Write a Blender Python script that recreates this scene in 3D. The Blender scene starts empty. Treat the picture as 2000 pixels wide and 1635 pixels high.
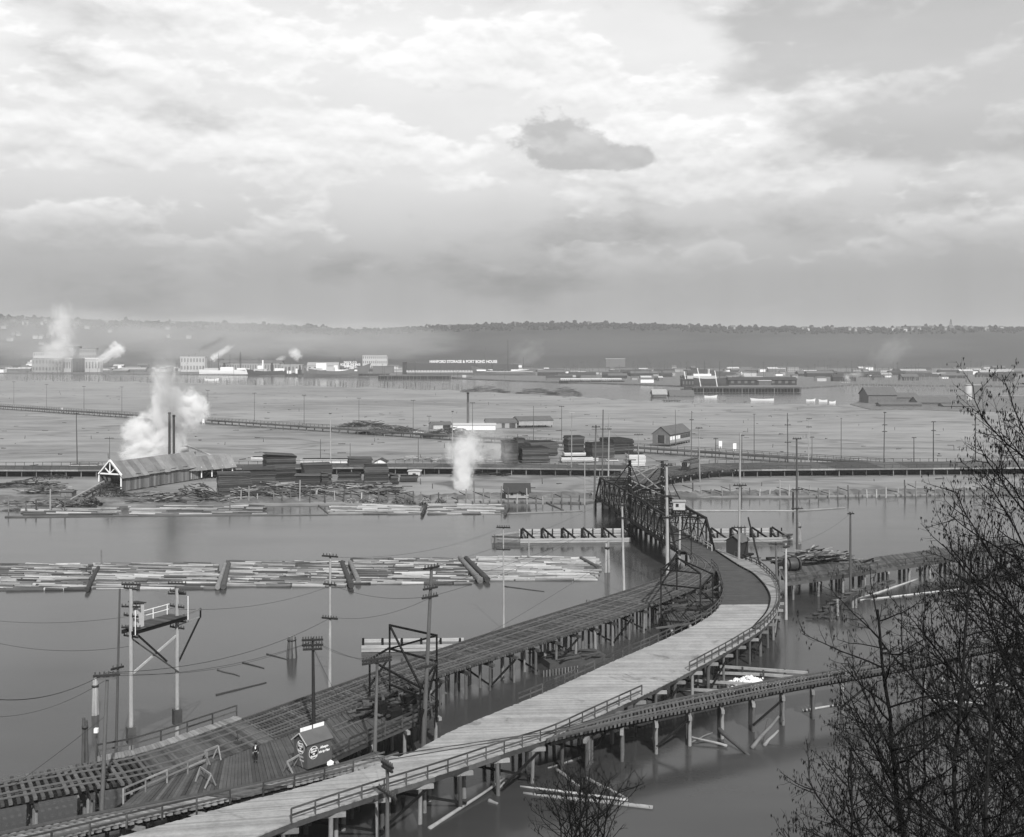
import bpy, math, random
import numpy as np
from mathutils import Vector, Matrix, Quaternion
random.seed(7)
RNG = np.random.default_rng(11)
SC = bpy.context.scene
COL = SC.collection
# ------------------------------------------------------------------ camera
F, HOR, CAMZ = 2200.0, 680.0, 42.0          # focal length and horizon in photo pixels (2000 wide), eye height in metres
cam_d = bpy.data.cameras.new('camera')
cam = bpy.data.objects.new('camera', cam_d); COL.objects.link(cam)
cam.location = (0, 0, CAMZ); cam.rotation_euler = (math.radians(90), 0, 0)
cam_d.sensor_width = 36.0; cam_d.lens = F / 2000 * 36
cam_d.shift_y = -(817.5 - HOR) / 2000
cam_d.clip_start = 0.5; cam_d.clip_end = 20000
SC.camera = cam
SC.view_settings.view_transform = 'Standard'; SC.view_settings.look = 'None'
SC.view_settings.gamma = 1.0; SC.view_settings.use_curve_mapping = False
SC.view_settings.exposure = 0.0
SC.cycles.use_denoising = True
SC.cycles.max_bounces = 6; SC.cycles.volume_bounces = 5; SC.cycles.transparent_max_bounces = 12
SC.cycles.volume_max_steps = 256

# ------------------------------------------------------------------ node helper
class NT:
    def __init__(s, tree):
        s.t = tree; s.n = tree.nodes; s.l = tree.links
    def new(s, typ, **kw):
        n = s.n.new(typ)
        for k, v in kw.items(): setattr(n, k, v)
        return n
    def put(s, sock, v):
        if hasattr(v, 'is_output'): s.l.new(v, sock)
        else: sock.default_value = v
    def m(s, op, a, b=0.0, c=0.0, clamp=False):
        n = s.new('ShaderNodeMath', operation=op); n.use_clamp = clamp
        s.put(n.inputs[0], a); s.put(n.inputs[1], b); s.put(n.inputs[2], c)
        return n.outputs[0]
    def vm(s, op, a, b):
        n = s.new('ShaderNodeVectorMath', operation=op)
        s.put(n.inputs[0], a); s.put(n.inputs[1], b)
        return n.outputs[0]
    def mr(s, v, a, b, c, d, smooth=False):
        n = s.new('ShaderNodeMapRange'); n.interpolation_type = 'SMOOTHSTEP' if smooth else 'LINEAR'
        for i, x in enumerate((v, a, b, c, d)): s.put(n.inputs[i], x)
        return n.outputs[0]
    def noise(s, vec, scale, detail=3.0, rough=0.5, dist=0.0):
        n = s.new('ShaderNodeTexNoise'); s.put(n.inputs['Vector'], vec)
        n.inputs['Scale'].default_value = scale; n.inputs['Detail'].default_value = detail
        n.inputs['Roughness'].default_value = rough; n.inputs['Distortion'].default_value = dist
        return n.outputs['Fac']
    def ramp(s, fac, stops):
        n = s.new('ShaderNodeValToRGB'); e = n.color_ramp.elements
        while len(e) < len(stops): e.new(0.5)
        for el, (p, v) in zip(e, stops): el.position = p; el.color = (v, v, v, 1)
        s.put(n.inputs[0], fac); return n.outputs[0]
    def sep(s, v):
        n = s.new('ShaderNodeSeparateXYZ'); s.put(n.inputs[0], v); return n.outputs
    def comb(s, x, y, z):
        n = s.new('ShaderNodeCombineXYZ')
        for i, v in enumerate((x, y, z)): s.put(n.inputs[i], v)
        return n.outputs[0]

# ------------------------------------------------------------------ sun and sky
SUN_EL = math.radians(40)
sh = Vector((-0.27, 0.963, 0)).normalized()                       # the way shadows fall: away and a little left
ldir = Vector((sh.x*math.cos(SUN_EL), sh.y*math.cos(SUN_EL), -math.sin(SUN_EL)))
sun_d = bpy.data.lights.new('sun', 'SUN'); sun_d.energy = 5.0; sun_d.angle = math.radians(0.6); sun_d.color = (1, .995, .985)
sun = bpy.data.objects.new('sun', sun_d); COL.objects.link(sun)
sun.rotation_euler = ldir.to_track_quat('-Z', 'Y').to_euler(); sun.location = (40, -80, 120)

world = bpy.data.worlds.new('World'); SC.world = world; world.use_nodes = True
w = NT(world.node_tree); w.n.clear()
out = w.new('ShaderNodeOutputWorld'); bg = w.new('ShaderNodeBackground'); w.l.new(bg.outputs[0], out.inputs[0])
sky = w.new('ShaderNodeTexSky', sky_type='NISHITA'); sky.sun_disc = False
sky.sun_elevation = SUN_EL; sky.sun_rotation = math.radians(164)
bw = w.new('ShaderNodeRGBToBW'); w.l.new(sky.outputs[0], bw.inputs[0])
clear = w.m('MULTIPLY', bw.outputs[0], 0.10)
tc = w.new('ShaderNodeTexCoord'); D = tc.outputs['Generated']
dx, dy, dz = w.sep(D)
el = w.m('MULTIPLY', w.m('ARCSINE', dz), 180/math.pi)             # elevation, degrees
az = w.m('MULTIPLY', w.m('ARCTAN2', dx, dy), 180/math.pi)         # azimuth from the middle of the view, degrees
base = w.ramp(w.mr(el, -2, 34, 0, 1), [(0, .32), (.114, .355), (.156, .385), (.2, .49), (.242, .62), (.29, .78), (.364, .90), (.46, .91), (.75, .78), (1, .64)])
def fbm(sx, sy, off, det=7, rough=.52, lift=0.0, dist=0.0):
    """cloud noise over bearing and height; lift reads it a little higher up"""
    e_ = w.m('ADD', el, lift) if lift else el
    return w.noise(w.comb(w.m('MULTIPLY', az, sx), w.m('MULTIPLY', e_, sy), off), 1.0, det, rough, dist)
def billow(sx, sy, off, lift=0.0):
    r = None
    for k, a_ in ((1, .58), (2.1, .29), (4.3, .13)):
        x = w.m('MULTIPLY', w.m('ABSOLUTE', w.m('SUBTRACT', fbm(sx*k, sy*k, off+k, 2, .5, lift), .5)), a_*4)
        r = x if r is None else w.m('ADD', r, x)
    return r
def gauss(a0, e0, ra, re_up, re_dn, amp):
    """a soft swelling of the cloud field round one bearing"""
    da = w.m('DIVIDE', w.m('SUBTRACT', az, a0), ra); de = w.m('SUBTRACT', el, e0)
    de = w.m('ADD', w.m('DIVIDE', w.m('MAXIMUM', de, 0), re_up), w.m('DIVIDE', w.m('MINIMUM', de, 0), re_dn))
    q = w.m('ADD', w.m('MULTIPLY', da, da), w.m('MULTIPLY', de, de))
    return w.m('MULTIPLY', w.m('EXPONENT', w.m('MULTIPLY', q, -1.0)), amp)
def summed(lst):
    r = None
    for g_ in lst: x = gauss(*g_); r = x if r is None else w.m('ADD', r, x)
    return r
hi = w.mr(el, 2.5, 7.0, .10, 1, True)                               # forms melt into the rain veil low down
# broad soft unevenness
soft = w.m('MULTIPLY', w.m('SUBTRACT', fbm(.07, .20, 3.3, 4), .5), .42)
# heaped cloud: lit on its upper edges, greyer underneath
bias = summed([(-19.5, 12.3, 2.4, 1.2, .9, .20), (-12.5, 10.6, 5, 1.5, .9, .17), (-20, 9.4, 5, 1.5, 1.0, .18), (-10, 9.2, 2.6, 1.7, 1.6, .20), (-21, 5.2, 2.0, .7, .4, .26), (7.2, 10.3, 1.1, .8, .5, .26), (0, 12.0, 9, 2.5, 2.5, .09), (10.6, 4.6, 1.2, .6, .6, .16), (1, 7.4, 3.5, .9, .9, .10), (13, 8.6, 4, .9, .9, .10), (-14, 4.6, 3, .6, .6, .06)])
c0 = fbm(.155, .36, 7.7); c1 = fbm(.155, .36, 7.7, lift=.65)
bl0 = billow(.34, .62, 2.2); bl1 = billow(.34, .62, 2.2, .30)
cf = w.m('ADD', w.m('ADD', c0, bias), w.m('MULTIPLY', w.m('SUBTRACT', .42, bl0), .16))
mk = w.mr(cf, .50, .60, 0, 1, True)
lit = w.m('ADD', w.m('MULTIPLY', w.m('SUBTRACT', c0, c1), .75), w.m('MULTIPLY', w.m('SUBTRACT', bl1, bl0), .16))
under = w.m('MULTIPLY', w.mr(cf, .58, .74, 0, -.07, True), w.mr(el, 4, 9, 1, .3))
heap_ = w.m('MULTIPLY', mk, w.m('ADD', w.m('ADD', .085, lit), under))
# dark cloud: small lone cloud right of centre, grey bank at upper right, streaks left
dn = w.m('ADD', w.m('MULTIPLY', fbm(.5, .8, 4.1, 8, .62), .8), w.m('MULTIPLY', w.m('SUBTRACT', .5, billow(.8, 1.0, 6.1)), .18))
df = w.m('ADD', dn, summed([(2.4, 10.0, 2.1, 1.9, 1.05, .56), (4.2, 9.7, 2.4, .8, .6, .34), (5.9, 9.45, 1.5, .6, .5, .42)]))
dk = w.mr(df, .58, .80, 0, .35, True)
d2 = fbm(.13, .30, 9.4, 7, .55)
df2 = w.m('ADD', d2, summed([(17.5, 14.8, 7.5, 3.5, 3.0, .40), (23, 10.4, 7, 2.4, 1.4, .40), (11.5, 13, 3, 2.0, 1.0, .12), (38, 14, 13, 8, 8, .30), (11, 6.0, 5, 1.2, .9, .14), (4, 5.4, 4, 1.0, .8, .07), (-16, 7.4, 5, .7, .6, .12), (-19, 3.2, 4.5, 2.2, 2.2, .17), (-12, 9.2, 4, .35, .3, .14), (-2, 3.5, 9, 1.2, 1.5, .10)]))
dk2 = w.mr(df2, .54, .82, 0, .36, True)
# rain streaks low over the hills
st = w.noise(w.comb(w.m('MULTIPLY', az, .30), w.m('MULTIPLY', el, .05), 0), 1.0, 4, .55)
st = w.m('MULTIPLY', w.m('SUBTRACT', st, .5), w.mr(el, .5, 9, .42, 0))
tot = w.m('MULTIPLY', base, w.m('ADD', 1.0, w.m('MULTIPLY', soft, hi)))
tot = w.m('ADD', tot, w.m('MULTIPLY', heap_, hi))
tot = w.m('MULTIPLY', tot, w.m('SUBTRACT', 1.0, w.m('MAXIMUM', dk, w.m('MULTIPLY', dk2, w.mr(el, 0, 4, .5, 1)))))
tot = w.m('ADD', tot, w.m('MULTIPLY', st, .35))
tot = w.m('MAXIMUM', tot, .12)
tot = w.m('ADD', w.m('MULTIPLY', tot, .94), w.m('MULTIPLY', clear, .06))
world.cycles.sampling_method = 'MANUAL'; world.cycles.sample_map_resolution = 256
w.l.new(tot, bg.inputs['Color']); bg.inputs['Strength'].default_value = 1.0

# ------------------------------------------------------------------ places: a photo pixel on a known level
def P(x, y, z=0.0):
    d = F*(CAMZ - z)/(y - HOR)
    return Vector(((x - 1000)*d/F, d, z))
def PD(x, y, d):
    return Vector(((x - 1000)*d/F, d, CAMZ - (y - HOR)*d/F))
def topz(y, d):                      # height of something seen at row y that stands at depth d
    return CAMZ - (y - HOR)*d/F
V = Vector
ZUP = Vector((0, 0, 1))

# ------------------------------------------------------------------ materials
MATS = {}
def newmat(name):
    m = bpy.data.materials.new(name); m.use_nodes = True
    t = NT(m.node_tree); t.n.clear()
    o = t.new('ShaderNodeOutputMaterial'); b = t.new('ShaderNodeBsdfPrincipled')
    t.l.new(b.outputs[0], o.inputs[0]); MATS[name] = m
    return m, t, b, o
def wood(name, lo, hi, rough=.85, scale=1.3, stretch=(1, 1, 1), amp=.55, bump=.15, spec=.25, stain=0.0):
    """weathered timber: tone differs from piece to piece, mottled and streaked"""
    m, t, b, o = newmat(name)
    oi = t.new('ShaderNodeObjectInfo'); g = t.new('ShaderNodeNewGeometry')
    v = t.vm('MULTIPLY', g.outputs['Position'], stretch)
    n1 = t.noise(v, scale, 5, .65); n2 = t.noise(v, scale*9, 3, .6)
    tone = t.mr(oi.outputs['Random'], 0, 1, lo, hi)
    k = t.m('ADD', t.m('MULTIPLY', t.m('SUBTRACT', n1, .5), amp*2), t.m('MULTIPLY', t.m('SUBTRACT', n2, .5), amp*1.2))
    c = t.m('MULTIPLY', tone, t.m('MAXIMUM', t.m('ADD', k, 1.0), .25))
    if stain:
        sn = t.noise(t.vm('MULTIPLY', g.outputs['Position'], (.16, .16, 0)), 1.0, 5, .7, .6)
        c = t.m('MULTIPLY', c, t.mr(sn, .56, .66, 1, 1-stain, True))
    t.l.new(c, b.inputs['Base Color']); b.inputs['Roughness'].default_value = rough
    b.inputs['Specular IOR Level'].default_value = spec
    bp = t.new('ShaderNodeBump'); bp.inputs['Strength'].default_value = bump; bp.inputs['Distance'].default_value = .05
    t.l.new(n2, bp.inputs['Height']); t.l.new(bp.outputs[0], b.inputs['Normal'])
    return m
def plain(name, col, rough=.7, metal=0.0, amp=.25, scale=2.0, spec=.3):
    m, t, b, o = newmat(name)
    g = t.new('ShaderNodeNewGeometry'); n = t.noise(g.outputs['Position'], scale, 4, .6)
    c = t.m('MULTIPLY', t.m('ADD', t.m('MULTIPLY', t.m('SUBTRACT', n, .5), amp*2), 1.0), col)
    t.l.new(c, b.inputs['Base Color']); b.inputs['Roughness'].default_value = rough
    b.inputs['Metallic'].default_value = metal; b.inputs['Specular IOR Level'].default_value = spec
    return m
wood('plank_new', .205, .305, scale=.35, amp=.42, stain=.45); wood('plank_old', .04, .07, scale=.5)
wood('plank_walk', .14, .24, scale=.5, amp=.4); wood('plank_grey', .03, .085, scale=.4, amp=.8)
wood('tie', .035, .11, amp=.8, spec=.1); wood('timber_dark', .006, .016, spec=.08); wood('timber_mid', .03, .08); wood('timber_pale', .12, .26)
wood('pile', .04, .22, scale=2.5, stretch=(1, 1, .35), amp=.7); wood('pole_pale', .22, .34, scale=2, stretch=(1, 1, .2))
wood('pole_grey', .05, .11, scale=2, stretch=(1, 1, .2)); wood('pole_dark', .012, .025); wood('log', .05, .26, scale=1.2, stretch=(.25, 1, 1), amp=.7)
wood('log_dark', .025, .08, scale=1.2, stretch=(.25, 1, 1)); wood('log_pale', .2, .38, scale=1.2, stretch=(.25, 1, 1), amp=.5); wood('bark', .006, .016, scale=6, spec=.08)
wood('board_wall', .07, .2, scale=.6, stretch=(2.5, 2.5, .15), amp=.7); wood('roof_board', .12, .22, scale=.35, stretch=(1, 1, 1), amp=.6)
wood('lumber', .012, .085, scale=.8, stretch=(.4, .4, 5), amp=.8); wood('lumber_new', .30, .55, scale=.8, stretch=(.4, .4, 5), amp=.5)
plain('rail_steel', .12, .5, .2, .3); plain('steel_dark', .008, .6, 0, .5, spec=.1); plain('iron', .05, .55, .2)
plain('white_paint', .72, .6, 0, .12); plain('off_white', .40, .7, 0, .3); plain('pale_wall', .26, .8, 0, .35, .8); plain('grey_wall', .11, .8, 0, .4, .8)
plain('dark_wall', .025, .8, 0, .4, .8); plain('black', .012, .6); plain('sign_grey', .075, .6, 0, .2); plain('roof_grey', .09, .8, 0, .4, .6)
plain('roof_dark', .035, .85, 0, .4, .6); plain('window_glass', .03, .15, 0, .1, 1, .6); plain('hull_white', .62, .5, 0, .2); plain('hull_grey', .10, .6, 0, .3)
plain('hull_dark', .04, .55, 0, .3); plain('cloth', .012, .9); plain('skin', .35, .6); plain('canvas', .06, .9, 0, .5, 1.5)
plain('brush', .035, .95, 0, .9, 1.2); plain('rubble', .5, .9, 0, .5, 1.5); plain('glass_insulator', .06, .3)

# ------------------------------------------------------------------ building helpers
MW = {}
def reg(o, parent=None, mw=None):
    COL.objects.link(o)
    mw = mw if mw is not None else Matrix()
    if parent is not None:
        o.parent = parent; o.matrix_parent_inverse = MW[parent.name].inverted()
    o.matrix_basis = mw; MW[o.name] = mw.copy()
    return o
def tag(o, label=None, cat=None, group=None, kind=None):
    if label: o['label'] = label
    if cat: o['category'] = cat
    if group: o['group'] = group
    if kind: o['kind'] = kind
    return o
def thing(name, label, cat, loc=(0, 0, 0), group=None, kind=None):
    o = bpy.data.objects.new(name, None); o.empty_display_size = .5
    reg(o, None, Matrix.Translation(Vector(loc))); return tag(o, label, cat, group, kind)
UNIT = {}
def unit(shape, mat):
    k = (shape, mat)
    if k in UNIT: return UNIT[k]
    if shape == 'cube':
        v = [(x, y, z) for x in (-.5, .5) for y in (-.5, .5) for z in (-.5, .5)]
        f = [(0, 1, 3, 2), (4, 6, 7, 5), (0, 4, 5, 1), (2, 3, 7, 6), (0, 2, 6, 4), (1, 5, 7, 3)]
    else:                                                          # cyl<top radius in tenths>
        tr = int(shape[3:])/10; N = 10; v = []; f = []
        for i in range(N):
            a = 2*math.pi*i/N; v += [(math.cos(a), math.sin(a), 0), (math.cos(a)*tr, math.sin(a)*tr, 1)]
        for i in range(N):
            j = (i+1) % N; f.append((2*i, 2*j, 2*j+1, 2*i+1))
        f.append(tuple(2*i for i in reversed(range(N)))); f.append(tuple(2*i+1 for i in range(N)))
    me = bpy.data.meshes.new('unit_' + shape + '_' + mat); me.from_pydata(v, [], f); me.materials.append(MATS[mat])
    if shape != 'cube':
        me.polygons.foreach_set('use_smooth', [len(p.vertices) == 4 for p in me.polygons])
    UNIT[k] = me; return me
def frame(c, X, Y, Z):
    m = Matrix(((X.x, Y.x, Z.x, c.x), (X.y, Y.y, Z.y, c.y), (X.z, Y.z, Z.z, c.z), (0, 0, 0, 1))); return m
def axes(d, up=ZUP):
    d = d.normalized()
    s = up.cross(d)
    if s.length < 1e-4: s = Vector((0, 1, 0)).cross(d) if abs(d.y) < .9 else Vector((1, 0, 0)).cross(d)
    s.normalize(); return d, s, d.cross(s)
def beam(name, parent, mat, a, b, w_, h_, up=ZUP):
    a = Vector(a); b = Vector(b); d, s, u = axes(b - a, up)
    o = bpy.data.objects.new(name, unit('cube', mat))
    return reg(o, parent, frame((a+b)/2, d*(b-a).length, s*w_, u*h_))
def box(name, parent, mat, c, size, rz=0.0):
    o = bpy.data.objects.new(name, unit('cube', mat)); ca, sa = math.cos(rz), math.sin(rz)
    return reg(o, parent, frame(Vector(c), Vector((ca, sa, 0))*size[0], Vector((-sa, ca, 0))*size[1], ZUP*size[2]))
def rod(name, parent, mat, a, b, r, taper=8):
    a = Vector(a); b = Vector(b); d, s, u = axes(b - a, Vector((1, .02, .01)))
    o = bpy.data.objects.new(name, unit('cyl%d' % taper, mat))
    return reg(o, parent, frame(a, s*r, u*r, d*(b-a).length))
def mesh(name, parent, mat, verts, faces, smooth=False, origin=None):
    vs = [Vector(v) for v in verts]
    c = Vector(origin) if origin is not None else sum(vs, Vector())/len(vs)
    me = bpy.data.meshes.new(name); me.from_pydata([tuple(v - c) for v in vs], [], faces)
    for mm in (mat if isinstance(mat, (list, tuple)) else [mat]): me.materials.append(MATS[mm])
    if smooth: me.polygons.foreach_set('use_smooth', [True]*len(me.polygons))
    return reg(bpy.data.objects.new(name, me), parent, Matrix.Translation(c))
class J:
    """collects many pieces that go into one mesh"""
    def __init__(s): s.v = []; s.f = []
    def quadbox(s, p):                                             # 8 corners: bottom 4 round, top 4 round
        k = len(s.v); s.v += [Vector(q) for q in p]
        s.f += [tuple(k+i for i in q) for q in ((3, 2, 1, 0), (4, 5, 6, 7), (0, 1, 5, 4), (1, 2, 6, 5), (2, 3, 7, 6), (3, 0, 4, 7))]
    def beam(s, a, b, w_, h_, up=ZUP):
        a = Vector(a); b = Vector(b); d, sd, u = axes(b - a, up); sd = sd*w_/2; u = u*h_/2
        s.quadbox([a-sd-u, b-sd-u, b+sd-u, a+sd-u, a-sd+u, b-sd+u, b+sd+u, a+sd+u])
    def box(s, c, size, rz=0.0):
        c = Vector(c); dx_ = Vector((math.cos(rz), math.sin(rz), 0))*size[0]/2; s.beam(c-dx_, c+dx_, size[1], size[2])
    def rod(s, a, b, r0, r1=None, n=6):
        a = Vector(a); b = Vector(b); r1 = r0*.8 if r1 is None else r1; d, sd, u = axes(b - a, Vector((1, .02, .01))); k = len(s.v)
        for i in range(n):
            q = sd*math.cos(2*math.pi*i/n) + u*math.sin(2*math.pi*i/n); s.v += [a+q*r0, b+q*r1]
        for i in range(n):
            j = (i+1) % n; s.f.append((k+2*i, k+2*j, k+2*j+1, k+2*i+1))
        s.f.append(tuple(k+2*i for i in reversed(range(n)))); s.f.append(tuple(k+2*i+1 for i in range(n)))
    def build(s, name, parent, mat, smooth=False, kind=None):
        if not s.v: return None
        o = mesh(name, parent, mat, s.v, s.f, smooth)
        if kind: o['kind'] = kind
        return o
class Line:
    """a smooth line through points, read by its share of the whole length"""
    def __init__(s, pts, smooth=True, n=14):
        pts = [Vector(p) for p in pts]; d = []
        if smooth and len(pts) > 2:
            q = [pts[0]*2 - pts[1]] + pts + [pts[-1]*2 - pts[-2]]
            for i in range(1, len(q)-2):
                for k in range(n):
                    t = k/n; a, b, c, e = q[i-1], q[i], q[i+1], q[i+2]
                    d.append(.5*((2*b) + (c-a)*t + (2*a-5*b+4*c-e)*t*t + (3*b-a-3*c+e)*t**3))
            d.append(pts[-1])
        else: d = pts
        s.p = d; s.c = [0.0]
        for i in range(1, len(d)): s.c.append(s.c[-1] + (d[i]-d[i-1]).length)
        s.len = s.c[-1]
    def at(s, t):
        x = min(max(t, 0), 1)*s.len
        import bisect
        i = min(max(bisect.bisect_right(s.c, x)-1, 0), len(s.p)-2)
        q = (x - s.c[i])/max(s.c[i+1]-s.c[i], 1e-9)
        return s.p[i].lerp(s.p[i+1], q)
    def tan(s, t): return (s.at(min(t+.004, 1)) - s.at(max(t-.004, 0))).normalized()
ORD = ['first', 'second', 'third', 'fourth', 'fifth', 'sixth', 'seventh', 'eighth', 'ninth', 'tenth', 'eleventh', 'twelfth', 'thirteenth', 'fourteenth', 'fifteenth', 'sixteenth', 'seventeenth', 'eighteenth', 'nineteenth']
def ordw(i):
    if i < 19: return ORD[i]
    t, u = divmod(i+1, 10); tens = {2: 'twenty', 3: 'thirty', 4: 'forty', 5: 'fifty', 6: 'sixty', 7: 'seventy', 8: 'eighty', 9: 'ninety'}[t]
    return (tens[:-1] + 'ieth') if u == 0 else tens + '-' + ORD[u-1]
# ================================================================== THE SETTING
m, t, b, o = newmat('water')
g = t.new('ShaderNodeNewGeometry'); pos = g.outputs['Position']
n = t.noise(t.vm('MULTIPLY', pos, (.02, .05, 0)), 1.0, 4, .6)
n2 = t.noise(t.vm('MULTIPLY', pos, (.5, 1.1, 0)), 1.0, 3, .6)
nl = t.noise(t.vm('MULTIPLY', pos, (.006, .022, 0)), 1.0, 5, .6)
t.l.new(t.m('ADD', t.m('MULTIPLY', t.m('ADD', n, nl), .05), -.008), b.inputs['Base Color']); b.inputs['Specular IOR Level'].default_value = .5
t.l.new(t.mr(n, .3, .7, .10, .20), b.inputs['Roughness']); b.inputs['IOR'].default_value = 1.26
bp = t.new('ShaderNodeBump'); bp.inputs['Strength'].default_value = .05; bp.inputs['Distance'].default_value = .1
t.l.new(n2, bp.inputs['Height']); t.l.new(bp.outputs[0], b.inputs['Normal'])

m, t, b, o = newmat('mudflat')
g = t.new('ShaderNodeNewGeometry'); pos = g.outputs['Position']
wp = t.noise(t.vm('MULTIPLY', pos, (.012, .012, 0)), 1.0, 2, .5)
vv = t.vm('ADD', t.vm('MULTIPLY', pos, (.030, .085, 0)), t.comb(0, t.m('MULTIPLY', wp, 1.5), 0))
n = t.noise(vv, 1.0, 6, .62, .2)
nb = t.noise(t.vm('MULTIPLY', pos, (.0035, .010, 0)), 1.0, 3, .5)
n3 = t.noise(t.vm('MULTIPLY', pos, (.16, .5, 0)), 1.0, 4, .6)
f = t.m('ADD', t.m('MULTIPLY', n, .62), t.m('ADD', t.m('MULTIPLY', nb, .40), t.m('MULTIPLY', n3, .16)))
chn = t.m('ABSOLUTE', t.m('SUBTRACT', t.noise(t.vm('MULTIPLY', pos, (.0045, .009, 0)), 1.0, 4, .55), .5))
chm = t.mr(chn, .0, .012, .62, 1, True)
t.l.new(t.m('MULTIPLY', chm, t.ramp(t.mr(f, .36, .82, 0, 1), [(0, .05), (.25, .09), (.42, .155), (.60, .21), (1, .285)])), b.inputs['Base Color'])
t.l.new(t.mr(f, .4, .8, .45, .8), b.inputs['Roughness']); b.inputs['Specular IOR Level'].default_value = .35

m, t, b, o = newmat('shore')
g = t.new('ShaderNodeNewGeometry'); n = t.noise(g.outputs['Position'], .25, 6, .7)
t.l.new(t.ramp(n, [(.2, .03), (.5, .09), (.8, .22)]), b.inputs['Base Color']); b.inputs['Roughness'].default_value = .95
m, t, b, o = newmat('hill_ground')
g = t.new('ShaderNodeNewGeometry'); n = t.noise(g.outputs['Position'], .012, 7, .7)
t.l.new(t.ramp(n, [(.25, .007), (.55, .013), (.8, .026)]), b.inputs['Base Color']); b.inputs['Roughness'].default_value = 1.0
m, t, b, o = newmat('wood_far')
oi = t.new('ShaderNodeNewGeometry'); n = t.noise(oi.outputs['Position'], .02, 5, .7)
t.l.new(t.mr(n, .3, .7, .010, .026), b.inputs['Base Color']); b.inputs['Roughness'].default_value = 1.0

def sheet(name, mat, pts, z, skirt=None, kind='structure'):
    """flat ground with an outline; the skirt carries its edge down below the water"""
    v = [Vector((p[0], p[1], z)) for p in pts]; n_ = len(v); f = [tuple(range(n_))]
    if skirt is not None:
        v += [Vector((p[0], p[1], skirt)) for p in pts]
        f += [(i, n_+i, n_+(i+1) % n_, (i+1) % n_) for i in range(n_)]
    o = mesh(name, None, mat, v, f); o['kind'] = kind
    import bmesh as bmm
    bm = bmm.new(); bm.from_mesh(o.data); bmm.ops.recalc_face_normals(bm, faces=bm.faces)
    bmm.ops.triangulate(bm, faces=[q for q in bm.faces if len(q.verts) > 4]); bm.to_mesh(o.data); bm.free()
    return o
sheet('water', 'water', [(-3500, -300), (3500, -300), (3500, 5000), (-3500, 5000)], 0.0)

def px(lst, z): return [P(x, y, z) for x, y in lst]
# near edge (river bank) then far edge (ship channel) of the tide flats
NEAR = [(-400, 978), (0, 980), (180, 984), (420, 985), (620, 984), (840, 980), (1000, 977), (1140, 980), (1190, 972), (1330, 968), (1500, 969), (1700, 966), (1900, 963), (2400, 960)]
FAR = [(2400, 768), (2000, 772), (1800, 777), (1640, 792), (1560, 790), (1420, 789), (1300, 786), (1150, 777), (1060, 771), (900, 764), (700, 757), (400, 749), (200, 745), (0, 742), (-400, 738)]
RB = random.Random(12); FJ = []
for (xa, ya), (xb, yb) in zip(FAR, FAR[1:]):
    for k in range(9): FJ.append((xa+(xb-xa)*k/9, ya+(yb-ya)*k/9 + RB.gauss(0, .9)))
sheet('tidal_flats', 'mudflat', px(NEAR, .55) + px(FJ, .25), .45, -1.2)
jj = J(); RD = random.Random(77)
for k in range(420):
    x = RD.uniform(-20, 2020); y = 760 + 200*RD.random()**1.2; p = P(x, y, .45)
    if RD.random() < .3: jj.rod(p, p + Vector((RD.uniform(-.2, .2), 0, RD.uniform(.5, 2.2))), .12, .09, 5)
    else: jj.beam(p, p + Vector((RD.uniform(-3.5, 3.5), RD.uniform(-2, 2), RD.uniform(0, .2))), RD.uniform(.2, .6), RD.uniform(.15, .4))
o = jj.build('flats_debris', None, 'timber_mid'); tag(o, 'scattered stakes and drift bits stranded over the tide flats', 'debris', kind='stuff')
# the gravelly bank of the river, with a rough top
def bank(name, line, width, h, mat, seed, step=1.2):
    R = random.Random(seed); L = Line(line); n_ = int(L.len/step); v = []; f = []; k = 7
    for i in range(n_+1):
        p = L.at(i/n_); tn = L.tan(i/n_); s = Vector((-tn.y, tn.x, 0))
        if s.y < 0: s = -s
        for j in range(k):
            q = j/(k-1); zz = h*math.sin(min(q*1.9, 1)*math.pi/2)*(1-.35*q)*(.6+.75*R.random()) - (.5 if j == 0 else 0)
            if j == k-1: zz = .25
            v.append(p + s*(q*width + R.uniform(-.3, .3)) + Vector((0, 0, zz)))
    for i in range(n_):
        for j in range(k-1): f.append((i*k+j, (i+1)*k+j, (i+1)*k+j+1, i*k+j+1))
    o = mesh(name, None, mat, v, f, True); o['kind'] = 'structure'; return o
bank('river_bank', px([(-60, 984), (120, 988), (300, 988), (500, 988), (700, 984), (900, 980), (1050, 977), (1150, 979)], 0), 11, 1.5, 'shore', 3)
bank('dike', px([(1300, 975), (1400, 973), (1550, 972), (1700, 970), (1900, 968), (2150, 966)], 0), 9, 1.5, 'shore', 4)
# land across the ship channel
SH = [(-500, 728), (100, 729), (400, 731), (700, 735), (860, 737), (1000, 743), (1150, 747), (1300, 752), (1420, 757), (1560, 757), (1680, 750), (1800, 752), (2000, 754), (2500, 754)]
sheet('far_shore', 'shore', px(SH, 1.2) + [Vector((3200, 2600, 0)), Vector((-3200, 2600, 0))], 1.2, -1)

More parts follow.
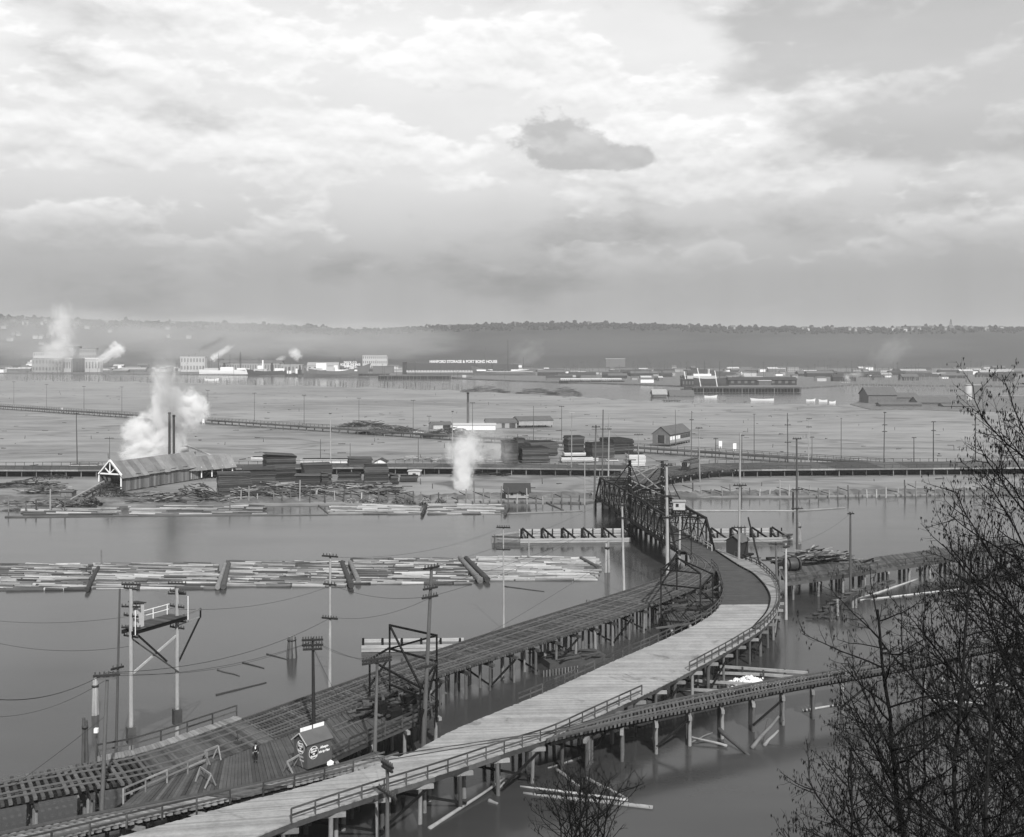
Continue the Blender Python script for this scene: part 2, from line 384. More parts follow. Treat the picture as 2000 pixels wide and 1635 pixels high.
# the long wooded hill behind the harbour
CREST = [(-700, 612), (-200, 616), (10, 624), (120, 628), (250, 633), (400, 635), (560, 641), (700, 649), (790, 645), (860, 641), (1000, 637), (1150, 636), (1260, 638), (1400, 643), (1600, 646), (1750, 646), (1830, 643), (1950, 645), (2300, 643), (2700, 640)]
def crest(x):
    for (a, ya), (b_, yb) in zip(CREST, CREST[1:]):
        if a <= x <= b_: return ya + (yb-ya)*(x-a)/(b_-a)
    return CREST[0][1] if x < 0 else CREST[-1][1]
YC = 3050.0
def hillz(X, Y):
    zc = topz(crest(1000 + X*F/YC), YC) + 1
    q = min(max((Y - 2250)/(YC - 2250), 0), 1)
    return 1.0 + (zc-1)*(q*q*(3-2*q))*(1 + .04*math.sin(X*.011 + Y*.006)*(1-q))
v = []; f = []; NX, NY = 110, 34
for j in range(NY):
    Y = 2200 + (4600-2200)*j/(NY-1)
    for i in range(NX):
        X = -2400 + 4800*i/(NX-1); v.append((X, Y, hillz(X, Y) if Y < YC + 40 else hillz(X, YC) - (Y-YC)*.01))
for j in range(NY-1):
    for i in range(NX-1): f.append((j*NX+i, j*NX+i+1, (j+1)*NX+i+1, (j+1)*NX+i))
o = mesh('hill', None, 'hill_ground', v, f, True); o['kind'] = 'structure'
# its trees, a far-off wood that reads as one mass: rough clumps, denser on the skyline
t_ = (1+5**.5)/2
ico = np.array([(-1, t_, 0), (1, t_, 0), (-1, -t_, 0), (1, -t_, 0), (0, -1, t_), (0, 1, t_), (0, -1, -t_), (0, 1, -t_), (t_, 0, -1), (t_, 0, 1), (-t_, 0, -1), (-t_, 0, 1)])/1.902
icf = np.array([(0, 11, 5), (0, 5, 1), (0, 1, 7), (0, 7, 10), (0, 10, 11), (1, 5, 9), (5, 11, 4), (11, 10, 2), (10, 7, 6), (7, 1, 8), (3, 9, 4), (3, 4, 2), (3, 2, 6), (3, 6, 8), (3, 8, 9), (4, 9, 5), (2, 4, 11), (6, 2, 10), (8, 6, 7), (9, 8, 1)])
VV = []; FF = []; k = 0
for i in range(6400):
    if i < 6400:
        X = random.uniform(-1750, 1750); Y = YC + 25 - 230*random.random()**2.2; s = random.uniform(1.6, 3.8)*(1.7 if random.random() < .06 else 1)
        if random.random() < .25*(math.sin(X*.013)+math.sin(X*.031+1)+.4): continue
    else:
        Y = 2330 + 680*random.random()**.8; X = random.uniform(-.60, .60)*Y; s = random.uniform(1.5, 5)*random.uniform(.6, 1)
    z = hillz(X, Y)
    for c in range(3 if i < 6400 else 1):
        vv_ = ico*RNG.uniform(.65, 1.25, (12, 1))*s*(1, 1, random.uniform(.8, 1.35)) + (X + random.uniform(-s, s)*.8*(c > 0), Y + random.uniform(-s, s)*.5*(c > 0), z + s*(.7 + .55*c*random.random()))
        VV.append(vv_); FF.append(icf + k); k += 12
me = bpy.data.meshes.new('hillside_wood'); me.from_pydata(np.concatenate(VV).tolist(), [], np.concatenate(FF).tolist()); me.materials.append(MATS['wood_far'])
o = reg(bpy.data.objects.new('hillside_wood', me)); tag(o, 'dark line of trees along the crest of the long hill', 'wood', kind='stuff')

# the bluff the photograph is taken from (below the frame); the alders root in it
v = []; f = []; NX, NY = 40, 30
def bluffz(X, Y): return max(39.5 - max(Y+3, 0)*.57 + 1.2*math.sin(X*.13)*math.cos(Y*.11), -1.5) if Y > -3 else 39.5
for j in range(NY):
    for i in range(NX):
        X = -160+320*i/(NX-1); Y = -60 + 135*j/(NY-1); v.append((X, Y, bluffz(X, Y)))
for j in range(NY-1):
    for i in range(NX-1): f.append((j*NX+i, j*NX+i+1, (j+1)*NX+i+1, (j+1)*NX+i))
o = mesh('bluff', None, 'shore', v, f, True); o['kind'] = 'structure'
# ================================================================== DECKS, TRACKS AND TRESTLES
ZD = 4.0                                                            # level of the near decks above the water
def pd(lst, z=ZD): return [P(x, y, z) for x, y in lst]
def planks(parent, name, L, R, spacing, thick, mat, gap=.07, t0=0.0, t1=1.0, limit=300, jig=.02, matf=None, over=0.0, count=[0]):
    n_ = max(int((L.len+R.len)/2*(t1-t0)/spacing), 1); rest = {}
    for i in range(n_):
        a0 = t0 + (t1-t0)*(i + gap/2)/n_; a1 = t0 + (t1-t0)*(i+1-gap/2)/n_; dz = random.uniform(-jig, jig)
        l0, l1, r0, r1 = L.at(a0), L.at(a1), R.at(a0), R.at(a1)
        d = (r0-l0).normalized(); e0 = d*(over + random.uniform(0, .12)); e1 = d*(over + random.uniform(0, .12))
        up = Vector((0, 0, dz)); dn = Vector((0, 0, dz-thick))
        pts = [l0-e0+dn, r0+e1+dn, r1+e1+dn, l1-e0+dn, l0-e0+up, r0+e1+up, r1+e1+up, l1-e0+up]
        mm = matf(i/n_, (l0+r0)/2) if matf else mat
        if i < limit:
            q = J(); q.quadbox(pts); q.build(name, parent, mm)
        else:
            rest.setdefault(mm, J()).quadbox(pts)
    for mm, q in rest.items(): q.build('deck_planking', parent, mm, kind='stuff')
def rails(parent, L, R, fr, z, mat='rail_steel', t0=0.0, t1=1.0, w_=.09, h_=.14, n=40, name='rail'):
    for q in fr:
        pts = [L.at(t0+(t1-t0)*i/n).lerp(R.at(t0+(t1-t0)*i/n), q) + Vector((0, 0, z)) for i in range(n+1)]
        jj = J()
        for a, c in zip(pts, pts[1:]): jj.beam(a, c + (c-a)*.01, w_, h_)
        jj.build(name, parent, mat)
def bents(parent, L, R, step, npile, zd, t0=0.0, t1=1.0, r=.19, capw=.34, over=.5, brace=True, capmat='timber_pale', drop=.75, zb=-1.5, pmat='pile', cap=True):
    ln = (L.len+R.len)/2*(t1-t0); n_ = max(int(ln/step), 1); prev = None
    for i in range(n_+1):
        tt = t0+(t1-t0)*i/n_; a = L.at(tt); c = R.at(tt); d = (c-a).normalized()
        a = a + ZUP*0; a.z = zd-drop; c.z = zd-drop
        if cap: beam('cap', parent, capmat, a-d*over*.3, c+d*over, capw, capw)
        for k in range(npile):
            q = a.lerp(c, (k+.18)/(npile-.64)) if npile > 1 else a.lerp(c, .5)
            lean = d*random.uniform(-.15, .15) + Vector((0, random.uniform(-.1, .1), 0))
            rod('pile', parent, pmat, (q.x+lean.x, q.y+lean.y, zb), (q.x, q.y, zd-drop-.1), r*random.uniform(.85, 1.15), 9)
        if brace and i % 2 == 0 and i > 0:
            off = Vector((0, 0, -.15)); beam('brace', parent, 'timber_dark', a+off, c - Vector((0, 0, zd-drop-.5)), .08, .24)
        if prev is not None:
            if brace and i % 3 == 0: beam('sash_brace', parent, 'timber_dark', Vector((prev[1].x, prev[1].y, .8)), c + Vector((0, 0, -.2)), .1, .26)
        prev = (a, c)
def stringers(parent, L, R, fr, zc, h_, mat, t0=0.0, t1=1.0, w_=.25, seg=5.0, name='stringer'):
    for q in fr:
        n_ = max(int(L.len*(t1-t0)/seg), 1)
        for i in range(n_):
            a = L.at(t0+(t1-t0)*i/n_).lerp(R.at(t0+(t1-t0)*i/n_), q); c = L.at(t0+(t1-t0)*(i+1)/n_).lerp(R.at(t0+(t1-t0)*(i+1)/n_), q)
            a = Vector((a.x, a.y, zc)); c = Vector((c.x, c.y, zc)); beam(name, parent, mat, a, c + (c-a)*.004, w_, h_)
def railing(parent, line, t0=0.0, t1=1.0, step=2.3, h_=1.05, levels=(.5, 1.0), mat='timber_mid', post=.13, rw=.08, rh=.15, z=0.0):
    n_ = max(int(line.len*(t1-t0)/step), 1); pts = [line.at(t0+(t1-t0)*i/n_) + ZUP*z for i in range(n_+1)]
    for p in pts: beam('railing_post', parent, mat, p - ZUP*.2, p + ZUP*h_*random.uniform(.98, 1.03), post, post)
    for lv in levels:
        for a, c in zip(pts, pts[1:]): beam('railing_rail', parent, mat, a + ZUP*h_*lv, c + ZUP*h_*lv + (c-a)*.01, rw, rh)

# ---- the plank road that comes up from the lower left, curls round the bend and runs onto the bridge
RL = Line(pd([(20, 1690), (130, 1660), (250, 1630), (470, 1568), (600, 1534), (790, 1475), (900, 1420), (1070, 1350), (1200, 1291), (1282, 1256), (1335, 1232), (1365, 1217), (1392, 1199), (1405, 1185), (1412, 1170), (1413, 1155), (1408, 1135), (1398, 1112), (1372, 1090), (1345, 1073)]))
RR = Line(pd([(400, 1690), (470, 1650), (545, 1614), (700, 1561), (860, 1511), (1000, 1464), (1075, 1440), (1168, 1397), (1300, 1335), (1417, 1272), (1453, 1250), (1485, 1230), (1508, 1207), (1520, 1187), (1523, 1164), (1514, 1137), (1483, 1108), (1440, 1090), (1415, 1081), (1397, 1076)]))
road = thing('plank_road', 'wide plank road on piles curling from lower left round to the swing bridge', 'viaduct', RR.at(.3)*Vector((1, 1, 0)) if False else (RR.at(.3).x, RR.at(.3).y, 0))
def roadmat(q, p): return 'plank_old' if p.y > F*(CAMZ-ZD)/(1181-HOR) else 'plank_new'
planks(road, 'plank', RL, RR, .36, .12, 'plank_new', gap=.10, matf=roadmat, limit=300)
stringers(road, RL, RR, (.02, .98), ZD-.36, .46, 'timber_mid', name='fascia', seg=4)
stringers(road, RL, RR, (.3, .7), ZD-.36, .40, 'timber_dark', seg=6)
bents(road, RL, RR, 4.6, 4, ZD, .06, .97, r=.2, over=.6, brace=True)
railing(road, RR, .06, .365, 2.2)
railing(road, RR, .44, .955, 2.1)
railing(road, RL, .345, .90, 2.2)
kerb = Line(pd([(1398, 1077), (1443, 1106), (1470, 1121), (1491, 1142), (1503, 1163), (1503, 1181), (1495, 1200), (1470, 1228)]))
# raised footway round the outside of the bend
fo = Line(pd([(1400, 1074), (1443, 1092), (1485, 1108), (1514, 1136), (1522, 1164), (1518, 1188), (1507, 1206), (1484, 1230)]))
fw = thing('plank_footway', 'pale raised plank footway along the outer edge of the road bend', 'footway', (kerb.at(.5).x, kerb.at(.5).y, ZD))
def lift(L_, z): return Line([p + ZUP*z for p in L_.p], False)
planks(fw, 'plank', lift(kerb, .22), lift(fo, .22), .34, .1, 'plank_walk', gap=.06, limit=300)
rails(fw, lift(kerb, .12), lift(kerb, .12), (0,), 0, 'timber_dark', w_=.2, h_=.26, name='kerb_timber')
# street-railway rails let into the road boards
em = Line(pd([(700, 1486), (800, 1470), (900, 1455), (1000, 1440), (1080, 1427), (1160, 1405)])); em2 = Line(pd([(755, 1486), (850, 1470), (950, 1453), (1030, 1440), (1090, 1430), (1168, 1409)]))
rails(road, em, em2, (0.05, .95), .045, 'iron', w_=.10, h_=.05)

# ---- double-track trestle from the lower left edge to the bridge
TU = Line(pd([(-120, 1546), (10, 1520), (190, 1487), (271, 1471), (370, 1440), (480, 1403), (560, 1375), (700, 1325), (850, 1272), (1000, 1223), (1100, 1192), (1200, 1161), (1280, 1134), (1330, 1112), (1350, 1092), (1338, 1075)]))
TL = Line(pd([(-120, 1596), (10, 1568), (173, 1538), (264, 1524), (400, 1490), (500, 1456), (605, 1417), (682, 1386), (804, 1338), (850, 1321), (1042, 1260), (1200, 1207), (1260, 1185), (1320, 1163), (1375, 1137), (1398, 1112), (1385, 1097), (1350, 1077)]))
def tpar(L, x):                                                    # share of the line at a photo column
    best = min(range(401), key=lambda i: abs(1000 + L.at(i/400).x*F/L.at(i/400).y - x)); return best/400
rt = thing('railway_trestle', 'double-track railway trestle running diagonally from lower left to the bridge', 'trestle', (TL.at(.4).x, TL.at(.4).y, 0))
a1, a2, a3 = tpar(TU, 268), tpar(TU, 472), tpar(TU, 1318)
planks(rt, 'tie', TU, TL, .62, .22, 'tie', gap=.52, t0=0, t1=a1, limit=300, over=.15, jig=.03)
planks(rt, 'plank', TU, TL, .30, .22, 'plank_grey', gap=.06, t0=a1, t1=a2, limit=300)
planks(rt, 'tie', TU, TL, .42, .22, 'tie', gap=.42, t0=a2, t1=a3, limit=300, over=.15, jig=.03)
planks(rt, 'plank', TU, TL, .30, .20, 'plank_grey', gap=.06, t0=a3, t1=1, limit=300)
rails(rt, TU, TL, (.145, .345, .655, .855), .07, t0=0, t1=.99, n=90)
rails(rt, TU, TL, (.02, .985), .05, 'timber_mid', t0=a2, t1=a3, w_=.24, h_=.22, n=60, name='guard_timber')
rails(rt, TU, TL, (.24, .5, .75), .03, 'timber_mid', t0=a2, t1=a3, w_=.22, h_=.08, n=60, name='walk_board')
stringers(rt, TU, TL, (.12, .36, .64, .88), ZD-.45, .42, 'timber_dark', w_=.35, seg=4.6, t1=.97)
bents(rt, TU, TL, 4.3, 5, ZD, 0.02, .94, over=.35, brace=True, drop=.84, capmat='timber_mid')
# footwalk with railing on its far side, at the plank crossing
FWa = Line(pd([(190, 1478), (271, 1462), (370, 1430), (462, 1399)])); FWb = Line(pd([(190, 1487.5), (271, 1471.5), (370, 1440.5), (474, 1403.5)]))
ft = thing('crossing_footwalk', 'narrow pale footwalk with low railing on the far side of the double tracks', 'footway', (FWb.at(.5).x, FWb.at(.5).y, 0))
planks(ft, 'plank', lift(FWa, .05), lift(FWb, .05), .3, .1, 'plank_walk')
bents(ft, FWa, FWb, 5, 1, ZD, brace=False, cap=False); stringers(ft, FWa, FWb, (.5,), ZD-.35, .5, 'timber_mid', seg=6)
railing(ft, FWa, 0, 1, 2.6, 1.1)

# ---- timber yard platform between the trestle and the road
PU = Line(pd([(300, 1520), (430, 1483), (520, 1451), (607, 1420), (684, 1389), (745, 1368), (800, 1352)], 3.9)); PL = Line(pd([(232, 1578), (400, 1556), (540, 1523), (600, 1503), (690, 1460), (790, 1417), (856, 1388)], 3.9))
pf = thing('loading_platform', 'dark sagging plank platform between the double tracks and the road', 'platform', (PL.at(.5).x, PL.at(.5).y, 0))
planks(pf, 'plank', PU, PL, .34, .1, 'plank_grey', gap=.08, jig=.04, matf=lambda q, p: 'plank_old' if .22 < q < .55 or q > .62 else 'plank_grey')
bents(pf, PU, PL, 4.8, 3, 3.9, 0, 1, brace=False); stringers(pf, PU, PL, (.97, .6, .3), 3.55, .5, 'timber_mid', seg=4.5)
rails(pf, PU, PL, (.28, .42), .09, t0=.62, t1=.98)
railing(pf, PL, .55, .98, 2.6, 1.0, (.55, 1.0), 'timber_mid', rh=.22)
fen = Line(pd([(241, 1566), (300, 1540), (360, 1514), (405, 1494)], 3.9)); railing(pf, fen, 0, 1, 2.4, 1.1, (.5, 1), 'timber_pale')

# ---- single track beside the road, lower left
SU = Line(pd([(-60, 1640), (35, 1621), (215, 1584), (420, 1547), (555, 1521), (660, 1495), (737, 1470)])); SL = Line(pd([(20, 1662), (130, 1637), (240, 1610), (470, 1556), (600, 1525), (690, 1503), (792, 1473)]))
s1 = thing('siding_track', 'single siding track on ties along the left side of the plank road', 'railway', (SL.at(.5).x, SL.at(.5).y, 0))
q1, q2 = tpar(SL, 455), tpar(SL, 560)
planks(s1, 'tie', SU, SL, .62, .2, 'timber_pale', gap=.5, t0=0, t1=q1); planks(s1, 'plank', SU, SL, .3, .16, 'plank_grey', t0=q1, t1=q2)
planks(s1, 'tie', SU, SL, .62, .2, 'timber_pale', gap=.5, t0=q2, t1=.98)
rails(s1, SU, SL, (.25, .75), .07); rails(s1, SU, SL, (.03,), .05, 'timber_mid', w_=.5, h_=.1, name='guard_timber')
stringers(s1, SU, SL, (.25, .75), ZD-.42, .4, 'timber_dark', w_=.35); bents(s1, SU, SL, 4.6, 3, ZD, brace=False, over=.2)
fl = Line([SL.at(q) + Vector((.25, -.35, 0)) for q in (0, .1, .2, .3, .4, .5, .6, .7, .8, .9)])
railing(s1, fl, 0, tpar(fl, 450), 2.8, .95); railing(s1, fl, tpar(fl, 515), tpar(fl, 690), 2.8, .95)

# ---- single-track spur that leaves the road to the right
UU = Line(pd([(1085, 1432), (1135, 1417), (1261, 1380), (1420, 1346), (1510, 1329), (1600, 1314), (1695, 1299), (1804, 1279), (1970, 1243), (2200, 1190)])); UL = Line(pd([(1068, 1446), (1110, 1435), (1210, 1413), (1315, 1391), (1420, 1370), (1510, 1351), (1600, 1334), (1695, 1317), (1804, 1297), (1970, 1260), (2200, 1205)]))
sp = thing('spur_trestle', 'single-track trestle with open ties curving off to the right from the road', 'trestle', (UL.at(.4).x, UL.at(.4).y, 0))
planks(sp, 'tie', UU, UL, .52, .22, 'tie', gap=.45, over=.25, jig=.03, limit=300)
rails(sp, UU, UL, (.27, .73), .07, t0=.02, n=60); rails(sp, UU, UL, (.03, .97), .06, 'timber_mid', w_=.2, h_=.2, n=60, name='guard_timber')
stringers(sp, UU, UL, (.27, .73), ZD-.45, .45, 'timber_dark', w_=.5, seg=4.4); bents(sp, UU, UL, 4.4, 4, ZD, .05, 1, over=.75, drop=.86, brace=True)

# ---- two long low trestles across the flats
def causeway(name, label, U, Lw, z, step, zb, rail=True, mat='plank_grey', face='timber_mid', deck_shade=False):
    q = thing(name, label, 'causeway', (Lw.at(.5).x, Lw.at(.5).y, zb)); n_ = int(U.len/9)
    for i in range(n_):
        t0, t1 = i/n_, (i+1)/n_ - .0002; jj = J(); u0, u1, l0, l1 = U.at(t0), U.at(t1), Lw.at(t0), Lw.at(t1); dn = ZUP*-.25
        jj.quadbox([u0+dn, l0+dn, l1+dn, u1+dn, u0, l0, l1, u1]); jj.build('deck', q, mat)
        beam('fascia', q, face, l0 + Vector((0, -.1, -.3)), l1 + Vector((0, -.1, -.3)), .15, .5)
        if deck_shade: beam('shade_board', q, 'black', l0 + Vector((0, 3.6, -1.5)), l1 + Vector((0, 3.6, -1.5)), .12, 2.3)  # added black strip that stands in for the shade under the deck
    m_ = int(U.len/step)
    for i in range(min(m_, 150)):
        tt = (i+.5)/min(m_, 150); l0, u0 = Lw.at(tt), U.at(tt)
        rod('pile', q, 'pile', (l0.x, l0.y+.5, zb-.3), (l0.x, l0.y+.5, z-.3), .16, 9); rod('pile', q, 'timber_dark', (u0.x, u0.y-.3, zb-.3), (u0.x, u0.y-.3, z-.3), .16, 9)
    if rail:
        for e in (U, Lw):
            pts = [e.at(i/n_) for i in range(n_+1)]
            jp = J()
            for i in range(n_*3): p = e.at(i/(n_*3)); jp.beam(p, p+ZUP*1.1, .12, .12)
            jp.build('railing_posts', q, 'timber_mid', kind='stuff')
            for a, c in zip(pts, pts[1:]): beam('railing_rail', q, 'timber_mid', a+ZUP*1.1, c+ZUP*1.1, .1, .14)
    return q
z4 = 3.0
causeway('tram_causeway', 'low timber causeway in front of the lumber yard with dark shaded face', Line(pd([(-60, 909), (200, 909), (600, 906), (800, 905), (1000, 906), (1140, 907.5), (1235, 909)], z4)), Line(pd([(-60, 917), (200, 917), (600, 913), (800, 912), (1000, 913.5), (1140, 915), (1215, 916)], z4)), z4, 5, .5, deck_shade=True, face='timber_pale')
causeway('tram_causeway', 'low timber causeway with dark shaded face right of the streetcar', Line(pd([(1385, 905), (1500, 903), (1700, 902), (1900, 901), (2150, 899)], z4)), Line(pd([(1440, 917), (1520, 916), (1700, 914.5), (1900, 913), (2150, 911)], z4)), z4, 5, .5, deck_shade=True, face='timber_pale')
FLn = pd([(-90, 788), (10, 794), (390, 819.5), (640, 836), (1250, 874.5), (1500, 891), (1735, 905)], 2.6)
causeway('far_causeway', 'long straight footbridge on piles slanting across the far tide flats', Line([p + Vector((3.2, 4.2, 0)) for p in FLn]), Line(FLn), 2.6, 6, .45, deck_shade=False)
# curved ramp from the bridge to the causeway
CU = Line([P(1175, 958, ZD), P(1182, 942, 3.8), P(1205, 930, 3.6), P(1240, 921, 3.4), P(1290, 914, 3.2), P(1340, 908.5, 3.05), P(1400, 904, 3.02)]); CLn = Line([P(1222, 968, ZD), P(1242, 951, 3.8), P(1270, 940, 3.6), P(1310, 930.5, 3.4), P(1360, 922.5, 3.2), P(1410, 917.5, 3.05), P(1460, 915.5, 3.02)])
rp = thing('bridge_approach', 'curved plank approach carrying the streetcar track from bridge to causeway', 'viaduct', (CLn.at(.5).x, CLn.at(.5).y, 0))
planks(rp, 'plank', CU, CLn, .5, .2, 'plank_grey', limit=300); rails(rp, CU, CLn, (.3, .5), .06, n=30)
bents(rp, CU, CLn, 5, 3, 3.4, .02, .95, brace=False, zb=-.5); railing(rp, CLn, 0, 1, 2.6, 1.0); railing(rp, CU, 0, .8, 2.6, 1.0); stringers(rp, CU, CLn, (.98,), 2.85, .4, 'timber_mid')
# ---- road pier on the right, behind the bend
z6 = 3.4
AU = Line(pd([(1520, 1112), (1560, 1107), (1662, 1096), (1710, 1088), (1800, 1076), (1980, 1052)], z6)); AL = Line(pd([(1533, 1136), (1600, 1127), (1657, 1119), (1717, 1110), (1850, 1090), (2000, 1066)], z6))
pr = thing('side_pier', 'dark plank pier on stout piles right of the road bend', 'pier', (AL.at(.3).x, AL.at(.3).y, 0))
planks(pr, 'plank', AU, AL, .4, .16, 'plank_grey'); stringers(pr, AU, AL, (.99, .5), z6-.45, .7, 'timber_mid', w_=.2)
bents(pr, AU, AL, 5.2, 3, z6, .03, 1, r=.26, brace=False, drop=1.0); railing(pr, AL, 0, .98, 2.4, 1.0)
# ================================================================== SWING BRIDGE
NL, NR, FL, FR = Vector((31.0, 213, 0)), Vector((38.0, 211, 0)), Vector((21.6, 290, 0)), Vector((28.6, 288.5, 0))
br = thing('swing_bridge', 'dark through-truss swing bridge with twin central towers across the river', 'bridge', ((NL+FR)/2))
NPAN = 14; ZB, ZT = 3.7, 9.3
def tp(a, c, q, z): p = a.lerp(c, q); return Vector((p.x, p.y, z))
def ztop(i): return ZT + (.35 if 4 <= i <= NPAN-4 else 0) + (1.0 if i == NPAN//2 else 0)
for a, c in ((NL, FL), (NR, FR)):
    beam('bottom_chord', br, 'steel_dark', tp(a, c, 0, ZB), tp(a, c, 1, ZB), .4, .55)
    for i in range(1, NPAN-1): beam('top_chord', br, 'steel_dark', tp(a, c, i/NPAN, ztop(i)), tp(a, c, (i+1)/NPAN, ztop(i+1)), .42, .42)
    for i in (0, NPAN):
        k = 1 if i == 0 else NPAN-1; beam('end_post', br, 'steel_dark', tp(a, c, i/NPAN, ZB), tp(a, c, k/NPAN, ztop(k)), .36, .36)
    for i in range(1, NPAN):
        beam('vertical', br, 'steel_dark', tp(a, c, i/NPAN, ZB), tp(a, c, i/NPAN, ztop(i)), .28, .28)
        k = i+1 if i < NPAN//2 else i-1
        if 0 < k < NPAN:
            beam('diagonal', br, 'steel_dark', tp(a, c, i/NPAN, ztop(i)), tp(a, c, k/NPAN, ZB), .2, .2); beam('diagonal', br, 'steel_dark', tp(a, c, i/NPAN, ZB), tp(a, c, k/NPAN, ztop(k)), .12, .12)
        if i < NPAN-1:
            beam('sub_strut', br, 'steel_dark', tp(a, c, (i+.5)/NPAN, ZB), tp(a, c, (i+.5)/NPAN, (ZB+ztop(i))/2), .14, .14)
            beam('collision_strut', br, 'steel_dark', tp(a, c, i/NPAN, (ZB+ZT)/2), tp(a, c, (i+1)/NPAN, (ZB+ZT)/2), .12, .12)
for i in range(1, NPAN):
    l, r_ = tp(NL, FL, i/NPAN, ztop(i)), tp(NR, FR, i/NPAN, ztop(i)); beam('top_strut', br, 'steel_dark', l, r_, .22, .22)
    beam('sway_strut', br, 'steel_dark', l - ZUP*1.1, r_ - ZUP*1.1, .12, .12)
    if i < NPAN-1: beam('lateral_brace', br, 'steel_dark', l, tp(NR, FR, (i+1)/NPAN, ztop(i+1)), .12, .12); beam('lateral_brace', br, 'steel_dark', r_, tp(NL, FL, (i+1)/NPAN, ztop(i+1)), .12, .12)
    beam('knee_brace', br, 'steel_dark', l - ZUP*1.6, l.lerp(r_, .22), .1, .1); beam('knee_brace', br, 'steel_dark', r_ - ZUP*1.6, l.lerp(r_, .78), .1, .1)
for i in range(NPAN+1): beam('floor_beam', br, 'timber_dark', tp(NL, FL, i/NPAN, ZB-.35), tp(NR, FR, i/NPAN, ZB-.35), .35, .6)
BL_, BR_ = Line([tp(NL, FL, q, ZD) + Vector((.4, 0, 0)) for q in (-.02, 1.01)], False), Line([tp(NR, FR, q, ZD) - Vector((.4, 0, 0)) for q in (-.02, 1.01)], False)
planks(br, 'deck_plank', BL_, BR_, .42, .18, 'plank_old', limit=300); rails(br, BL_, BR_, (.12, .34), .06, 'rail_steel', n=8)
for a, c, s in ((NL, FL, .55), (NR, FR, -.55)):
    rl_ = Line([tp(a, c, 0, ZD) + Vector((s, 0, 0)), tp(a, c, 1, ZD) + Vector((s, 0, 0))], False); railing(br, rl_, 0, 1, 2.8, 1.1, (.55, 1), 'off_white', rh=.12)
# towers over the pivot
mid = NPAN//2/NPAN; TZ = 17.0
for a, c in ((NL, FL), (NR, FR)):
    for s in (-.009, .009): beam('tower_leg', br, 'steel_dark', tp(a, c, mid+s*1.7, ZB), tp(a, c, mid+s, TZ), .28, .28)
    for k in range(9):
        z = 8.5 + k; beam('tower_rung', br, 'white_paint' if k % 2 else 'steel_dark', tp(a, c, mid-.016, z), tp(a, c, mid+.016, z), .14, .14)
    for k in (-3, 3):
        beam('stay', br, 'steel_dark', tp(a, c, mid, TZ-.6), tp(a, c, mid+k/NPAN, ztop(NPAN//2+k)), .16, .16); beam('stay', br, 'steel_dark', tp(a, c, mid, TZ-2.2), tp(a, c, mid+k*.5/NPAN, ZT+.3), .1, .1)
    beam('tower_arm', br, 'timber_mid', tp(a, c, mid, TZ) + Vector((-1.4, 0, 0)), tp(a, c, mid, TZ) + Vector((1.4, .3, 0)), .2, .2)
for z0, z1 in ((10.3, TZ-.8), (TZ-.8, 10.3), (9.5, 12.6), (12.6, 9.5), (13, TZ-.5)):
    beam('tower_brace', br, 'timber_pale', tp(NL, FL, mid, z0), tp(NR, FR, mid, z1), .2, .2)
# pivot pier: a drum of piles under the middle
pc = (NL+NR+FL+FR)/4
for k in range(22):
    an = 2*math.pi*k/22; rod('pivot_pile', br, 'timber_dark', (pc.x+4.2*math.cos(an), pc.y+4.2*math.sin(an), -1.5), (pc.x+4.0*math.cos(an), pc.y+4.0*math.sin(an), 2.6), .3, 9)
rod('pivot_drum', br, 'steel_dark', (pc.x, pc.y, 2.2), (pc.x, pc.y, 3.3), 3.6, 10)
for e in (0.0, 1.0):
    for k in range(5):
        p = tp(NL, FL, e, 0).lerp(tp(NR, FR, e, 0), k/4); rod('pier_pile', br, 'timber_dark', (p.x, p.y + (1-2*e)*-.8, -1.5), (p.x, p.y + (1-2*e)*-.8, 3.1), .28, 9)
# operator's cabin on the near right truss
cb = thing('operator_cabin', 'small white operator cabin perched on top of the swing bridge truss', 'cabin', (33.2, 224, 9.9))
box('wall', cb, 'off_white', (33.2, 224, 10.75), (2.3, 2.2, 1.6), -.1); box('roof', cb, 'pale_wall', (33.2, 224, 11.62), (2.7, 2.6, .14), -.1)
box('window', cb, 'window_glass', (32.7, 222.87, 10.9), (.55, .06, .6), -.1); box('floor', cb, 'timber_dark', (33.2, 224, 9.83), (3.0, 2.8, .16), -.1)
for sx in (-1.1, 1.1): beam('leg', cb, 'timber_dark', (33.2+sx, 224, 8.6), (33.2+sx, 224, 9.8), .2, .2)

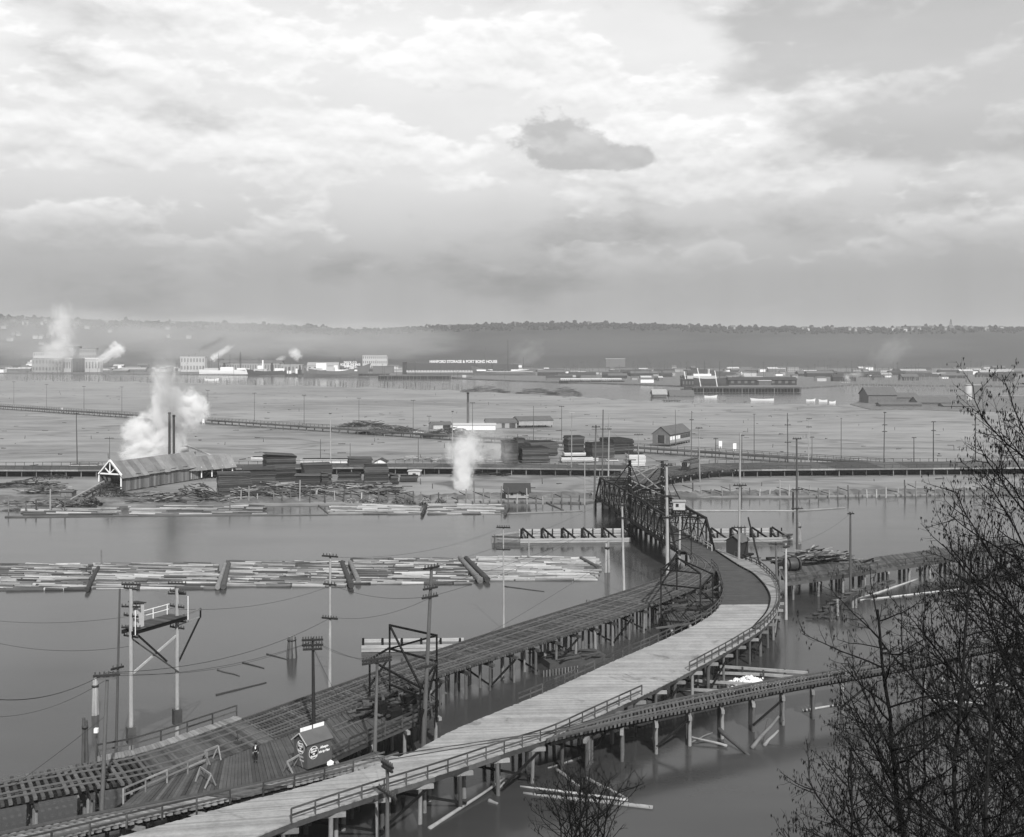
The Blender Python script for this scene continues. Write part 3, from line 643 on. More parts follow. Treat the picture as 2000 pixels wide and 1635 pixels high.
# fender walls (floating guide booms) either side of the draw
def fender(label, a, c, n_, flare, side):
    ft_ = thing('fender_boom', label, 'fender', ((a+c)/2)); d = (c-a).normalized(); s = Vector((-d.y, d.x, 0))
    if s.y < 0: s = -s
    for off, zs in ((0, (.25, .75)), (4.2, (.5, 1.0, 1.6, 2.1))):
        for z in zs: beam('wale', ft_, 'log_pale', a + s*off + ZUP*z, c + s*off + ZUP*z, .36, .42)
    for i in range(n_+1):
        p = a.lerp(c, (i+.12)/(n_+.4)); q = p + s*4.2
        rod('pile', ft_, 'timber_dark', (q.x, q.y-.4, -1.5), (q.x, q.y-.4, 2.5), .26, 9); rod('pile', ft_, 'timber_dark', (p.x, p.y+.4, -1.5), (p.x, p.y+.4, 1.0), .24, 9)
        beam('strut', ft_, 'timber_dark', q + d*.2 + Vector((0, -.5, 2.6)), p + d*2.6 + Vector((0, .6, .8)), .3, .34); beam('tie_beam', ft_, 'timber_dark', q + ZUP*1.2, p + ZUP*1.0, .28, .28)
        rod('pile', ft_, 'timber_dark', (q.x+d.x*1.3, q.y-1.6, -1.5), (q.x+d.x*1.3, q.y-1.6, 1.8), .22, 9)
        beam('cleat', ft_, 'timber_dark', q + d*2.4 + Vector((0, -.3, 1.0)), q + d*2.4 + Vector((0, -.3, 2.4)), .24, .24)
    e = a if side < 0 else c; dd = d*side
    for z in (.35, .8, 1.2): beam('wale', ft_, 'log_dark' if z > 1 else 'timber_pale', e + ZUP*z, e + dd*flare + s*2.2 + ZUP*z, .3, .3); beam('wale', ft_, 'timber_pale', e + s*4.2 + ZUP*(z+.5), e + dd*flare + s*2.6 + ZUP*z, .3, .3)
    return ft_
fender('white timber fender boom with struts left of the swing bridge', P(1016, 1061, 0), P(1232, 1059, 0), 5, 6, -1)
fender('white timber fender boom with struts right of the swing bridge', P(1392, 1060, 0), P(1528, 1058, 0), 3, 3, 1)
def dolphin(label, c, h, n_, r, spread, mat='pile', cap=True):
    q = thing('mooring_dolphin', label, 'dolphin', (c.x, c.y, 0), 'mooring dolphins')
    for k in range(n_):
        an = 2*math.pi*k/n_ + .3; e = Vector((math.cos(an), math.sin(an), 0)) if n_ > 1 else Vector()
        rod('pile', q, mat, c + e*spread*1.35 - ZUP*1.5, c + e*spread*.75 + ZUP*h*random.uniform(.93, 1.05), r, 8)
    if cap and n_ > 1:
        rod('lashing', q, 'iron', c + ZUP*h*.8, c + ZUP*h*.86, spread*.8+r*1.1, 10)
    return q
dolphin('dark dolphin of lashed piles at the pointed end of the left fender boom', P(966, 1060, 0), 1.7, 4, .22, .4)
dolphin('bulky dolphin of lashed piles standing alone in the open water', P(570, 1284, 0), 2.9, 6, .24, .45)
dolphin('pale thick dolphin rising behind the lower left tracks', P(186, 1396, 0), 4.0, 5, .20, .22, 'pole_pale')
dolphin('short pile pair behind the lower left tracks', P(166, 1490, 0), 4.4, 2, .18, .15)
dolphin('thick two-pile dolphin at the right end of the log raft', P(1186, 1118, 0), 5.6, 2, .28, .25, 'pole_pale')
dolphin('three leaning piles right of the right fender boom', P(1560, 1062, 0), 4.4, 3, .26, .35)
dolphin('dark lone pile in the river above the right fender boom', P(1549, 992, 0), 4.2, 1, .28, 0, 'pole_dark')
dolphin('lone pile behind the double tracks near the bend', P(1148, 1202, 0), 2.6, 1, .35, 0)
dolphin('thin pile standing in the far edge of the log raft', P(198, 1106, 0), 3.2, 1, .14, 0)
dolphin('thin pile rising from the right part of the log raft', P(1033, 1092, 0), 4.0, 1, .14, 0, 'pole_pale')

# ================================================================== POLES
def pole(label, xb, yb, zb, xt, yt, r, mat, arms, ang=-.63, group='utility poles', name='utility_pole'):
    b_ = P(xb, yb, zb); t_ = PD(xt, yt, b_.y); q = thing(name, label, 'pole', b_, group)
    rod('shaft', q, mat, b_ - ZUP*.8, t_, r, 6)
    d = Vector((math.cos(ang), math.sin(ang), 0))
    for ya, half, n_ in arms:
        z = topz(ya, b_.y); c = b_.lerp(t_, (z-b_.z)/max(t_.z-b_.z, .1)); c.z = z
        ar = beam('crossarm', q, 'pole_dark' if n_ > 0 else mat, c - d*half + Vector((0, -r, 0)), c + d*half + Vector((0, -r, 0)), .17, .19)
        jj = J()
        for k in range(abs(n_)):
            p = c + d*half*(-1 + 2*(k+.5)/abs(n_)) + Vector((0, -r, .07)); jj.rod(p, p + ZUP*.30, .085, .06, 5)
        jj.build('insulators', ar, 'glass_insulator', kind='stuff')
    return q
PB = {}
near_poles = [
 ('tall grey pole with two crossarms rising beside the lower left tracks', 198, 1588, 2, 210, 1312, .20, 'pole_grey', [(1318, 1.1, 6), (1324, .8, -4)], .25),
 ('slender bare pole just left of the platform tower', 226, 1480, 1, 234, 1150, .15, 'pole_grey', [(1304, .7, 3)], .9),
 ('dark pole with three crowded crossarms behind the sign booth', 613, 1428, 4, 611, 1246, .21, 'pole_dark', [(1249, 1.05, 8), (1259, 1.05, 8), (1267, .95, 8)], .15),
 ('tall pale pole with three spaced crossarms left of the crossing gantry', 644, 1345, 0, 645, 1080, .22, 'pole_pale', [(1086, 1.1, 5), (1141, .9, 4), (1207, 1.1, 6)], -.35),
 ('leaning pole pair with curved double crossarm beside the loading platform', 731, 1490, 3, 737, 1284, .21, 'pole_grey', [(1286, 1.5, 10), (1292, 1.5, 10)], .55),
 ('tallest grey pole standing against the crossing gantry', 826, 1462, 2, 843, 1106, .26, 'pole_grey', [(1108, 1.0, 5), (1148, .9, 5), (1165, 1.0, 6), (1300, 1.3, 3)], .75),
 ('thin pale pole with two short crossarms in front of the log raft', 984, 1232, 0, 983, 1028, .16, 'pole_pale', [(1030, 1.05, 6), (1073, 1.05, 6)], -.2),
 ('short dark pole with crossarms at the bottom edge beside the road', 756, 1680, 0, 757, 1484, .21, 'pole_grey', [(1492, .95, 6), (1500, .85, 6), (1548, 1.5, 8)], -.95),
 ('pale pole with small crossarm left of the bridge over dark water', 1219, 1160, 0, 1215, 984, .26, 'pole_pale', [(986, 1.3, 4), (1011, .9, 4)], -.1),
 ('thick tall pale pole at the near left corner of the swing bridge', 1304, 1135, 1, 1302, 906, .34, 'pole_pale', [(908, 1.0, 4), (968, 2.0, 4), (1010, 1.0, 3)], -.15),
 ('pale pole close beside the near truss end', 1327, 1104, 1, 1328, 1006, .25, 'pole_pale', [(1006, 1.6, 4)], .1),
 ('tall pole with two crossarms beside the dark gatehouse at the bend', 1443, 1094, 4, 1446, 846, .24, 'pole_pale', [(948, 1.2, 5), (1030, 1.2, 4)], .0),
 ('grey pole leaning by the outer railing of the bend', 1535, 1210, 0, 1535, 1062, .26, 'pole_pale', [(1068, .6, 3)], .4),
 ('dark pole behind the outer railing of the bend', 1518, 1146, 3, 1515, 1058, .24, 'pole_grey', [(1062, 1.2, 3)], .0),
 ('dark pole standing through the side pier', 1661, 1165, 0, 1661, 1000, .24, 'pole_grey', [(1003, .6, 2)], .2),
 ('tall dark pole with two crossarms above the driftwood heap', 1557, 1088, 0, 1556, 857, .26, 'pole_grey', [(857, .9, 4), (956, 1.2, 4), (993, 1.2, 4)], .1),
]
for a in near_poles: PB[a[0]] = pole(*a[:9], ang=a[9])
mid_poles = [
 ('tall pole carrying a white box left of the bridge far end', 1161, 972, 1, 1164, 830, .30, 'pole_grey', [(834, 1.2, 6), (838, 1.2, 0)], .1),
 ('left pole of the double-pole frame behind the bridge', 1176, 945, 1, 1178, 800, .28, 'pole_grey', [(838, 1.0, 3)], .0),
 ('right pole of the double-pole frame behind the bridge', 1188, 940, 1, 1190, 808, .28, 'pole_pale', [(838, .8, 3)], .0),
 ('tall slender pole beside the left end of the lumber yard stacks', 1116, 928, .5, 1117, 803, .20, 'pole_pale', [(806, .9, 0)], .0),
 ('short pale post at the far left railing of the bridge', 1142, 980, 1, 1142, 898, .20, 'pole_pale', [(900, .6, 0)], .0),
 ('thin pole with crossarm left of the streetcar', 1247, 915, 3, 1247, 847, .18, 'pole_pale', [(849, 1.5, 4)], .0),
 ('dark-footed pole with crossarm in the sand behind the bridge', 1228, 912, 1, 1228, 867, .2, 'pole_grey', [(878, 1.3, 0)], .0),
 ('tall pole beside the shingled flats house', 1350, 912, 1, 1351, 803, .18, 'pole_grey', [(820, .8, 2)], .0),
 ('pale pole right of the streetcar with single crossarm', 1367, 938, 1, 1365, 835, .22, 'pole_pale', [(836, 1.1, 4)], .0),
 ('thin pole in front of the flats house left gable', 1320, 870, .5, 1319, 800, .17, 'pole_grey', [], .0),
 ('short pole with crossarm on the flats right of the streetcar', 1397, 908, .5, 1398, 855, .18, 'pole_grey', [(857, .9, 2)], .0),
 ('short pole right of the flats house along the causeway', 1449, 905, .5, 1449, 849, .18, 'pole_grey', [(851, .9, 2)], .0),
 ('tall thin pole on the flats above the bridge approach', 1473, 892, .5, 1473, 808, .17, 'pole_grey', [(809, .6, 0)], .0),
 ('tall pole with two crossarms right of the tall bend pole', 1539, 918, .5, 1538, 807, .2, 'pole_grey', [(830, 1.1, 3), (864, 1.1, 3)], .0),
 ('pale pole with two top arms on the right flats', 1579, 910, .5, 1580, 817, .2, 'pole_pale', [(818, 1.0, 3), (834, 1.0, 3)], .0),
 ('short pole with small crossarm on the right flats', 1586, 908, .5, 1586, 852, .17, 'pole_grey', [(854, .8, 2)], .0),
 ('tall thin bare pole on the right flats', 1643, 895, .5, 1643, 816, .17, 'pole_grey', [(817, .4, 0)], .0),
 ('tall pole with many crossarms on the right flats', 1726, 918, .5, 1728, 805, .2, 'pole_grey', [(806, .5, 2), (830, .9, 2), (843, .9, 2)], .0),
 ('short pole behind the right causeway', 1785, 902, .5, 1785, 854, .18, 'pole_dark', [(855, .9, 2)], .0),
 ('dark pole with two crossarms behind the right causeway', 1823, 902, .5, 1823, 823, .2, 'pole_dark', [(824, .9, 2), (841, .9, 2)], .0),
 ('tall dark pole near the alder tops on the right flats', 1905, 912, .5, 1905, 806, .22, 'pole_dark', [(807, .6, 0), (830, 1.3, 3)], .0),
 ('tall pole rising behind the sawmill left end', 151, 912, .5, 149, 806, .22, 'pole_grey', [(808, .7, 2)], .0),
 ('thin pole above the sawmill gable', 214, 905, .5, 214, 853, .16, 'pole_grey', [(856, 1.6, 2)], .4),
 ('thin pole left of the tall lumber stacks', 626, 898, .5, 626, 858, .15, 'pole_grey', [], .0),
 ('tall pale pole standing over the lumber stacks', 646, 905, .5, 645, 806, .22, 'pole_pale', [(808, .5, 2)], .0),
 ('thin dark post by the small white shed', 684, 895, .5, 684, 866, .16, 'pole_grey', [], .0),
 ('pole between the small white shed and the steam', 817, 902, .5, 817, 856, .17, 'pole_grey', [], .0),
 ('tall pale pole left of the bank steam', 883, 910, .5, 884, 802, .22, 'pole_pale', [(804, .4, 2)], .0),
 ('thin pole in front of the right lumber stacks', 1011, 905, .5, 1011, 848, .18, 'pole_grey', [], .0),
 ('tall thin pole behind the right lumber stacks', 1042, 870, .5, 1042, 793, .17, 'pole_grey', [], .0),
]
for a in mid_poles: PB[a[0]] = pole(*a[:9], ang=a[9])
row = [(27, 745, 790), (91, 750, 795), (164, 754, 798), (238, 755, 803), (406, 762, 814), (497, 767, 823), (594, 771, 829), (701, 777, 832), (807, 781, 839), (923, 786, 848), (1097, 793, 860), (838, 812, 850)]
row.sort()
for i, (x, yt, yb) in enumerate(row): pole('%s slender pole from the left along the far causeway' % ordw(i), x, yb, .5, x, yt, .16, 'pole_grey', [(yt+1, 1.2, 3)], 0)
# wires
def wire(label, pts, sag=.6, r=.018):
    jj = J()
    for a, c in zip(pts, pts[1:]):
        n_ = 14; pv = None
        for i in range(n_+1):
            t = i/n_; p = a.lerp(c, t) - ZUP*sag*4*t*(1-t)
            if pv is not None: jj.rod(pv, p, r, r, 4)
            pv = p
    o = jj.build('wire', None, 'steel_dark'); return tag(o, label, 'wire', 'overhead wires')
def tipx(xb, yb, zb, x, y): return PD(x, y, P(xb, yb, zb).y)
T1 = tipx(198, 1588, 2, 208, 1314); T3 = tipx(613, 1428, 4, 612, 1252); T4 = tipx(644, 1345, 0, 645, 1088); T5 = tipx(731, 1490, 3, 737, 1286); T6 = tipx(826, 1462, 2, 843, 1108); T6b = tipx(826, 1462, 2, 841, 1165)
T7 = tipx(984, 1232, 0, 983, 1030); T9 = tipx(1219, 1160, 0, 1215, 986); T10 = tipx(1304, 1135, 1, 1302, 908); T12 = tipx(1443, 1094, 4, 1446, 950); T8 = tipx(756, 1680, 0, 757, 1548); TW1 = Vector((-35, 112, 15.5)); TW2 = Vector((-33.5, 120, 15))
wire('heavy wire from the left edge to the tall lower left pole', [PD(-40, 1362, 92), T1], 1.0, .03)
wire('wire from the lower left pole across to the pale crossarm pole', [T1, tipx(644, 1345, 0, 645, 1207)], 1.5, .022)
wire('wire from the pale crossarm pole to the tallest gantry pole', [tipx(644, 1345, 0, 645, 1141), T6b], .8, .018)
wire('upper wire from the pale crossarm pole to the raft pole', [T4, T7], 1.4, .014)
wire('wire from the three-arm pole to the curved-arm pole', [T3, T5], .6, .014)
wire('wire from the three-arm pole to the lower left pole', [T3, T1], 1.2, .014)
wire('wire from the tallest gantry pole to the bridge pole', [T6b, T9], 1.8, .016)
wire('upper wire from the tallest gantry pole to the thick bridge pole', [T6, T10], 1.6, .014)
wire('wire from the raft pole to the pole left of the bridge', [tipx(984, 1232, 0, 983, 1073), tipx(1219, 1160, 0, 1215, 1011)], 1.0, .014)
wire('wire from the thick bridge pole to the tall gatehouse pole', [tipx(1304, 1135, 1, 1302, 968), T12], 1.0, .016)
wire('long wire from the tall gatehouse pole to the driftwood pole', [T12, tipx(1557, 1088, 0, 1556, 956)], 1.0, .016)
wire('guy wire from the left edge up to the lower left pole', [PD(12, 1545, 95), tipx(198, 1588, 2, 204, 1400)], .1, .016)
wire('wire from the bottom edge pole to the curved-arm pole', [T8, T5], .8, .014)
wire('long wire from the left edge to the platform tower', [PD(-30, 1250, 125), PD(256, 1262, 113)], .8, .018)
wire('wire from the thick bridge pole over the bridge to the far frame pole', [T10, tipx(1188, 940, 1, 1190, 838)], 1.0, .025)

for i, (a, c) in enumerate(((PD(-30, 1400, 100), tipx(198, 1588, 2, 204, 1330)), (tipx(198, 1588, 2, 212, 1320), T3), (PD(-30, 1210, 130), PD(346, 1186, 114)), (PD(346, 1190, 114), tipx(644, 1345, 0, 645, 1145)), (tipx(644, 1345, 0, 645, 1205), tipx(826, 1462, 2, 840, 1168)), (tipx(826, 1462, 2, 843, 1148), tipx(1219, 1160, 0, 1215, 1005)), (T3, tipx(826, 1462, 2, 838, 1300)), (tipx(613, 1428, 4, 612, 1266), tipx(756, 1680, 0, 757, 1500)), (tipx(1219, 1160, 0, 1215, 988), tipx(1161, 972, 1, 1164, 838)), (tipx(1443, 1094, 4, 1446, 1030), tipx(1535, 1210, 0, 1535, 1066)), (tipx(1535, 1210, 0, 1535, 1066), tipx(1661, 1165, 0, 1661, 1003)), (tipx(1304, 1135, 1, 1302, 1010), tipx(826, 1462, 2, 841, 1300)))):
    wire('%s thin slack wire of the crossing line, counted from the left' % ordw(i), [a, c], .9, .016)
# ================================================================== NEAR THINGS
def rect(u, v_, c, su, sv, z): return [c + u*a*su/2 + v_*b_*sv/2 + ZUP*z for a, b_ in ((-1, -1), (1, -1), (1, 1), (-1, 1))]
def gable_house(root, c, u, su, sv, z0, ze, zr, wallm, roofm, over=.35, boards=0, wallname='wall', ends=(True, True), roof_strips=0):
    """gabled box: ridge along u; walls, gable ends and two roof slopes are separate parts"""
    v_ = Vector((-u.y, u.x, 0)); c = Vector((c[0], c[1], 0)); A, B, C_, D_ = rect(u, v_, c, su, sv, 0)
    def q(name, pts, mat, n_):
        jj = J(); t_ = n_*.08; pts = [Vector(p) for p in pts]; k = len(pts)
        jj.v = pts + [p - t_ for p in pts]; jj.f = [tuple(range(k)), tuple(reversed(range(k, 2*k)))] + [(i, k+i, k+(i+1) % k, (i+1) % k) for i in range(k)]
        return jj.build(name, root, mat)
    for s, (a, b_) in ((-1, (A, B)), (1, (D_, C_))):
        if boards:
            n_ = boards
            for i in range(n_):
                p0 = a.lerp(b_, i/n_ + .001); p1 = a.lerp(b_, (i+1)/n_ - .001); d = v_*s*random.uniform(0, .04); zb_ = z0 + random.uniform(-.1, .1)
                q('board', [p0+d+ZUP*zb_, p1+d+ZUP*zb_, p1+d+ZUP*ze, p0+d+ZUP*ze], wallm, v_*s)
        else: q(wallname, [a+ZUP*z0, b_+ZUP*z0, b_+ZUP*ze, a+ZUP*ze], wallm, v_*s)
    for s, (a, b_), on in ((-1, (A, D_), ends[0]), (1, (B, C_), ends[1])):
        if on: m_ = (a+b_)/2; q('gable_wall', [a+ZUP*z0, b_+ZUP*z0, b_+ZUP*ze, m_+ZUP*(zr-.1), a+ZUP*ze], wallm, u*s)
    slope = (zr-ze)/(sv/2); rid0 = c - u*(su/2+over) + ZUP*zr; rid1 = c + u*(su/2+over) + ZUP*zr
    for s in (-1, 1):
        e = v_*s*(sv/2+over) + ZUP*(ze - slope*over - zr); nn = (u.cross(e)).normalized()
        if nn.z < 0: nn = -nn
        n_ = roof_strips or 1
        for i in range(n_):
            r0 = rid0.lerp(rid1, i/n_ + (.0012 if n_ > 1 else 0)); r1 = rid0.lerp(rid1, (i+1)/n_); ee = e*(1 + (random.uniform(0, .04) if n_ > 1 else 0)); lf = nn*random.uniform(.10, .16)
            q('roof_sheet' if n_ > 1 else 'roof', [r0+lf, r1+lf, r1+ee+lf, r0+ee+lf], roofm, nn)
    return v_
def xbox(c, u, su, sv, z0, z1, root, name, mat):
    beam(name, root, mat, Vector((c[0], c[1], (z0+z1)/2)) - u*su/2, Vector((c[0], c[1], (z0+z1)/2)) + u*su/2, sv, z1-z0)

# ---- platform tower (transformer platform on two posts)
pa, pb = P(256, 1449, ZD), P(346, 1413, ZD); du = (pb-pa).normalized(); dv = Vector((du.y, -du.x, 0))
tw = thing('platform_tower', 'two-post pole tower with wooden platform and small hut high above water', 'tower', (pa+pb)/2)
for p in (pa, pb): rod('post', tw, 'pole_pale', (p.x, p.y, -1), (p.x, p.y, topz(1150, p.y)), .24, 8); box('post_base', tw, 'timber_mid', (p.x, p.y, ZD+.7), (.8, .8, 1.5), .6)
zf = 14.9
for s in (-.55, .55): beam('joist', tw, 'timber_dark', pa+du*-.5+dv*s*1.2+ZUP*(zf-ZD-.25), pb+du*.6+dv*s*1.2+ZUP*(zf-ZD-.25), .2, .36)
for k in range(22): p = pa + du*(.1 + k*.29); beam('floor_plank', tw, 'timber_mid', p - dv*1.3 + ZUP*(zf-ZD), p + dv*.9 + ZUP*(zf-ZD), .26, .07)
hc = pa + du*.85 - dv*.1 + ZUP*(zf-ZD+1.15)
beam('hut', tw, 'off_white', hc - du*.45, hc + du*.45, .95, 2.3); beam('hut_roof', tw, 'roof_dark', hc - du*.6 + ZUP*1.35, hc + du*.62 + ZUP*1.15, 1.2, .1)
for z in (.55, 1.05): beam('guard_rail', tw, 'white_paint', pa+du*1.4-dv*1.2+ZUP*(zf-ZD+z), pb+du*.1-dv*1.2+ZUP*(zf-ZD+z), .06, .06)
for k in (1.5, 2.7, 4, 5.9): beam('guard_post', tw, 'white_paint', pa+du*k-dv*1.2+ZUP*(zf-ZD), pa+du*k-dv*1.2+ZUP*(zf-ZD+1.1), .07, .07)
for p in (pa - du*.4 + dv, pb + du*.5 + dv): beam('corner_rod', tw, 'white_paint', p+ZUP*(zf-ZD-.4), p+ZUP*(zf-ZD+2), .07, .07)
beam('cross_brace', tw, 'log_pale', pa+ZUP*(topz(1318, pa.y)-ZD), pb+ZUP*(topz(1240, pb.y)-ZD), .14, .2); beam('cross_brace', tw, 'timber_mid', pa+dv*.2+ZUP*(topz(1248, pa.y)-ZD), pb+dv*.2+ZUP*(topz(1312, pb.y)-ZD), .1, .12)
beam('cross_brace', tw, 'timber_dark', pa+dv*.3+ZUP*(topz(1232, pa.y)-ZD), pa.lerp(pb, .72)+dv*.3+ZUP*(topz(1283, pb.y)-ZD), .14, .16)
ce = pb + du*3.3
beam('outrigger', tw, 'timber_pale', pb+ZUP*(zf-ZD-.2), ce+ZUP*(zf-ZD), .15, .18); beam('outrigger', tw, 'timber_pale', pb+ZUP*(zf-ZD-1.0), ce+ZUP*(zf-ZD-.8), .1, .12)
beam('outrigger_strut', tw, 'timber_dark', pb+ZUP*(topz(1299, pb.y)-ZD), ce+ZUP*(zf-ZD-.7), .12, .16); beam('outrigger_post', tw, 'timber_dark', ce+ZUP*(zf-ZD-.9), ce+ZUP*(zf-ZD+.1), .14, .14)
for p, ys in ((pa, (1142, 1150, 1185, 1203, 1226, 1243)), (pb, (1140, 1156, 1160, 1185, 1214, 1226))):
    for k, y in enumerate(ys):
        c = Vector((p.x, p.y, topz(y, p.y))); d = (dv if k % 2 else (dv+du*.4).normalized()); ar = beam('crossarm', tw, 'pole_dark', c-d*.95, c+d*.95, .13, .15); jj = J()
        for i in range(6): e = c + d*(-.9+.36*i); jj.rod(e, e+ZUP*.27, .07, .05, 5)
        jj.build('insulators', ar, 'glass_insulator', kind='stuff')

# ---- timber gantries that carry the trolley wires
def gantry(label, posts, beams_, mat='timber_dark', r=.16):
    q = thing('trolley_gantry', label, 'gantry', posts[0][0], 'trolley wire gantries')
    for a, zt in posts: beam('post', q, mat, a - ZUP*1.0, Vector((a.x, a.y, zt)), r*1.3, r*1.3)
    for a, c in beams_: beam('crossbeam', q, mat, a, c, r*1.2, r*1.3)
    return q
def zp(p, z): return Vector((p.x, p.y, z))
A_, B_, C_, D_ = P(761, 1354, ZD), P(853, 1391, ZD), P(722, 1362, ZD), P(821, 1432, ZD)
gantry('tall open timber gantry over the double tracks beside the tallest pole', [(A_, 11.6), (B_, 12.1), (C_, 8.2), (D_, 8.6)],
 [(zp(A_, 11.5), zp(B_, 12.0)), (zp(A_, 8.9), zp(B_, 12.0)), (zp(A_, 11.5), zp(D_, 8.6)), (zp(C_, 8.1), zp(A_, 9.0)), (zp(A_, 8.9), zp(B_, 9.3)), (zp(C_, 8.1), zp(D_, 8.5)), (zp(D_, 8.5), zp(B_, 9.2)), (zp(D_, 5.2), zp(B_, 9.0)), (zp(A_, 5), zp(D_, 7.6)), (zp(C_, 5.2), zp(A_, 8.0))], 'timber_dark', .15)
A_, B_, C_, D_ = P(1291, 1196, ZD), P(1368, 1211, ZD), P(1392, 1182, ZD), P(1322, 1152, ZD)
gantry('open timber gantry standing in the crook of the bend', [(A_, 10.3), (B_, 10.6), (C_, 8.8), (D_, 9.2)],
 [(zp(A_, 10.2), zp(B_, 10.5)), (zp(A_, 8.0), zp(B_, 8.4)), (zp(B_, 10.5), zp(D_, 9.1)), (zp(B_, 8.4), zp(C_, 8.6)), (zp(C_, 8.6), zp(D_, 9.0)), (zp(A_, 8.0), zp(D_, 8.4)), (zp(A_, 8.0), zp(D_, 4.6)), (zp(B_, 8.0), zp(C_, 4.6)), (zp(A_, 10.2), zp(D_, 9.1)), (zp(A_, 9), zp(D_, 9.8))], 'timber_dark', .15)
A_, B_ = P(1308, 1098, ZD), P(1350, 1085, ZD)
gantry('low dark wire frame between the double tracks and the bridge corner', [(A_, 9.2), (B_, 9.4)], [(zp(A_, 9), zp(B_, 9.2)), (zp(A_, 7.4), zp(B_, 7.6)), (zp(A_, 9), zp(B_, 7.6))], 'timber_dark', .12)

# ---- the lettered booth
def text_mesh(body, size, parent, mat, origin, u, up, name='lettering', align='CENTER', shear=0.0, bold=0.0):
    cu = bpy.data.curves.new('lettering', 'FONT'); cu.body = body; cu.size = size; cu.align_x = align; cu.align_y = 'CENTER'; cu.shear = shear; cu.extrude = .008; cu.offset = bold
    tmp = bpy.data.objects.new('lettering_tmp', cu); me = bpy.data.meshes.new_from_object(tmp); bpy.data.objects.remove(tmp)
    me.materials.clear(); me.materials.append(MATS[mat]); n_ = u.cross(up)
    return reg(bpy.data.objects.new(name, me), parent, frame(Vector(origin), u, up, n_))
def ring(parent, mat, c, u, up, r0, r1, name, sx=1.0):
    v = []; f = []; N = 28; n_ = u.cross(up)*.012
    for i in range(N):
        a = 2*math.pi*i/N; d = u*math.cos(a)*sx + up*math.sin(a)
        v += [c + d*r0, c + d*r1, c + d*r0 + n_, c + d*r1 + n_]
    for i in range(N): j = (i+1) % N; f += [(4*i+2, 4*i+3, 4*j+3, 4*j+2), (4*i+1, 4*j+1, 4*j+3, 4*i+3), (4*i, 4*i+2, 4*j+2, 4*j)]
    return mesh(name, parent, mat, v, f)
K = P(600.5, 1503, ZD); ub = Vector((.69, .724, 0)); vb = Vector((-.724, .69, 0)); LB, WB, HB, HR = 2.6, 2.05, 2.25, 3.0
bt = thing('sign_booth', 'small dark gabled booth painted with white lettering and circular signs', 'booth', K)
cB = K + ub*LB/2 + vb*WB/2
beam('wall', bt, 'sign_grey', cB - ub*LB/2 + ZUP*HB/2, cB + ub*LB/2 + ZUP*HB/2, WB, HB)
for e, s in ((cB - ub*LB/2, -1), (cB + ub*LB/2, 1)):
    pts = [e - vb*WB/2 + ZUP*HB, e + vb*WB/2 + ZUP*HB, e + ZUP*HR]; pts += [p - ub*s*.08 for p in pts]
    mesh('gable', bt, 'sign_grey', pts, [(0, 1, 2), (5, 4, 3), (0, 3, 4, 1), (1, 4, 5, 2), (2, 5, 3, 0)])
for s in (-1, 1):
    r0, r1 = cB - ub*(LB/2+.18) + ZUP*(HR+.06), cB + ub*(LB/2+.18) + ZUP*(HR+.06); dn = vb*s*(WB/2+.18) + ZUP*(HB-HR-.12)
    jj = J(); nn = ZUP*.06; jj.quadbox([r0, r1, r1+dn, r0+dn, r0+nn, r1+nn, r1+dn+nn, r0+dn+nn]); jj.build('roof', bt, 'roof_grey')
    beam('verge_trim', bt, 'off_white', r0 - ub*.02, r0 - ub*.02 + dn, .05, .1)
for k, (q0, q1) in enumerate(((-.52, -.42), (-.40, -.03), (.03, .50))): beam('ridge_board', bt, 'white_paint', cB + ub*LB*q0 + ZUP*(HR+.3), cB + ub*LB*q1 + ZUP*(HR+.3), .06, .34)
fs = cB - vb*(WB/2+.006); up_ = ZUP
def disc(c, u, r, sx=1): ring(bt, 'black', c, u, ZUP, .001, r*.93, 'sign_disc', sx); ring(bt, 'white_paint', c + u.cross(ZUP)*.004, u, ZUP, r*.93, r, 'sign_ring', sx)
cs = fs - ub*.62 + ZUP*1.35; disc(cs, ub, .58, .9)
nside = ub.cross(ZUP)*.016
for k, s in enumerate(('Sweet', 'Grade', 'to', 'Sound')): text_mesh(s, .27, bt, 'white_paint', cs + nside + ZUP*(.33-.22*k), ub, ZUP, bold=.012)
text_mesh('Always-', .30, bt, 'white_paint', fs + nside + ub*.55 + ZUP*1.62, ub, ZUP, shear=.2, bold=.012); text_mesh("it's by Blau", .27, bt, 'white_paint', fs + nside + ub*.55 + ZUP*1.22, ub, ZUP, shear=.2, bold=.012)
fg = cB - ub*(LB/2+.006); ug = -vb; cs = fg + ZUP*1.75; disc(cs, ug, .60, .92); ng = ug.cross(ZUP)*.016
for k, s in enumerate(('Sweet', 'Grade', 'to', 'Sound')): text_mesh(s, .28, bt, 'white_paint', cs + ng + ZUP*(.34-.22*k), ug, ZUP, bold=.012)
text_mesh('Needs it', .24, bt, 'off_white', fg + ng + ZUP*.93, ug, ZUP, bold=.01); text_mesh('always', .24, bt, 'off_white', fg + ng + ZUP*.62 + ug*.2, ug, ZUP, bold=.01)
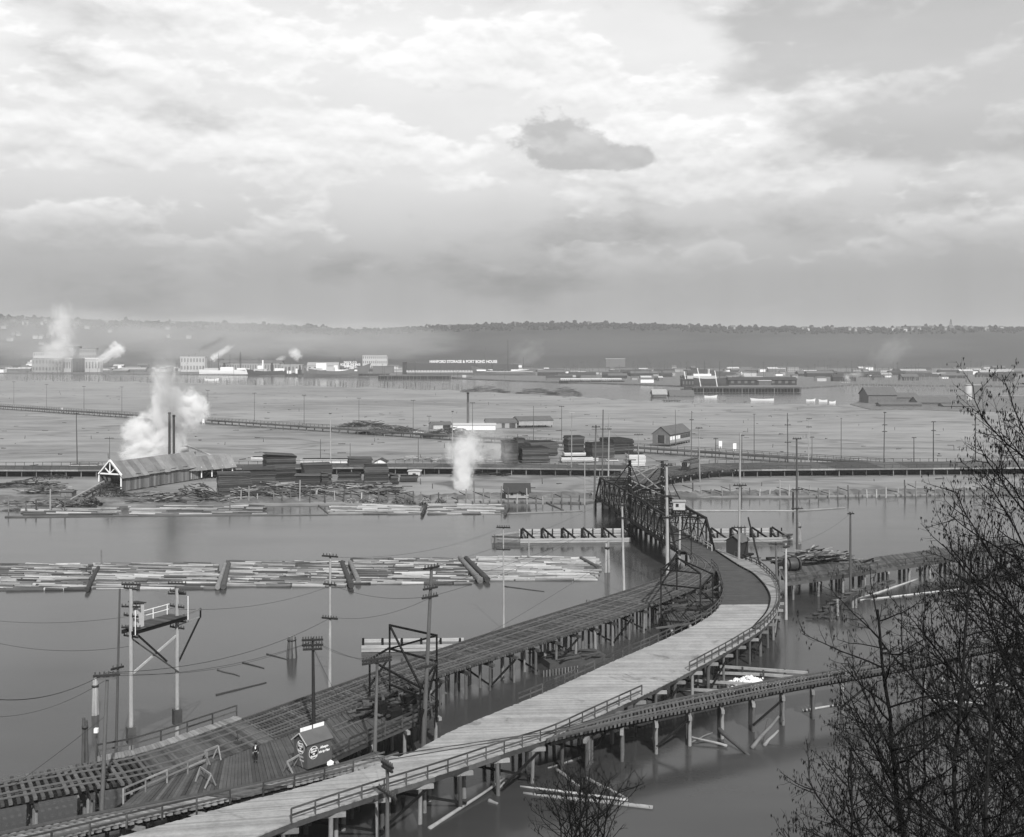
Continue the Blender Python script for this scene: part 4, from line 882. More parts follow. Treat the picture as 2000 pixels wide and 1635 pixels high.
# barriers (saw-horses) beside the booth and at the platform edge
def trestle_horse(label, a, c, h=1.0, mat='timber_pale'):
    q = thing('sawhorse', label, 'barrier', (a+c)/2, 'wooden barriers'); d = (c-a).normalized(); s = Vector((-d.y, d.x, 0))
    beam('top_bar', q, mat, a+ZUP*h, c+ZUP*h, .12, .16)
    for e in (a, c):
        for k in (-1, 1): beam('leg', q, mat, e+ZUP*h*.98, e+s*k*.5+d*(.15 if e is a else -.15), .1, .12)
    return q
trestle_horse('pale sawhorse barrier left of the lettered booth', P(561, 1510, ZD), P(585, 1496, ZD)); trestle_horse('broken sawhorse standing alone on the dark platform', P(391, 1523, ZD), P(412, 1538, ZD), 1.1)
trestle_horse('weathered barrier frame at the upper edge of the dark platform', P(400, 1493, ZD), P(426, 1482, ZD), 1.2)
wp = thing('white_sack', 'small white bundle lying at the foot of the lettered booth', 'bundle', P(645, 1498, 3.95))
c = P(645, 1498, 3.95); v = [tuple(c + Vector((p[0]*.38, p[1]*.3, .3 + p[2]*.34))*1) for p in ico*np.array(RNG.uniform(.75, 1.2, (12, 1)))]; mesh('bundle', wp, 'white_paint', v, icf.tolist())
sw = thing('switch_stand', 'small dark railway switch stand on the plank crossing', 'switch stand', P(464, 1451, ZD)); c = P(464, 1451, ZD)
box('base', sw, 'iron', c+ZUP*.12, (.7, .35, .2)); rod('stem', sw, 'iron', c+ZUP*.2, c+ZUP*1.0, .05); box('target', sw, 'iron', c+ZUP*1.05, (.35, .05, .3), .4)
lamp = thing('signal_lamp', 'post with small white lamp box at the end of the crossing railing', 'lamp', P(188, 1476, ZD)); c = P(188, 1476, ZD)
beam('post', lamp, 'timber_mid', c-ZUP*.5, c+ZUP*2.2, .14, .14); box('lamp_box', lamp, 'white_paint', c+ZUP*2.35, (.35, .35, .4)); beam('stay', lamp, 'timber_mid', c+ZUP*1.6, c+Vector((.6, -.5, 0)), .1, .1)

# ---- sagging canvas and broken boards beside the trestle
cv = thing('sagging_canvas', 'dark sagging canvas hung between broken boards beside the gantry', 'canvas', P(790, 1395, 3.0)); a0, a1 = P(742, 1400, 3.9), P(832, 1372, 4.2); v = []; f = []; nn_ = 13
for i in range(nn_):
    q = i/(nn_-1); p = a0.lerp(a1, q) + Vector((0, 0, -.9*math.sin(q*math.pi)))
    for j in range(5): r = j/4; v.append(p + Vector((.55*r, .9*r, .9*math.sin(r*2.2)*(.35+.65*math.sin(q*math.pi)))))
for i in range(nn_-1):
    for j in range(4): f.append((i*5+j, (i+1)*5+j, (i+1)*5+j+1, i*5+j+1))
k = len(v); v += [p - Vector((0, 0, .03)) for p in v]; f += [tuple(reversed([i+k for i in q])) for q in f[:]]
mesh('cloth', cv, 'canvas', v, f, True)
for s, (x0, y0, x1, y1) in enumerate(((680, 1392, 770, 1364), (690, 1400, 780, 1372), (700, 1388, 745, 1398), (752, 1384, 812, 1360))): beam('broken_board', cv, 'plank_grey', P(x0, y0, 4.05+.06*s), P(x1, y1, 4.15+.08*s), .5, .09)
cl_ = thing('timber_clutter', 'jumble of dark timbers and boxes under the crossing gantry', 'timber heap', P(775, 1380, 3.9)); R9 = random.Random(9)
for k in range(34): p = P(R9.uniform(715, 850), 1378 + R9.uniform(-14, 22), 4.0) + ZUP*R9.uniform(.1, .9); an = R9.gauss(.9, .7); d = Vector((math.cos(an), math.sin(an), R9.gauss(0, .15))); l_ = R9.uniform(.5, 2.2); beam('timber', cl_, R9.choice(['timber_dark', 'timber_mid', 'timber_dark', 'plank_grey']), p-d*l_, p+d*l_, R9.uniform(.15, .35), .2)
for x, y in ((742, 1392), (800, 1376), (770, 1404)): box('crate', cl_, 'timber_dark', P(x, y, 4.0)+ZUP*.5, (1.3, .9, 1.0), .7)
# ---- wreck of timbers inside the bend
jn = thing('broken_staging', 'collapsed dark plank staging inside the crook of the road bend', 'staging', P(1350, 1200, 0)); WU, WL = Line(pd([(1296, 1189), (1335, 1168), (1385, 1150)], 2.6)), Line(pd([(1312, 1222), (1365, 1205), (1408, 1178)], 2.6))
planks(jn, 'plank', WU, WL, .5, .12, 'plank_old', gap=.2, jig=.12); bents(jn, WU, WL, 4, 3, 2.6, brace=False)
R5 = random.Random(5)
for k in range(26):
    q = R5.random(); p = WU.at(q).lerp(WL.at(q), R5.random()*1.2) + ZUP*R5.uniform(.1, .6); an = R5.uniform(-.4, .9); d = Vector((math.cos(an), math.sin(an), R5.uniform(-.1, .1))); beam('loose_timber', jn, R5.choice(['timber_dark', 'timber_mid', 'plank_grey', 'timber_dark']), p-d*R5.uniform(1, 3.2), p+d*R5.uniform(1, 3), .25, .22)
# dark driftwood thicket leaning on the inner curve
# ---- scow with debris between the trestle and the road
sc_ = thing('debris_scow', 'half-sunk scow heaped with dark boards beside the double tracks', 'scow', P(1110, 1305, 0)); a, c = P(1062, 1300, 0), P(1180, 1288, 0)
jj = J(); d = (c-a).normalized(); s = Vector((-d.y, d.x, 0)); jj.quadbox([a-s*2-ZUP*.5, c-s*2-ZUP*.5, c+s*3-ZUP*.5, a+s*3-ZUP*.5, a-s*2.2+ZUP*.9, c-s*2.2+ZUP*.8, c+s*3.2+ZUP*.7, a+s*3.2+ZUP*.9]); jj.build('hull', sc_, 'timber_mid')
for k in range(34): p = a.lerp(c, R5.random()) + s*R5.uniform(-1.8, 2.8) + ZUP*(.93+.006*k); an = R5.uniform(-.3, 1.2); e = Vector((math.cos(an), math.sin(an), 0)); beam('board', sc_, R5.choice(['plank_old', 'plank_grey', 'timber_dark', 'timber_mid']), p-e*R5.uniform(.6, 1.8), p+e*R5.uniform(.6, 1.8), .3, .07)
# plank bulwark in front of it
for k in range(12): p = P(1062+k*6, 1322-k*.9, 0); beam('side_board', sc_, 'timber_pale', p-ZUP*.3, p+ZUP*.75, .08, .38)
fb = thing('fender_boom', 'low white timber boom floating behind the crossing gantry', 'fender', P(780, 1272, 0))
for z, off in ((.25, 0), (.7, 0), (1.25, 1.2)): beam('wale', fb, 'log_pale', P(706, 1274, 0)+Vector((0, off, z)), P(905, 1271, 0)+Vector((0, off, z)), .4, .38)
for k in range(6): p = P(708+k*38, 1273, 0); rod('pile', fb, 'timber_dark', (p.x, p.y+.7, -1.5), (p.x, p.y+.7, 1.7), .2)
# ---- float frame with heap of white rubble by the spur
fr = thing('float_frame', 'open frame of squared timbers floating behind the spur trestle', 'float', P(1450, 1330, 0))
for x0, y0, x1, y1, z in ((1400, 1301, 1578, 1314, .9), (1402, 1314, 1500, 1318, .45), (1500, 1318, 1580, 1325, .45), (1322, 1327, 1492, 1338, .8), (1312, 1345, 1440, 1351, .3), (1322, 1337, 1400, 1342, .35), (1490, 1339, 1560, 1330, .4)): beam('float_timber', fr, 'timber_pale', P(x0, y0, z), P(x1, y1, z), .34, .3)
for x, y in ((1334, 1345), (1363, 1347), (1405, 1345), (1450, 1322), (1491, 1328), (1533, 1324), (1578, 1327), (1404, 1318)): p = P(x, y, 0); beam('float_post', fr, 'timber_mid', p-ZUP*.8, p+ZUP*1.25, .22, .22)
rb = thing('rubble_heap', 'heap of white rubble lying on the float behind the spur trestle', 'rubble', P(1462, 1338, .4)); jj = J()
for k in range(230):
    x = R5.gauss(0, 1.25); y = R5.gauss(0, .8); z = max(.35, 1.25 - .55*math.hypot(x*.75, y*1.2)) ; c = P(1462, 1338, 0) + Vector((x, y, z*R5.uniform(.5, 1))); s = R5.uniform(.1, .24); kk = len(jj.v)
    jj.v += [c + Vector(p)*s*R5.uniform(.7, 1.3) for p in ico]; jj.f += [tuple(int(i)+kk for i in q) for q in icf]
jj.build('stones', rb, 'white_paint', kind='stuff')

# ---- gatehouse, drum, driftwood heap on the side pier
gh = thing('gatehouse', 'small dark gabled hut beside the swing bridge entrance', 'hut', P(1437, 1086, 3.6)); ug_ = (P(1465, 1078, 3.6)-P(1434, 1089, 3.6)).normalized(); cg = P(1440, 1081, 3.6)
gable_house(gh, cg, ug_, 3.4, 2.9, 3.5, 6.1, 7.1, 'dark_wall', 'roof_grey', .3); box('notice', gh, 'white_paint', P(1450, 1062, 4.9)+Vector((0, -2.3, 0)), (.6, .06, .6), math.atan2(ug_.y, ug_.x)); beam('platform', gh, 'timber_dark', cg-ug_*2.6+ZUP*-.25, cg+ug_*2.6+ZUP*-.25, 4.4, .3)
for sx in (-2, 0, 2):
    for sy in (-1.7, 1.7): p = cg + ug_*sx + Vector((-ug_.y, ug_.x, 0))*sy; rod('pile', gh, 'pile', (p.x, p.y, -1.5), (p.x, p.y, 3.3), .2)
beam('inclined_strut', gh, 'timber_dark', P(1484, 1106, ZD)+ZUP*.2, P(1449, 1056, ZD)+Vector((0, -6, 5.4)), .25, .3)
dr = thing('boiler_drum', 'rusty iron drum lying on the side pier beside the driftwood', 'drum', P(1547, 1115, 3.4)); c = P(1547, 1115, 3.4)+ZUP*1.15; rod('shell', dr, 'iron', c-Vector((1.3, .3, 0)), c+Vector((1.3, .3, 0)), 1.1, 10); rod('hoop', dr, 'steel_dark', c-Vector((1.0, .23, 0)), c-Vector((.75, .17, 0)), 1.18, 10); rod('hoop', dr, 'steel_dark', c+Vector((.75, .17, 0)), c+Vector((1.0, .23, 0)), 1.18, 10)
for s in (-1, 1): beam('skid', dr, 'timber_mid', c+Vector((s*.9, -.9, -1.1)), c+Vector((s*.9, .9, -1.1)), .25, .16)
dw = thing('driftwood_heap', 'tangled heap of pale slabs and driftwood behind the side pier', 'wood heap', P(1600, 1100, 2.5)); base_c = P(1598, 1098, 3.4)
for k in range(170):
    q = R5.gauss(0, .45); p = base_c + Vector((q*7.5, R5.gauss(1.2, 1.3), max(.15, 2.3*(1-abs(q))*R5.random()))); an = R5.gauss(.25, .5); d = Vector((math.cos(an), math.sin(an), R5.uniform(-.12, .25))); L_ = R5.uniform(.8, 2.6); beam('slab', dw, R5.choice(['plank_grey', 'timber_pale', 'timber_mid', 'log', 'timber_dark']), p-d*L_, p+d*L_, R5.uniform(.15, .4), .12)
beam('bed_timber', dw, 'timber_dark', base_c+Vector((-8, 1.5, -.2)), base_c+Vector((8, 3, -.2)), 7, .4)
for k in range(8): rod('pile', dw, 'pile', (base_c.x-7+k*2, base_c.y+1+k*.2, -1.5), (base_c.x-7+k*2, base_c.y+1+k*.2, 3.1), .22)
# ---- broken walkway below the side pier
bw_ = thing('broken_walkway', 'narrow broken walkway sloping into the water below the side pier', 'walkway', P(1650, 1190, 0)); n_ = 13
for k in range(n_):
    q = k/(n_-1); p = P(1588, 1205, .3).lerp(P(1665, 1155, 3.0), min(q*1.6, 1)) if q < .62 else P(1665, 1155, 3.0).lerp(P(1735, 1135, 3.2), (q-.62)/.38)
    beam('plank', bw_, 'timber_mid', p+Vector((-1.1, -.5, 0)), p+Vector((1.1, .5, 0)), .8, .1)
for a, c in ((P(1588, 1205, .2), P(1665, 1155, 2.9)), (P(1597, 1207, .2), P(1673, 1158, 2.9)), (P(1665, 1155, 2.9), P(1740, 1134, 3.1)), (P(1673, 1158, 2.9), P(1748, 1137, 3.1)), (P(1600, 1198, .4), P(1632, 1199, .4)), (P(1605, 1199, .3), P(1620, 1178, 2.0))): beam('stringer', bw_, 'timber_mid', a, c, .25, .35)
for x, y, h in ((1622, 1213, 2.2), (1627, 1212, 2.0), (1637, 1203, 2.6), (1643, 1197, 2.8), (1665, 1187, 3.0), (1671, 1187, 3.0), (1690, 1163, 3), (1700, 1160, 3), (1683, 1166, 2.8)): p = P(x, y, 0); rod('pile', bw_, 'pile', (p.x, p.y, -1.5), (p.x+R5.uniform(-.2, .2), p.y, h), .24)

# ---- logs adrift
def log(label, x0, y0, x1, y1, r, mat='log_pale', z0=.05, z1=.05):
    a, c = P(x0, y0, z0), P(x1, y1, z1); L_ = Line([a, a.lerp(c, .35)+Vector((R5.uniform(-.1, .1), R5.uniform(-.1, .1), 0)), a.lerp(c, .7)+Vector((R5.uniform(-.1, .1), R5.uniform(-.1, .1), 0)), c]); v = []; f = []; N = 8; n_ = 10
    for i in range(n_):
        t = i/(n_-1); p = L_.at(t); d, s, u = axes(L_.tan(t)); rr = r*(1-.45*t)*R5.uniform(.9, 1.1)
        for k in range(N): an = 2*math.pi*k/N; v.append(p + (s*math.cos(an)+u*math.sin(an))*rr)
    for i in range(n_-1):
        for k in range(N): f.append((i*N+k, i*N+(k+1) % N, (i+1)*N+(k+1) % N, (i+1)*N+k))
    f.append(tuple(reversed(range(N)))); f.append(tuple((n_-1)*N+k for k in range(N)))
    o = mesh('floating_log', None, mat, v, f, True); return tag(o, label, 'log', 'logs adrift')
for a in [('long pale pole slanting from the water up beside the road piles', 838, 1619, 985, 1520, .2, 'log_pale', 0, .4), ('longest pale log floating across the bottom water behind the small alder', 1275, 1578, 1022, 1549, .24, 'log_pale'), ('second long pale log just above the longest one', 1226, 1563, 1016, 1536, .15, 'log_pale'),
          ('slanting log pointing at the spur piles behind the small alder', 1086, 1503, 1132, 1536, .2, 'log'), ('slanting pale log right of the small alder top', 1144, 1519, 1226, 1561, .19, 'log_pale'), ('thin pale pole floating left of the spur piles', 1134, 1480, 1070, 1500, .14, 'log_pale'),
          ('short pale drift piece under the road', 985, 1529, 970, 1545, .12, 'log_pale'), ('stubby pale drift root near the bottom edge', 955, 1564, 972, 1570, .22, 'log'), ('dark log sloping out from the spur piles into open water', 1404, 1424, 1464, 1477, .26, 'log_dark', 1.5, -.1),
          ('pale snag leaning upward among the spur drift', 1468, 1462, 1521, 1399, .22, 'log', 0, 2.6), ('second pale snag leaning upward beside the first', 1492, 1456, 1500, 1405, .16, 'log', 0, 2.0), ('short pale snag lying right of the leaning pair', 1492, 1457, 1520, 1427, .2, 'log', 0, .8), ('pale drift log under the spur piles', 1420, 1457, 1345, 1438, .15, 'log', .2, .5), ('thin forked drift branch by the spur', 1350, 1450, 1392, 1431, .1, 'log', .1, .5),
          ('thin dark pole floating nearest the open-water dolphin', 521, 1277, 562, 1288, .1, 'log_dark'), ('thin dark pole floating left of the dolphin', 474, 1294, 516, 1305, .1, 'log_dark'), ('third thin dark pole floating farthest left of the dolphin', 425, 1308, 468, 1320, .1, 'log_dark'), ('long dark pole floating above the crossing railing', 422, 1357, 520, 1333, .12, 'log_dark'), ('thin dark pole floating right of the raft pole', 985, 1145, 1063, 1155, .1, 'log_dark'),
          ('long pale boom log slanting behind the right alders', 1676, 1171, 1792, 1131, .26, 'log_pale'), ('nearly level pale boom log behind the right alders', 1680, 1173, 1880, 1150, .22, 'log_pale'), ('pale boom log low behind the alder branches', 1568, 1388, 1640, 1376, .17, 'log_pale'), ('pale beached log seen through the alders at right', 1815, 1327, 1990, 1340, .35, 'log_pale'), ('second pale beached log below the first at right', 1830, 1338, 1985, 1352, .3, 'log'), ('thin pale log right of the alder trunk', 1815, 1368, 1920, 1374, .18, 'log_pale')]: log(*a)

# ---- log rafts
def raft(label, xs, ys, rows, per, mats=('log', 'log', 'log_pale', 'log_dark', 'log_dark'), seed=1, r=(.17, .42), z=.08):
    R = random.Random(seed); x0, x1 = xs; y0, y1 = ys; q = thing('log_raft', label, 'log raft', P((x0+x1)/2, (y0+y1)/2, 0), 'log rafts')
    Ya, Yb = P(0, y1, 0).y, P(0, y0, 0).y; jj = {}
    for i in range(rows):
        Y = Ya + (Yb-Ya)*(i+.5)/rows; Xa, Xb = (x0-1000)*Y/F, (x1-1000)*Y/F; X = Xa + R.uniform(0, 1)
        while X < Xb - 3:
            L_ = min((Xb-Xa)/per*R.uniform(.6, 1.5), Xb - X + R.uniform(-1, .4)); rr = R.uniform(*r); tilt = R.uniform(-.012, .012)*L_
            rod('log', q, R.choice(mats), (X, Y+R.uniform(-.2, .2), z+R.uniform(-.1, .12)), (X+L_, Y+tilt, z+R.uniform(-.1, .12)), rr, R.choice((6, 7, 8, 9))); X += L_ + R.uniform(.0, .35)
    return q
def boomstick(q, x0, y0, x1, y1, r=.4, mat='log_dark', z=.5): rod('boom_stick', q, mat, P(x0, y0, z), P(x1, y1, z), r, 8)
q = raft('floating log raft section at the left edge of the picture', (-60, 178), (1104, 1154), 52, 4.5, seed=1); boomstick(q, 170, 1152, 192, 1108)
q = raft('floating log raft section second from the left', (178, 432), (1102, 1151), 52, 4.5, seed=2); boomstick(q, 425, 1147, 440, 1102, .45, 'log'); boomstick(q, 436, 1146, 447, 1101, .5, 'log_dark')
q = raft('floating log raft section in the middle behind the pale pole', (440, 680), (1098, 1146), 52, 4.5, seed=3); boomstick(q, 686, 1144, 668, 1098, .5, 'log_dark'); boomstick(q, 700, 1135, 684, 1098, .5, 'log')
q = raft('floating log raft section left of the steep boom sticks', (684, 926), (1093, 1141), 52, 4.5, seed=4); boomstick(q, 938, 1134, 898, 1089, .55, 'log'); boomstick(q, 952, 1132, 910, 1090, .55, 'log_dark')
q = raft('brightest floating log raft section at the right end', (928, 1172), (1090, 1134), 50, 4.5, ('log', 'log_pale', 'log_pale', 'log'), seed=5); boomstick(q, 1168, 1108, 1134, 1089, .35)
q = raft('log raft moored along the sawmill bank at far left', (40, 235), (992, 1006), 10, 3, seed=6); q = raft('log raft moored below the sawmill', (250, 520), (988, 1005), 15, 4, seed=7)
q = raft('log raft moored below the lumber stacks', (640, 822), (987, 1005), 17, 4, ('log', 'log_pale', 'log'), seed=8); boomstick(q, 824, 1005, 833, 986, .4)
q = raft('log raft moored left of the floating boathouse', (832, 984), (985, 1005), 18, 4, ('log', 'log_pale', 'log'), seed=9); boomstick(q, 986, 1004, 994, 986, .4)
for lab, x0, y0, x1, y1 in (('long boom stick edging the sawmill log pond', 270, 1007, 640, 1006), ('long boom stick edging the water below the boathouse', 990, 1004, 1138, 998), ('boom stick at the far left mooring', 10, 1010, 270, 1008), ('long boom stick right of the bridge', 1335, 998, 1560, 998), ('curved boom stick near the right bank', 1560, 998, 1650, 992), ('boom stick slanting in the log pond', 618, 984, 642, 1004), ('crossed boom stick in the log pond', 648, 1003, 678, 985), ('boom stick slanting below the boathouse', 1068, 982, 1100, 996)): log(lab, x0, y0, x1, y1, .33, 'log')

# ---- streetcar on the approach
a, c = P(1337, 921, 3.1), P(1382, 909.5, 3.1); us = (c-a).normalized(); vs = Vector((-us.y, us.x, 0)); stc = thing('streetcar', 'small single streetcar rounding the approach beyond the swing bridge', 'streetcar', a); L_ = 11.0; cs = a + us*L_/2 + vs*0
def sb(name, mat, u0, u1, v0, v1, z0, z1): p = a + us*(u0+u1)/2 + vs*(v0+v1)/2 + ZUP*(z0+z1)/2; beam(name, stc, mat, p - us*(u1-u0)/2, p + us*(u1-u0)/2, v1-v0, z1-z0)
sb('body', 'grey_wall', 1.4, L_-1.2, -1.25, 1.25, .7, 1.9); sb('upper_body', 'pale_wall', 1.5, L_-1.3, -1.22, 1.22, 1.9, 3.0); sb('roof', 'roof_grey', -.2, L_, -1.35, 1.35, 3.0, 3.2); sb('clerestory', 'roof_dark', .6, L_-.8, -.6, .6, 3.2, 3.55); sb('front_platform', 'dark_wall', .05, 1.4, -1.15, 1.15, .6, 1.7); sb('rear_platform', 'dark_wall', L_-1.2, L_-.1, -1.15, 1.15, .6, 1.7)
for k in range(8): sb('window', 'window_glass', 1.8+k*1.0, 2.5+k*1.0, -1.26, -1.20, 2.0, 2.8)
for vv_ in (-.75, 0, .75): sb('front_window', 'window_glass', -.02, .04, vv_-.3, vv_+.3, 1.8, 2.8)
for vv_ in (-1.1, 1.1): sb('corner_post', 'white_paint', 0, .12, vv_-.06, vv_+.06, 1.6, 3.0)
for k in (2.2, 3.8, L_-3.6, L_-2.0):
    for s in (-.8, .8): p = a + us*k + vs*s + ZUP*.42; rod('wheel', stc, 'iron', p - vs*.06, p + vs*.06, .38, 10)
beam('trolley_pole', stc, 'iron', a + us*6 + ZUP*3.6, a + us*10.5 + ZUP*5.4, .08, .08); sb('fender', 'iron', -.7, 0, -.8, .8, .2, .35)

# ---- the man on the crossing
def skin_body(name, parent, joints, edges, mat, origin, rootj, sub=2):
    me = bpy.data.meshes.new(name); names = list(joints); me.from_pydata([tuple(joints[n_][0]) for n_ in names], [], [(names.index(i), names.index(j)) for i, j in edges]); me.materials.append(MATS[mat])
    o = bpy.data.objects.new(name, me); reg(o, parent, Matrix.Translation(origin))
    mo = o.modifiers.new('skin', 'SKIN'); mo.use_smooth_shade = True
    if not me.skin_vertices: me.attributes.new  # layer comes with the modifier
    for i, n_ in enumerate(names):
        sv = me.skin_vertices[0].data[i]; r = joints[n_][1]; sv.radius = r if isinstance(r, tuple) else (r, r); sv.use_root = n_ == rootj
    s_ = o.modifiers.new('smooth', 'SUBSURF'); s_.levels = s_.render_levels = sub; return o
mp = P(499.5, 1488, ZD); man = thing('person', 'person in dark suit, white shirt and dark hat standing on the plank crossing', 'person', mp)
JN = {'pelvis': ((0, 0, .93), (.13, .10)), 'waist': ((0, 0, 1.08), (.125, .10)), 'chest': ((0, 0, 1.30), (.15, .115)), 'neckb': ((0, 0, 1.45), (.075, .075)), 'neck': ((0, -.01, 1.51), (.055, .055)), 'head': ((0, -.02, 1.60), (.075, .088)), 'crown': ((0, -.01, 1.70), (.06, .07))}
ED = [('pelvis', 'waist'), ('waist', 'chest'), ('chest', 'neckb'), ('neckb', 'neck'), ('neck', 'head'), ('head', 'crown')]
for s, k in ((-1, 'l'), (1, 'r')):
    JN.update({k+'sh': ((s*.19, 0, 1.40), .062), k+'el': ((s*.25, .02, 1.14), .045), k+'wr': ((s*.23, -.06, .92), .032), k+'palm': ((s*.225, -.085, .85), (.022, .036)), k+'hip': ((s*.09, 0, .88), .085), k+'kn': ((s*.095, -.02 if s < 0 else .03, .49), .058), k+'an': ((s*.10, .03, .09), .042), k+'toe': ((s*.11, -.15, .04), .036)})
    ED += [('chest', k+'sh'), (k+'sh', k+'el'), (k+'el', k+'wr'), (k+'wr', k+'palm'), ('pelvis', k+'hip'), (k+'hip', k+'kn'), (k+'kn', k+'an'), (k+'an', k+'toe')]
    for i, (dx_, ln) in enumerate(((-.03, .075), (-.01, .085), (.01, .08), (.028, .065))): JN[k+'f%d' % i] = ((s*.225+.3*dx_, -.09+dx_, .85-ln*.6), .010); JN[k+'g%d' % i] = ((s*.215+.3*dx_, -.10+dx_, .85-ln), .009); ED += [(k+'palm', k+'f%d' % i), (k+'f%d' % i, k+'g%d' % i)]
    JN[k+'th'] = ((s*.20, -.13, .84), .011); ED.append((k+'palm', k+'th'))
skin_body('body', man, JN, ED, 'skin', mp, 'pelvis', 1)
def grow(keys, d): return {k: (JN[k][0], tuple(r+d for r in JN[k][1]) if isinstance(JN[k][1], tuple) else JN[k][1]+d) for k in keys}
jk = ['pelvis', 'waist', 'chest', 'neckb'] + [s+x for s in 'lr' for x in ('sh', 'el', 'wr')]; skin_body('jacket', man, grow(jk, .022), [e for e in ED if e[0] in jk and e[1] in jk], 'cloth', mp, 'pelvis', 1)
tk = ['pelvis'] + [s+x for s in 'lr' for x in ('hip', 'kn', 'an')]; skin_body('trousers', man, grow(tk, .02), [e for e in ED if e[0] in tk and e[1] in tk], 'cloth', mp, 'pelvis', 1)
for s in (-1, 1): o = rod('shoe', man, 'black', mp + Vector((s*.10, .07, .06)), mp + Vector((s*.11, -.21, .05)), .06, 8)
beam('shirt_front', man, 'white_paint', mp + Vector((0, -.155, 1.22)), mp + Vector((0, -.125, 1.45)), .10, .03); rod('collar', man, 'white_paint', mp + ZUP*1.47, mp + ZUP*1.53, .075, 9)
rod('hat_brim', man, 'black', mp + Vector((0, -.02, 1.665)), mp + Vector((0, -.02, 1.685)), .165, 10); rod('hat_crown', man, 'black', mp + Vector((0, -.01, 1.68)), mp + Vector((0, -.01, 1.80)), .105, 9)
rod('nose', man, 'skin', mp + Vector((0, -.105, 1.625)), mp + Vector((0, -.125, 1.59)), .012, 9)
for s in (-1, 1): box('eye', man, 'black', mp + Vector((s*.03, -.107, 1.625)), (.02, .01, .012)); box('ear', man, 'skin', mp + Vector((s*.088, -.01, 1.61)), (.02, .04, .06))
box('mouth', man, 'black', mp + Vector((0, -.105, 1.555)), (.05, .01, .008))
# ================================================================== SAWMILL AND FLATS
ZG = .7
mA = P(237, 960, ZG); um = Vector((.393, .92, 0)).normalized(); vm_ = Vector((-um.y, um.x, 0)); ML, MWD = 36, 8.2; mc = mA + um*ML/2 + vm_*MWD/2
ml = thing('sawmill', 'long sawmill shed with board walls, patched roof and open white-framed gable', 'sawmill', mc); gable_house(ml, mc, um, ML, MWD, ZG, 5.0, 9.0, 'board_wall', 'roof_board', .5, boards=40, ends=(False, True), roof_strips=16)
e = mc - um*(ML/2+.1)
for a, c, w_ in ((e - vm_*4.3 + ZUP*4.7, e + ZUP*8.9, .35), (e + vm_*4.3 + ZUP*4.7, e + ZUP*8.9, .35), (e - vm_*4.3 + ZUP*4.9, e + vm_*4.3 + ZUP*4.9, .4), (e + ZUP*4.9, e + ZUP*8.7, .28), (e + ZUP*5, e - vm_*2.2 + ZUP*6.9, .24), (e + ZUP*5, e + vm_*2.2 + ZUP*6.9, .24), (e - vm_*4.1 + ZUP*ZG, e - vm_*4.1 + ZUP*5, .32), (e + vm_*4.1 + ZUP*2.5, e + vm_*4.1 + ZUP*5, .32)): beam('truss_timber', ml, 'white_paint', a, c, w_, w_)
for k in range(5): p = mA + um*(7 + k*5.2) - vm_*.06; beam('window', ml, 'window_glass', p - um*1.1 + ZUP*4.2, p + um*1.1 + ZUP*4.2, .1, .7)
beam('floor', ml, 'timber_dark', mc - um*ML/2 + ZUP*1.6, mc + um*ML/2 + ZUP*1.6, MWD-.6, .3)
c2 = mc + um*(ML/2-2) + Vector((.77, .64, 0))*5.5 + vm_*-1.0
ml2 = thing('sawmill_wing', 'lower open-sided sawmill wing with patched board roof', 'sawmill', c2); u2 = Vector((.70, .714, 0)); gable_house(ml2, c2, u2, 16, 7.5, 3.6, 4.0, 7.6, 'board_wall', 'roof_board', .5, ends=(False, False), roof_strips=8)
v2 = Vector((-u2.y, u2.x, 0))
for k in range(5):
    for s in (-1, 1): p = c2 + u2*(-7.4+k*3.7) + v2*s*3.4; beam('post', ml2, 'white_paint' if s < 0 else 'timber_mid', p + ZUP*(ZG-.3), p + ZUP*3.8, .3, .3)
for i, (x, yt) in enumerate(((331, 806), (339.5, 811))):
    st_ = thing('smokestack', '%s dark sheet-iron smokestack rising from the sawmill steam' % ('taller left', 'shorter right')[i], 'smokestack', P(x, 925, ZG)); p = P(x, 925, ZG); rod('shaft', st_, 'iron', p - ZUP*.3, Vector((p.x, p.y, topz(yt, p.y))), .42, 9); rod('cap_ring', st_, 'steel_dark', Vector((p.x, p.y, topz(yt, p.y)-.5)), Vector((p.x, p.y, topz(yt, p.y)+.1)), .48, 10); rod('base_plate', st_, 'iron', p - ZUP*.2, p + ZUP*.5, .95, 10)
wt = thing('water_tank', 'round pale tank on spindly legs behind the sawmill roof', 'tank', P(360, 905, ZG)); p = P(360, 905, ZG); zt = topz(880, p.y)
rod('drum', wt, 'off_white', Vector((p.x, p.y, zt-.6)), Vector((p.x, p.y, zt+1.5)), 1.5, 10); rod('lid', wt, 'pale_wall', Vector((p.x, p.y, zt+1.5)), Vector((p.x, p.y, zt+2.0)), 1.5, 3)
for sx in (-1, 1):
    for sy in (-1, 1): beam('leg', wt, 'timber_dark', p + Vector((sx*1.3, sy*1.3, -.3)), Vector((p.x+sx*.9, p.y+sy*.9, zt-.5)), .2, .2); beam('brace', wt, 'timber_dark', p + Vector((sx*1.2, sy*1.2, .8)), Vector((p.x-sx*.9, p.y+sy*.9, zt-1)), .12, .12)
ch = thing('dust_pipe', 'pale blower pipe slanting from the tank to the sawmill wing', 'pipe', P(395, 905, ZG)); a = Vector((p.x+1, p.y, zt+1.8)); c = PD(411, 889, p.y-8); rod('pipe', ch, 'off_white', a, c, .3, 10); rod('elbow', ch, 'off_white', PD(381, 882, p.y-3), PD(381, 893, p.y-3), .3, 10); rod('stub', ch, 'off_white', a - Vector((1, 0, 0)), a, .45, 10)
